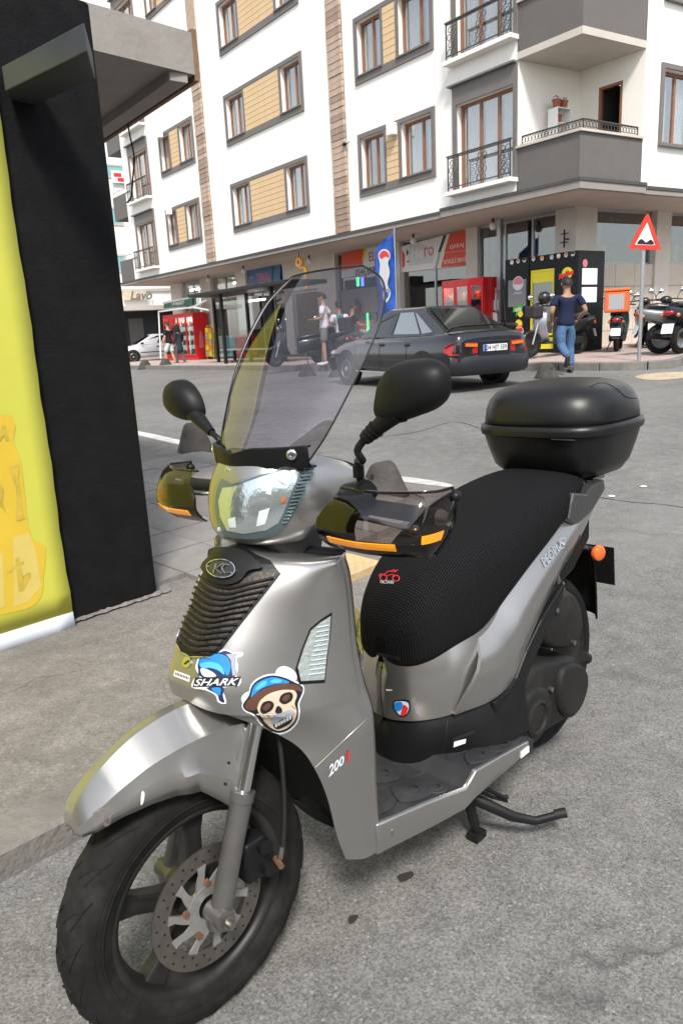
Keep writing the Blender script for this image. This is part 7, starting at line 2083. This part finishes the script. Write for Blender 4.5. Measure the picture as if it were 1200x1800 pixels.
# door handle posts of the shop beside the kiosk
dh = thing('shop_door', 'steel framed glass shop door with curved handles beside the kiosk', 'door', FRA @ Matrix.Translation((FA(880, 560, SO).x, SO, 0)))
dx0 = FA(872, 560, 1.6).x
dzb = gzA(dx0, 1.6)
MB().box((dx0, 1.6, dzb), (dx0 + .13, 1.72, ZC - .003)).build('post', 'metal_grey', dh, FRA)
MB().tube(cat([(dx0 + .06, 1.58, dzb + 1.0), (dx0 + .12, 1.45, dzb + 1.1), (dx0 + .12, 1.45, dzb + 1.5), (dx0 + .06, 1.58, dzb + 1.6)], 5), .025, 8).build('handle', 'metal_grey', dh, FRA, smooth=60)
# antenna-like cross on the pier
ax_ = FA(991, 420, SO - .35)
an = thing('wall_bracket', 'black cross shaped metal bracket on the corner column', 'bracket', FRA @ Matrix.Translation(ax_))
MB().tube([ax_ + V((0, 0, -.2)), ax_ + V((0, 0, .22))], .02, 6).tube([ax_ + V((-.11, 0, .12)), ax_ + V((.11, 0, .12))], .014, 6).tube([ax_ + V((-.11, 0, -.08)), ax_ + V((.11, 0, -.08))], .014, 6).tube([ax_ + V((0, 0, .0)), ax_ + V((0, .6, .0))], .02, 6).build('cross', 'metal_dark', an, FRA)
# goods inside the windows on the right, boxes on the sill
for (u, v, w, h, m, lb) in ((1041, 462, .3, .75, 'box_card', 'tall brown carton behind the glass next to the corner column'), (1052, 462, .12, .55, 'sign_panel', 'narrow white carton behind the shop glass'), (1080, 462, .7, .5, 'sign_green', 'dark green crate behind the shop glass'), (1062, 462, .10, 1.6, 'metal_dark', 'dark upright post behind the shop glass'), (1178, 462, .22, .6, 'fridge_yellow', 'yellow carton behind the glass right of the road sign'), (1190, 462, .4, .35, 'box_card', 'low brown carton behind the glass right of the road sign')):
    p = FRG.inverted() @ on_plane(u, v, PB0 + nB * .9, nB)
    o = MB().box((p.x - w / 2, .75, TZ - .3), (p.x + w / 2, 1.0, TZ + h)).build('stored_box', m, None, FRG, bevel=.01)
    tag(o, lb, 'box')
for (u, v, r, lb) in ((955, 488, .3, 'brown carton tilted behind the glass over the yellow cooler door'), (938, 492, -.2, 'brown carton behind the glass over the left kiosk cabinet')):
    p = FA(u, v, SO + .9)
    o = MB().cbox((0, 0, 0), (.8, .4, .5)).build('stored_box', 'box_card', None, FRA @ Matrix.Translation((p.x, SO + 1.0, p.z)) @ Matrix.Rotation(r, 4, 'Y'), bevel=.01)
    tag(o, lb, 'box')
# ================================================================== bus shelter
BO = -1.55
bx0, bx1 = FA(352, 520, BO).x, FA(505, 505, BO).x
bzr = FA(440, 508, BO).z; bzg = gzA((bx0 + bx1) / 2, BO)
bus = thing('bus_shelter', 'dark steel bus shelter with flat roof, glass back and bench', 'bus shelter', FRA @ Matrix.Translation(((bx0 + bx1) / 2, BO, bzg)))
MB().box((bx0 - .5, BO - .25, bzr - .02), (bx1 + .3, BO + 1.25, bzr + .10)).build('roof', 'metal_dark', bus, FRA, bevel=.02)
for u in (378, 391, 436, 480):
    x = FA(u, 560, BO + (.9 if u in (378, 436) else .1)).x
    yy = BO + (.9 if u in (378, 436) else .1)
    MB().box((x - .05, yy - .05, gzA(x, yy)), (x + .05, yy + .05, bzr - .021)).build('post', 'metal_dark', bus, FRA)
MB().box((FA(378, 560, BO + .9).x + .06, BO + .9, bzg + .3), (FA(436, 560, BO + .9).x - .06, BO + .912, bzr - .2)).build('back_glass', 'shop_glass', bus, FRA)
be = MB().box((bx0 + .3, BO + .45, bzg + .43), (bx1 - .8, BO + .85, bzg + .48)).build('bench', 'metal_grey', bus, FRA)
for x in (bx0 + 1.0, bx1 - 1.4): MB().tube([(x, BO + .65, bzg), (x, BO + .65, bzg + .43)], .06, 10).lathe([(.001, .0), (.18, .0), (.16, .05), (.001, .05)], (x, BO + .65, bzg), (0, 0, 1), 14).build('bench_leg', 'metal_dark', be, FRA, smooth=50)
MB().tube([(FA(453, 500, BO + 1.5).x, BO + 1.0, bzr - .28), (FA(486, 500, BO + 1.5).x, BO + 1.0, bzr - .28)], .03, 8).build('tube_lamp', 'tube_light', bus, FRA)
for (u, v) in ((395, 540), (425, 535), (345, 545)):
    pt = FA(u, v, SO + 1.6)
    lt = thing('ceiling_light', {395: 'lit fluorescent tube inside the shop behind the bus shelter post', 425: 'lit fluorescent tube inside the shop behind the white notice board', 345: 'lit fluorescent tube inside the market behind the red coolers'}[u], 'light', FRA @ Matrix.Translation((pt.x, SO + 1.6, ZC - .1)))
    MB().box((pt.x - .65, SO + 1.56, ZC - .16), (pt.x + .65, SO + 1.64, ZC - .08)).build('housing', 'white_paint', lt, FRA)
    MB().tube([(pt.x - .6, SO + 1.6, ZC - .2), (pt.x + .6, SO + 1.6, ZC - .2)], .03, 8).build('tube', mat('shop_tube', (.9, .9, .9), .4, emit=((1, .97, .9), 25.0)), lt, FRA)
# shop window goods behind the shelter
for (u0, u1, v0, v1, m, lb) in ((372, 384, 575, 628, 'goods_bright', 'colourful goods shelf in the shop window behind the bus shelter'), (386, 398, 590, 628, 'paper', 'white cartons in the shop window behind the bus shelter'), (400, 416, 592, 626, 'poster_teal', 'teal poster panel in the shop window behind the bus shelter'), (417, 440, 588, 626, 'coke_red', 'red counter panel in the shop window behind the bus shelter'), (424, 444, 520, 580, 'sign_panel', 'white notice board in the shop window behind the bus shelter')):
    a, c = FA(u0, v1, SO - .2), FA(u1, v0, SO - .2)
    o = MB().box((a.x, SO - .25, max(a.z, gzA(a.x))), (c.x, SO + .1, c.z)).build('shop_display', m, None, FRA); tag(o, lb, 'display')
# things seen through the windscreen: dark doorway awning with lit strips, punch-ball, poster
aw0 = 1.3
a, c = FA(600, 545, aw0), FA(662, 515, aw0)
gm_ = thing('arcade_kiosk', 'grey arcade booth with green and blue light strips and a punch ball', 'arcade booth', FRA @ Matrix.Translation((a.x, aw0, gzA(a.x, aw0))))
zk = gzA(a.x, aw0)
MB().box((a.x, aw0, FA(640, 536, aw0).z - .25), (c.x, aw0 + .7, FA(640, 500, aw0).z - .1)).build('canopy', 'trim_grey', gm_, FRA, bevel=.03)
MB().box((a.x + .1, aw0 + .1, FA(640, 500, aw0).z - .099), (c.x, aw0 + .6, FA(640, 488, aw0).z)).build('header', 'metal_dark', gm_, FRA)
MB().box((a.x + .05, aw0 + .4, zk), (FA(627, 560, aw0).x, aw0 + .62, FA(640, 536, aw0).z - .26)).build('body', 'steel_door', gm_, FRA)
for (u, m) in ((629, 'led_green'), (637, 'led_blue')):
    p, q = FA(u, 503, aw0 - .02), FA(u, 488, aw0 - .02); MB().box((p.x - .06, aw0 - .03, p.z), (p.x + .06, aw0 - .01, q.z)).build('light_strip', m, gm_, FRA)
p = FA(631, 530, aw0); MB().box((p.x - .03, aw0 + .30, zk + .3), (p.x + .03, aw0 + .34, p.z)).build('light_strip', 'led_green', gm_, FRA)
p = FA(627, 546, aw0 - .1)
MB().lathe([(.02, .38), (.06, .34), (.12, .18), (.15, .05), (.13, -.06), (.06, -.12), (.001, -.13)], p, (0, 0, 1), 16).build('punch_ball', mat('leather_red', (.16, .03, .025), .4), gm_, FRA, smooth=60)
a2, c2 = FA(633, 598, aw0 + .35), FA(654, 562, aw0 + .35)
po = MB().box((a2.x, aw0 + .35, a2.z - .3), (c2.x, aw0 + .38, c2.z)).build('poster', 'sign_panel', gm_, FRA); MB().box((a2.x, aw0 + .345, c2.z - .28), (c2.x, aw0 + .349, c2.z)).build('poster_band', 'coke_red', po, FRA)
MB().box((c.x - .2, aw0 + .2, zk), (c.x, aw0 + .6, FA(640, 536, aw0).z - .26)).build('side_post', 'trim_light', gm_, FRA)
# ================================================================== loggia shelf with flower pots, outdoor gear
zl0 = ZF + .14
pf = A(LG - .12, 0) + dB * 1.05
sf = frame_xy((pf.x, pf.y, zl0), dB)
shf = thing('plant_shelf', 'white shelf unit with pots standing on the corner balcony', 'shelf', sf)
b = MB()
for x in (-.22, .20): b.box((x, -.28, 0), (x + .02, -.0, 1.78))
for z in (.4, .95, 1.45, 1.76): b.box((-.2, -.28, z), (.2, 0, z + .02))
b.build('frame', 'white_paint', shf, sf)
for (x, z, m, lb) in ((-.1, 1.781, 'terracotta', 'terracotta flower pot on top of the white balcony shelf'), (.12, 1.781, 'terracotta', 'second terracotta flower pot on top of the white balcony shelf'), (-.05, 1.471, 'terracotta', 'terracotta pot on the upper board of the white balcony shelf')):
    fr_ = sf @ Matrix.Translation((x, -.14, z))
    o = MB().lathe([(.001, 0), (.07, 0), (.095, .15), (.105, .155), (.105, .18), (.09, .18), (.085, .15), (.001, .15)], (0, 0, 0), (0, 0, 1), 14).build('flower_pot', m, None, fr_, smooth=40); tag(o, lb, 'flower pot')
    lf = MB()
    for k in range(26):
        a = random.uniform(0, 2 * pi); r = random.uniform(.02, .09); h = random.uniform(.16, .26)
        c = V((r * cos(a), r * sin(a), h)); d = V((cos(a), sin(a), random.uniform(-.3, .6))).normalized() * .035; s_ = V((-sin(a), cos(a), 0)) * .014
        lf.add([c - d, c + s_, c + d, c - s_], [(0, 1, 2, 3)])
    lf.build('foliage', 'leaf', o, fr_)['kind'] = 'stuff'
# floodlight arms on the facade
for (u, v) in ((610, 253),):
    p = FA(u, v, -.04); fx_ = thing('wall_lamp', 'small dark lamp on a thin arm beside the brown stripe', 'lamp', FRA @ Matrix.Translation(p))
    MB().sphere(p + V((-.05, -.06, 0)), (.09, .06, .05), 10, 6).tube([p, p + V((.35, -.2, -.03))], .012, 6).build('lamp_head', 'metal_dark', fx_, FRA)
for (u, v) in ((285, 236), (693, 228), (301, 371)):
    p = FA(u, v, -.05); o = MB().cbox((0, -.1, 0), (.26, .18, .3)).build('wall_box', 'white_paint', None, FRA @ Matrix.Translation(p), bevel=.02); tag(o, {285: 'white box fixed beside the second floor window near the end of the block', 693: 'white sensor box between the two windows beside the french door', 301: 'white box fixed beside the first floor window near the end of the block'}[u], 'wall box')
# ================================================================== parked scooters
mat('sc_black', (.015, .015, .017), .35, coat=.4); mat('sc_grey', (.16, .17, .18), .35, metal=.4, coat=.4); mat('sc_teal', (.06, .09, .10), .35, metal=.3, coat=.4); mat('sc_orange', (.70, .13, .03), .55, var=.08, vscale=8); mat('sc_red', (.4, .02, .02), .3, coat=.5); mat('sc_silver', (.34, .35, .37), .35, metal=.6, coat=.4)
mat('box_grey', (.33, .33, .34), .6)
def small_scooter(label, p, ang, body, seat='sc_black', box=None, plate=True, scale=1.0, basket=False, group='parked scooters', panel=None):
    fr = Matrix.Translation(p) @ Matrix.Rotation(ang, 4, 'Z') @ Matrix.Scale(scale, 4)
    o = thing('parked_scooter', label, 'scooter', fr, group)
    def P(mb, n, m, par=None, **k): return mb.build(n, m, par or o, fr, **k)
    for x in (.0, 1.28):
        t = P(MB().lathe([(.17, -.04), (.21, -.055), (.25, -.045), (.265, 0), (.25, .045), (.21, .055), (.17, .04)], (x, 0, .265), (0, 1, 0), 28), 'tyre', 'tyre', smooth=50)
        P(MB().lathe([(.175, -.03), (.16, -.02), (.06, -.03), (.001, -.035), (.001, .035), (.06, .03), (.16, .02), (.175, .03)], (x, 0, .265), (0, 1, 0), 20), 'rim', 'alloy' if body != 'sc_black' else 'wheel_black', t, smooth=40)
    P(MB().tube([(1.28, .07, .265), (1.12, .06, .72)], .02, 8).tube([(1.28, -.07, .265), (1.12, -.06, .72)], .02, 8), 'fork', 'metal_grey', smooth=60)
    rr = []
    for i in range(8):
        a = radians(20 + i * 18); rr.append([V((1.28 + .30 * cos(a), y, .265 + .30 * sin(a) - abs(y) * .6)) for y in (-.07, -.04, 0, .04, .07)])
    P(MB().grid(rr), 'front_mudguard', body, smooth=60, solid=.006)
    rows = []
    for z, x, w in ((.30, .98, .16), (.45, 1.06, .19), (.65, 1.13, .21), (.85, 1.10, .19), (.98, 1.05, .13)):
        rows.append(cat([V((x - .10, -w, z)), V((x, -w * .5, z)), V((x + .04, 0, z)), V((x, w * .5, z)), V((x - .10, w, z))], 4))
    P(MB().grid(rows), 'apron', panel or body, smooth=60, solid=.02)
    P(MB().box((.45, -.16, .26), (1.0, .16, .31)), 'footboard', 'sc_black', bevel=.02)
    rr = []
    for x, w, z0, z1 in ((.62, .08, .32, .68), (.5, .14, .32, .72), (.2, .17, .42, .75), (-.1, .16, .52, .78), (-.35, .11, .62, .80), (-.45, .05, .68, .79)):
        rr.append([V((x, w * math.copysign(abs(cos(t)) ** .7, cos(t)), (z0 + z1) / 2 + (z1 - z0) / 2 * math.copysign(abs(sin(t)) ** .7, sin(t)))) for t in [2 * pi * i / 18 for i in range(18)]])
    P(MB().loft(rr), 'rear_body', body, smooth=50)
    rr = []
    for x, w, z0, z1 in ((.64, .06, .68, .74), (.55, .13, .69, .80), (.2, .16, .73, .84), (-.1, .15, .77, .88), (-.25, .1, .79, .86)):
        rr.append([V((x, w * math.copysign(abs(cos(t)) ** .7, cos(t)), (z0 + z1) / 2 + (z1 - z0) / 2 * math.copysign(abs(sin(t)) ** .8, sin(t)))) for t in [2 * pi * i / 18 for i in range(18)]])
    P(MB().loft(rr), 'seat', seat, smooth=50)
    P(MB().box((-.05, .08, .22), (.42, .17, .38)), 'engine', 'engine_grey', bevel=.04)
    P(MB().tube([(.3, -.14, .25), (-.25, -.17, .33)], [.04, .055], 10), 'muffler', 'metal_dark', smooth=60)
    P(MB().tube(cat([(1.0, -.33, 1.02), (1.05, -.12, 1.04), (1.06, 0, 1.0), (1.05, .12, 1.04), (1.0, .33, 1.02)], 4), .016, 8), 'handlebar', 'sc_black', smooth=60)
    P(MB().sphere((1.08, 0, 1.02), (.09, .13, .09), 12, 8), 'headlamp_housing', body, smooth=180); P(MB().sphere((1.14, 0, 1.01), (.04, .08, .055), 10, 8), 'headlamp', 'headlamp', smooth=180)
    for s in (1, -1):
        m1 = P(MB().tube(cat([(1.03, .22 * s, 1.03), (1.04, .26 * s, 1.15), (1.02, .32 * s, 1.2)], 4), .008, 6), 'mirror_stalk', 'sc_black', smooth=60)
        P(MB().sphere((1.02, .34 * s, 1.23), (.02, .075, .05), 12, 8), 'mirror', 'mirror_glass', m1, smooth=180)
        P(MB().sphere((-.36, .14 * s, .66), .035, 8, 6), 'indicator', 'tail_orange', smooth=180)
    P(MB().sphere((-.42, 0, .70), (.05, .1, .05), 10, 6), 'tail_lamp', 'tail_red', smooth=180)
    P(MB().prism([V((-.30, y, .62)) for y in (-.09, .09)] + [V((-.44, y, .30)) for y in (.08, -.08)], (.012, 0, .01)), 'rear_mudguard', 'sc_black')
    if plate:
        pl_ = P(MB().prism([V((-.40, -.1, .52)), V((-.40, .1, .52)), V((-.455, .1, .36)), V((-.455, -.1, .36))], (-.008, 0, 0)), 'number_plate', 'plate_white')
        for r in range(2):
            vs_, fs_ = text_geo(('34 KCP', '172')[r], .065, 0, 'CENTER', 0, .001)
            MB().add([(-.419 - (r * .02) + z * .3, -x, .47 - r * .07 + z) for x, y, z in vs_], fs_).build('plate_lettering', 'ink_black', pl_, fr)
    P(MB().tube([(.45, .14, .25), (.42, .24, .02)], .012, 6), 'side_stand', 'metal_dark')
    if box:
        b0 = P(MB().box((-.55, -.25, .86), (.0, .25, 1.30)), 'delivery_box', box, bevel=.03)
        P(MB().box((-.57, -.27, 1.301), (.02, .27, 1.36)), 'box_lid', box, b0, bevel=.02); P(MB().box((-.556, -.16, .92), (-.551, .16, 1.24)), 'box_patch', 'box_grey', b0); P(MB().box((-.5, .251, .92), (-.1, .256, 1.24)), 'box_patch', 'box_grey', b0)
        P(MB().tube([(-.1, .1, .8), (-.45, .1, .84), (-.45, -.1, .84), (-.1, -.1, .8)], .012, 6), 'rack', 'metal_dark')
    if basket:
        P(MB().box((1.06, -.16, .80), (1.32, .16, 1.05)), 'front_pannier', 'bag_dark', bevel=.04); P(MB().sphere((1.0, .1, 1.2), (.15, .13, .13), 12, 8), 'helmet', 'sc_black', smooth=180)
    return o
def sgp(u, v): return gp(u, v, FH)
small_scooter('black scooter with a helmet and panniers parked across the kiosk behind the man in navy', sgp(1013, 622), radians(205), 'sc_black', basket=True, panel='sc_silver', scale=1.05)
small_scooter('dark teal delivery scooter with a bright orange box parked by the tiled wall', sgp(1082, 618), radians(66), 'sc_teal', box='sc_orange', scale=1.0)
small_scooter('grey maxi scooter parked beside the road sign pole', sgp(1158, 622) , radians(-5), 'sc_grey', scale=1.15)
small_scooter('blue black scooter with a red stripe parked beyond the road sign', sgp(1192, 622), radians(38), 'cloth_dark', panel='sc_red', scale=1.15)
small_scooter('dark grey scooter parked close to the white column behind the road sign', sgp(1140, 611), radians(75), 'sc_black', scale=1.05, panel='sc_grey')
small_scooter('black scooter standing against the tiled dado beyond the red striped scooter', sgp(1188, 610), radians(80), 'sc_black', scale=1.05)
small_scooter('black scooter with silver wheels parked by the man in white, seen through the windscreen', sgp(563, 640), radians(200), 'sc_black', scale=1.0)
small_scooter('dark scooter carrying the rider with the bag, seen through the windscreen', V((rd_.x, rd_.y, rd_.z)) + V((.1, -.35, 0)), radians(115), 'sc_black', scale=1.0)
# ================================================================== far building on the left, garage, tree
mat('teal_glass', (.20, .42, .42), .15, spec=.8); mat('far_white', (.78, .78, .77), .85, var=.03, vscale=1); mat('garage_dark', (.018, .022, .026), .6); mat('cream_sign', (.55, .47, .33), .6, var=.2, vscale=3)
fb0 = at_y(361, 640, 52); fb1 = at_y(100, 640, 47)
fdir = (fb0 - fb1); fdir.z = 0
FFR = frame_xy((fb1.x, fb1.y, gz(fb1.x, fb1.y) + .1), fdir)
FL = fdir.length
fbld = thing('far_building', 'white far building with teal windows over a dark garage front', 'building', FFR)
FFI = FFR.inverted()
def FP_(u, v):
    n = V((-fdir.y, fdir.x, 0)).normalized(); return FFI @ on_plane(u, v, fb1, n)
gt = FP_(280, 541).z
MB().box((-14, 0, gt), (FL, 9, 24)).build('wall', 'far_white', fbld, FFR)
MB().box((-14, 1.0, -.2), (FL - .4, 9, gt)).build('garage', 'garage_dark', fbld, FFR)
MB().box((FL - .4, 0, -.2), (FL, 9, gt)).build('corner_pier', 'far_white', fbld, FFR)
MB().box((-14, -1.0, gt - .15), (FL + .1, .3, gt + .12)).build('garage_canopy', 'trim_light', fbld, FFR)
MB().box((-14, -.12, FP_(280, 512).z), (FL, -.001, FP_(280, 507).z)).build('ledge', 'trim_light', fbld, FFR)
for (u0, u1, v0, v1) in ((180, 218, 290, 312), (180, 214, 365, 396), (180, 220, 447, 480), (180, 216, 200, 235), (180, 216, 110, 150)):
    a, c = FP_(u0, v1), FP_(u1, v0)
    b = MB(); ring_trim(b, a.x, c.x, a.z, c.z, .12, -.06, -.001); w = b.build('window', 'trim_light', fbld, FFR)
    MB().box((a.x + .121, -.03, a.z + .121), (c.x - .121, -.01, c.z - .121)).build('pane', 'teal_glass', w, FFR)
a, c = FP_(224, 528), FP_(255, 513)
cs = MB().box((a.x - .3, -.3, a.z), (c.x, -.12, c.z)).build('shop_sign', 'cream_sign', None, FFR); tag(cs, 'cream shop sign with dark script above the dark garage', 'sign')
vs_, fs_ = text_geo('Lavo', .75, 0, 'CENTER', .3, .02)
MB().add([(x + (a.x + c.x) / 2 + .2, -.31, z + (a.z + c.z) / 2) for x, y, z in vs_], fs_).build('sign_lettering', 'trim_grey', cs, FFR)
a, c = FP_(196, 322), FP_(235, 303)
rb = MB().box((a.x, -.2, a.z), (c.x, -.15, c.z)).build('rent_banner', 'sign_panel', None, FFR); tag(rb, 'white banner with red lettering hung on the far white building', 'banner')
for (k, (dx, dz)) in enumerate(((.1, .5), (.55, .52), (.25, .12), (.62, .14))):
    w = c.x - a.x; h = c.z - a.z
    MB().box((a.x + w * dx, -.215, a.z + h * dz), (a.x + w * (dx + .32), -.201, a.z + h * (dz + .3))).build('banner_print', 'ink_red', rb, FFR)
for (x0_, x1_) in ((FP_(236, 590).x, FP_(262, 590).x),):
    MB().box((x0_, .95, -.1), (x1_, .99, gt - .6)).build('garage_door', 'steel_door', fbld, FFR)
# tree showing between the two buildings
tpos = at_y(305, 560, 56)
tr = thing('tree', 'dark green leafy tree between the far building and the apartment block', 'tree', Matrix.Translation((tpos.x, tpos.y, gz(0, 50))))
MB().tube(cat([(0, 0, 0), (.1, 0, 1.5), (0, .1, 3.0), (.2, 0, 4.5)], 4), [.22 - .012 * i for i in range(13)], 8).tube([(0, .1, 2.6), (.8, .2, 4.2)], [.1, .04], 6).tube([(.05, .05, 2.8), (-.9, -.1, 4.4)], [.1, .04], 6).build('trunk', mat('bark', (.09, .065, .045), .9, var=.3), tr, tr.matrix_basis, smooth=60)
lf = MB()
for k in range(2600):
    while True:
        q = V((random.uniform(-1, 1), random.uniform(-1, 1), random.uniform(-1, 1)))
        if q.length < 1: break
    cl = random.choice(((0, 0, 4.6, 1.5), (.9, .2, 4.2, 1.2), (-.9, 0, 4.4, 1.2), (.2, .2, 5.6, 1.2), (-.3, -.3, 3.6, 1.1)))
    c = V(cl[:3]) + q * cl[3]
    d = V((random.uniform(-1, 1), random.uniform(-1, 1), random.uniform(-1, 1))).normalized() * .13; s_ = d.cross(V((random.uniform(-1, 1), random.uniform(-1, 1), 1))).normalized() * .055
    lf.add([c - d, c + s_, c + d, c - s_], [(0, 1, 2, 3)])
lf.build('crown', 'leaf', tr, tr.matrix_basis)
# wooden stump table and low wooden plank by the far kerb
p = sgp(236, 631); o = MB().lathe([(.001, 0), (.3, 0), (.27, .25), (.31, .5), (.001, .5)], (0, 0, 0), (0, 0, 1), 10).build('wooden_barrel', 'box_card', None, Matrix.Translation(p), smooth=40); tag(o, 'small brown wooden barrel on the pavement beside the white hatchback', 'barrel')
# litter on the road
for (u, v) in ((1130, 855), (1074, 872), (905, 838)):
    p = gp(u, v, .008); o = MB().sphere((0, 0, 0), (.03, .022, .008), 7, 4).build('litter', 'paper', None, Matrix.Translation(p)); tag(o, 'scrap of white paper litter lying on the asphalt road', 'litter', 'paper scraps on the road')

# ================================================================== unseen houses added behind and beside the camera for reflections in the paint
mat('stucco_beige', (.46, .41, .34), .85, var=.08, vscale=1.5); mat('stucco_grey', (.40, .40, .39), .85, var=.08, vscale=1.5)
def plain_house(label, o, xdir, length, height, m, depth=9):
    fr = frame_xy(o, xdir)
    h = thing('reflection_house', label, 'building', fr)
    MB().box((0, 0, -.3), (length, depth, height)).build('wall', m, h, fr)
    MB().box((-.3, -.4, height), (length + .3, depth, height + .35)).build('roof', 'soffit', h, fr)
    nfl = int((height - .5) / 2.9); n = int(length / 2.6)
    for f in range(nfl):
        for k in range(n):
            x = .7 + k * 2.6; z = .9 + f * 2.9
            b = MB(); ring_trim(b, x, x + 1.4, z, z + 1.5, .09, -.06, -.002); w = b.build('window', 'trim_grey', h, fr)
            MB().box((x + .091, -.04, z + .091), (x + 1.309, -.02, z + 1.409)).build('pane', 'car_glass', w, fr)
        MB().box((0, -.12, f * 2.9 + 2.75), (length, -.001, f * 2.9 + 2.9)).build('ledge', 'trim_light', h, fr)
plain_house('unseen beige stucco house added behind the camera for reflections', (15, -13, 0), (-1, .05, 0), 34, 6.2, 'stucco_beige')
plain_house('unseen grey stucco house added at the far right for reflections', (17, -9, .2), (.05, 1, 0), 20, 11.4, 'stucco_grey') if False else plain_house('unseen grey stucco house added along the right side for reflections', (18, 11, .3), (-.05, -1, 0), 20, 6.2, 'stucco_grey')
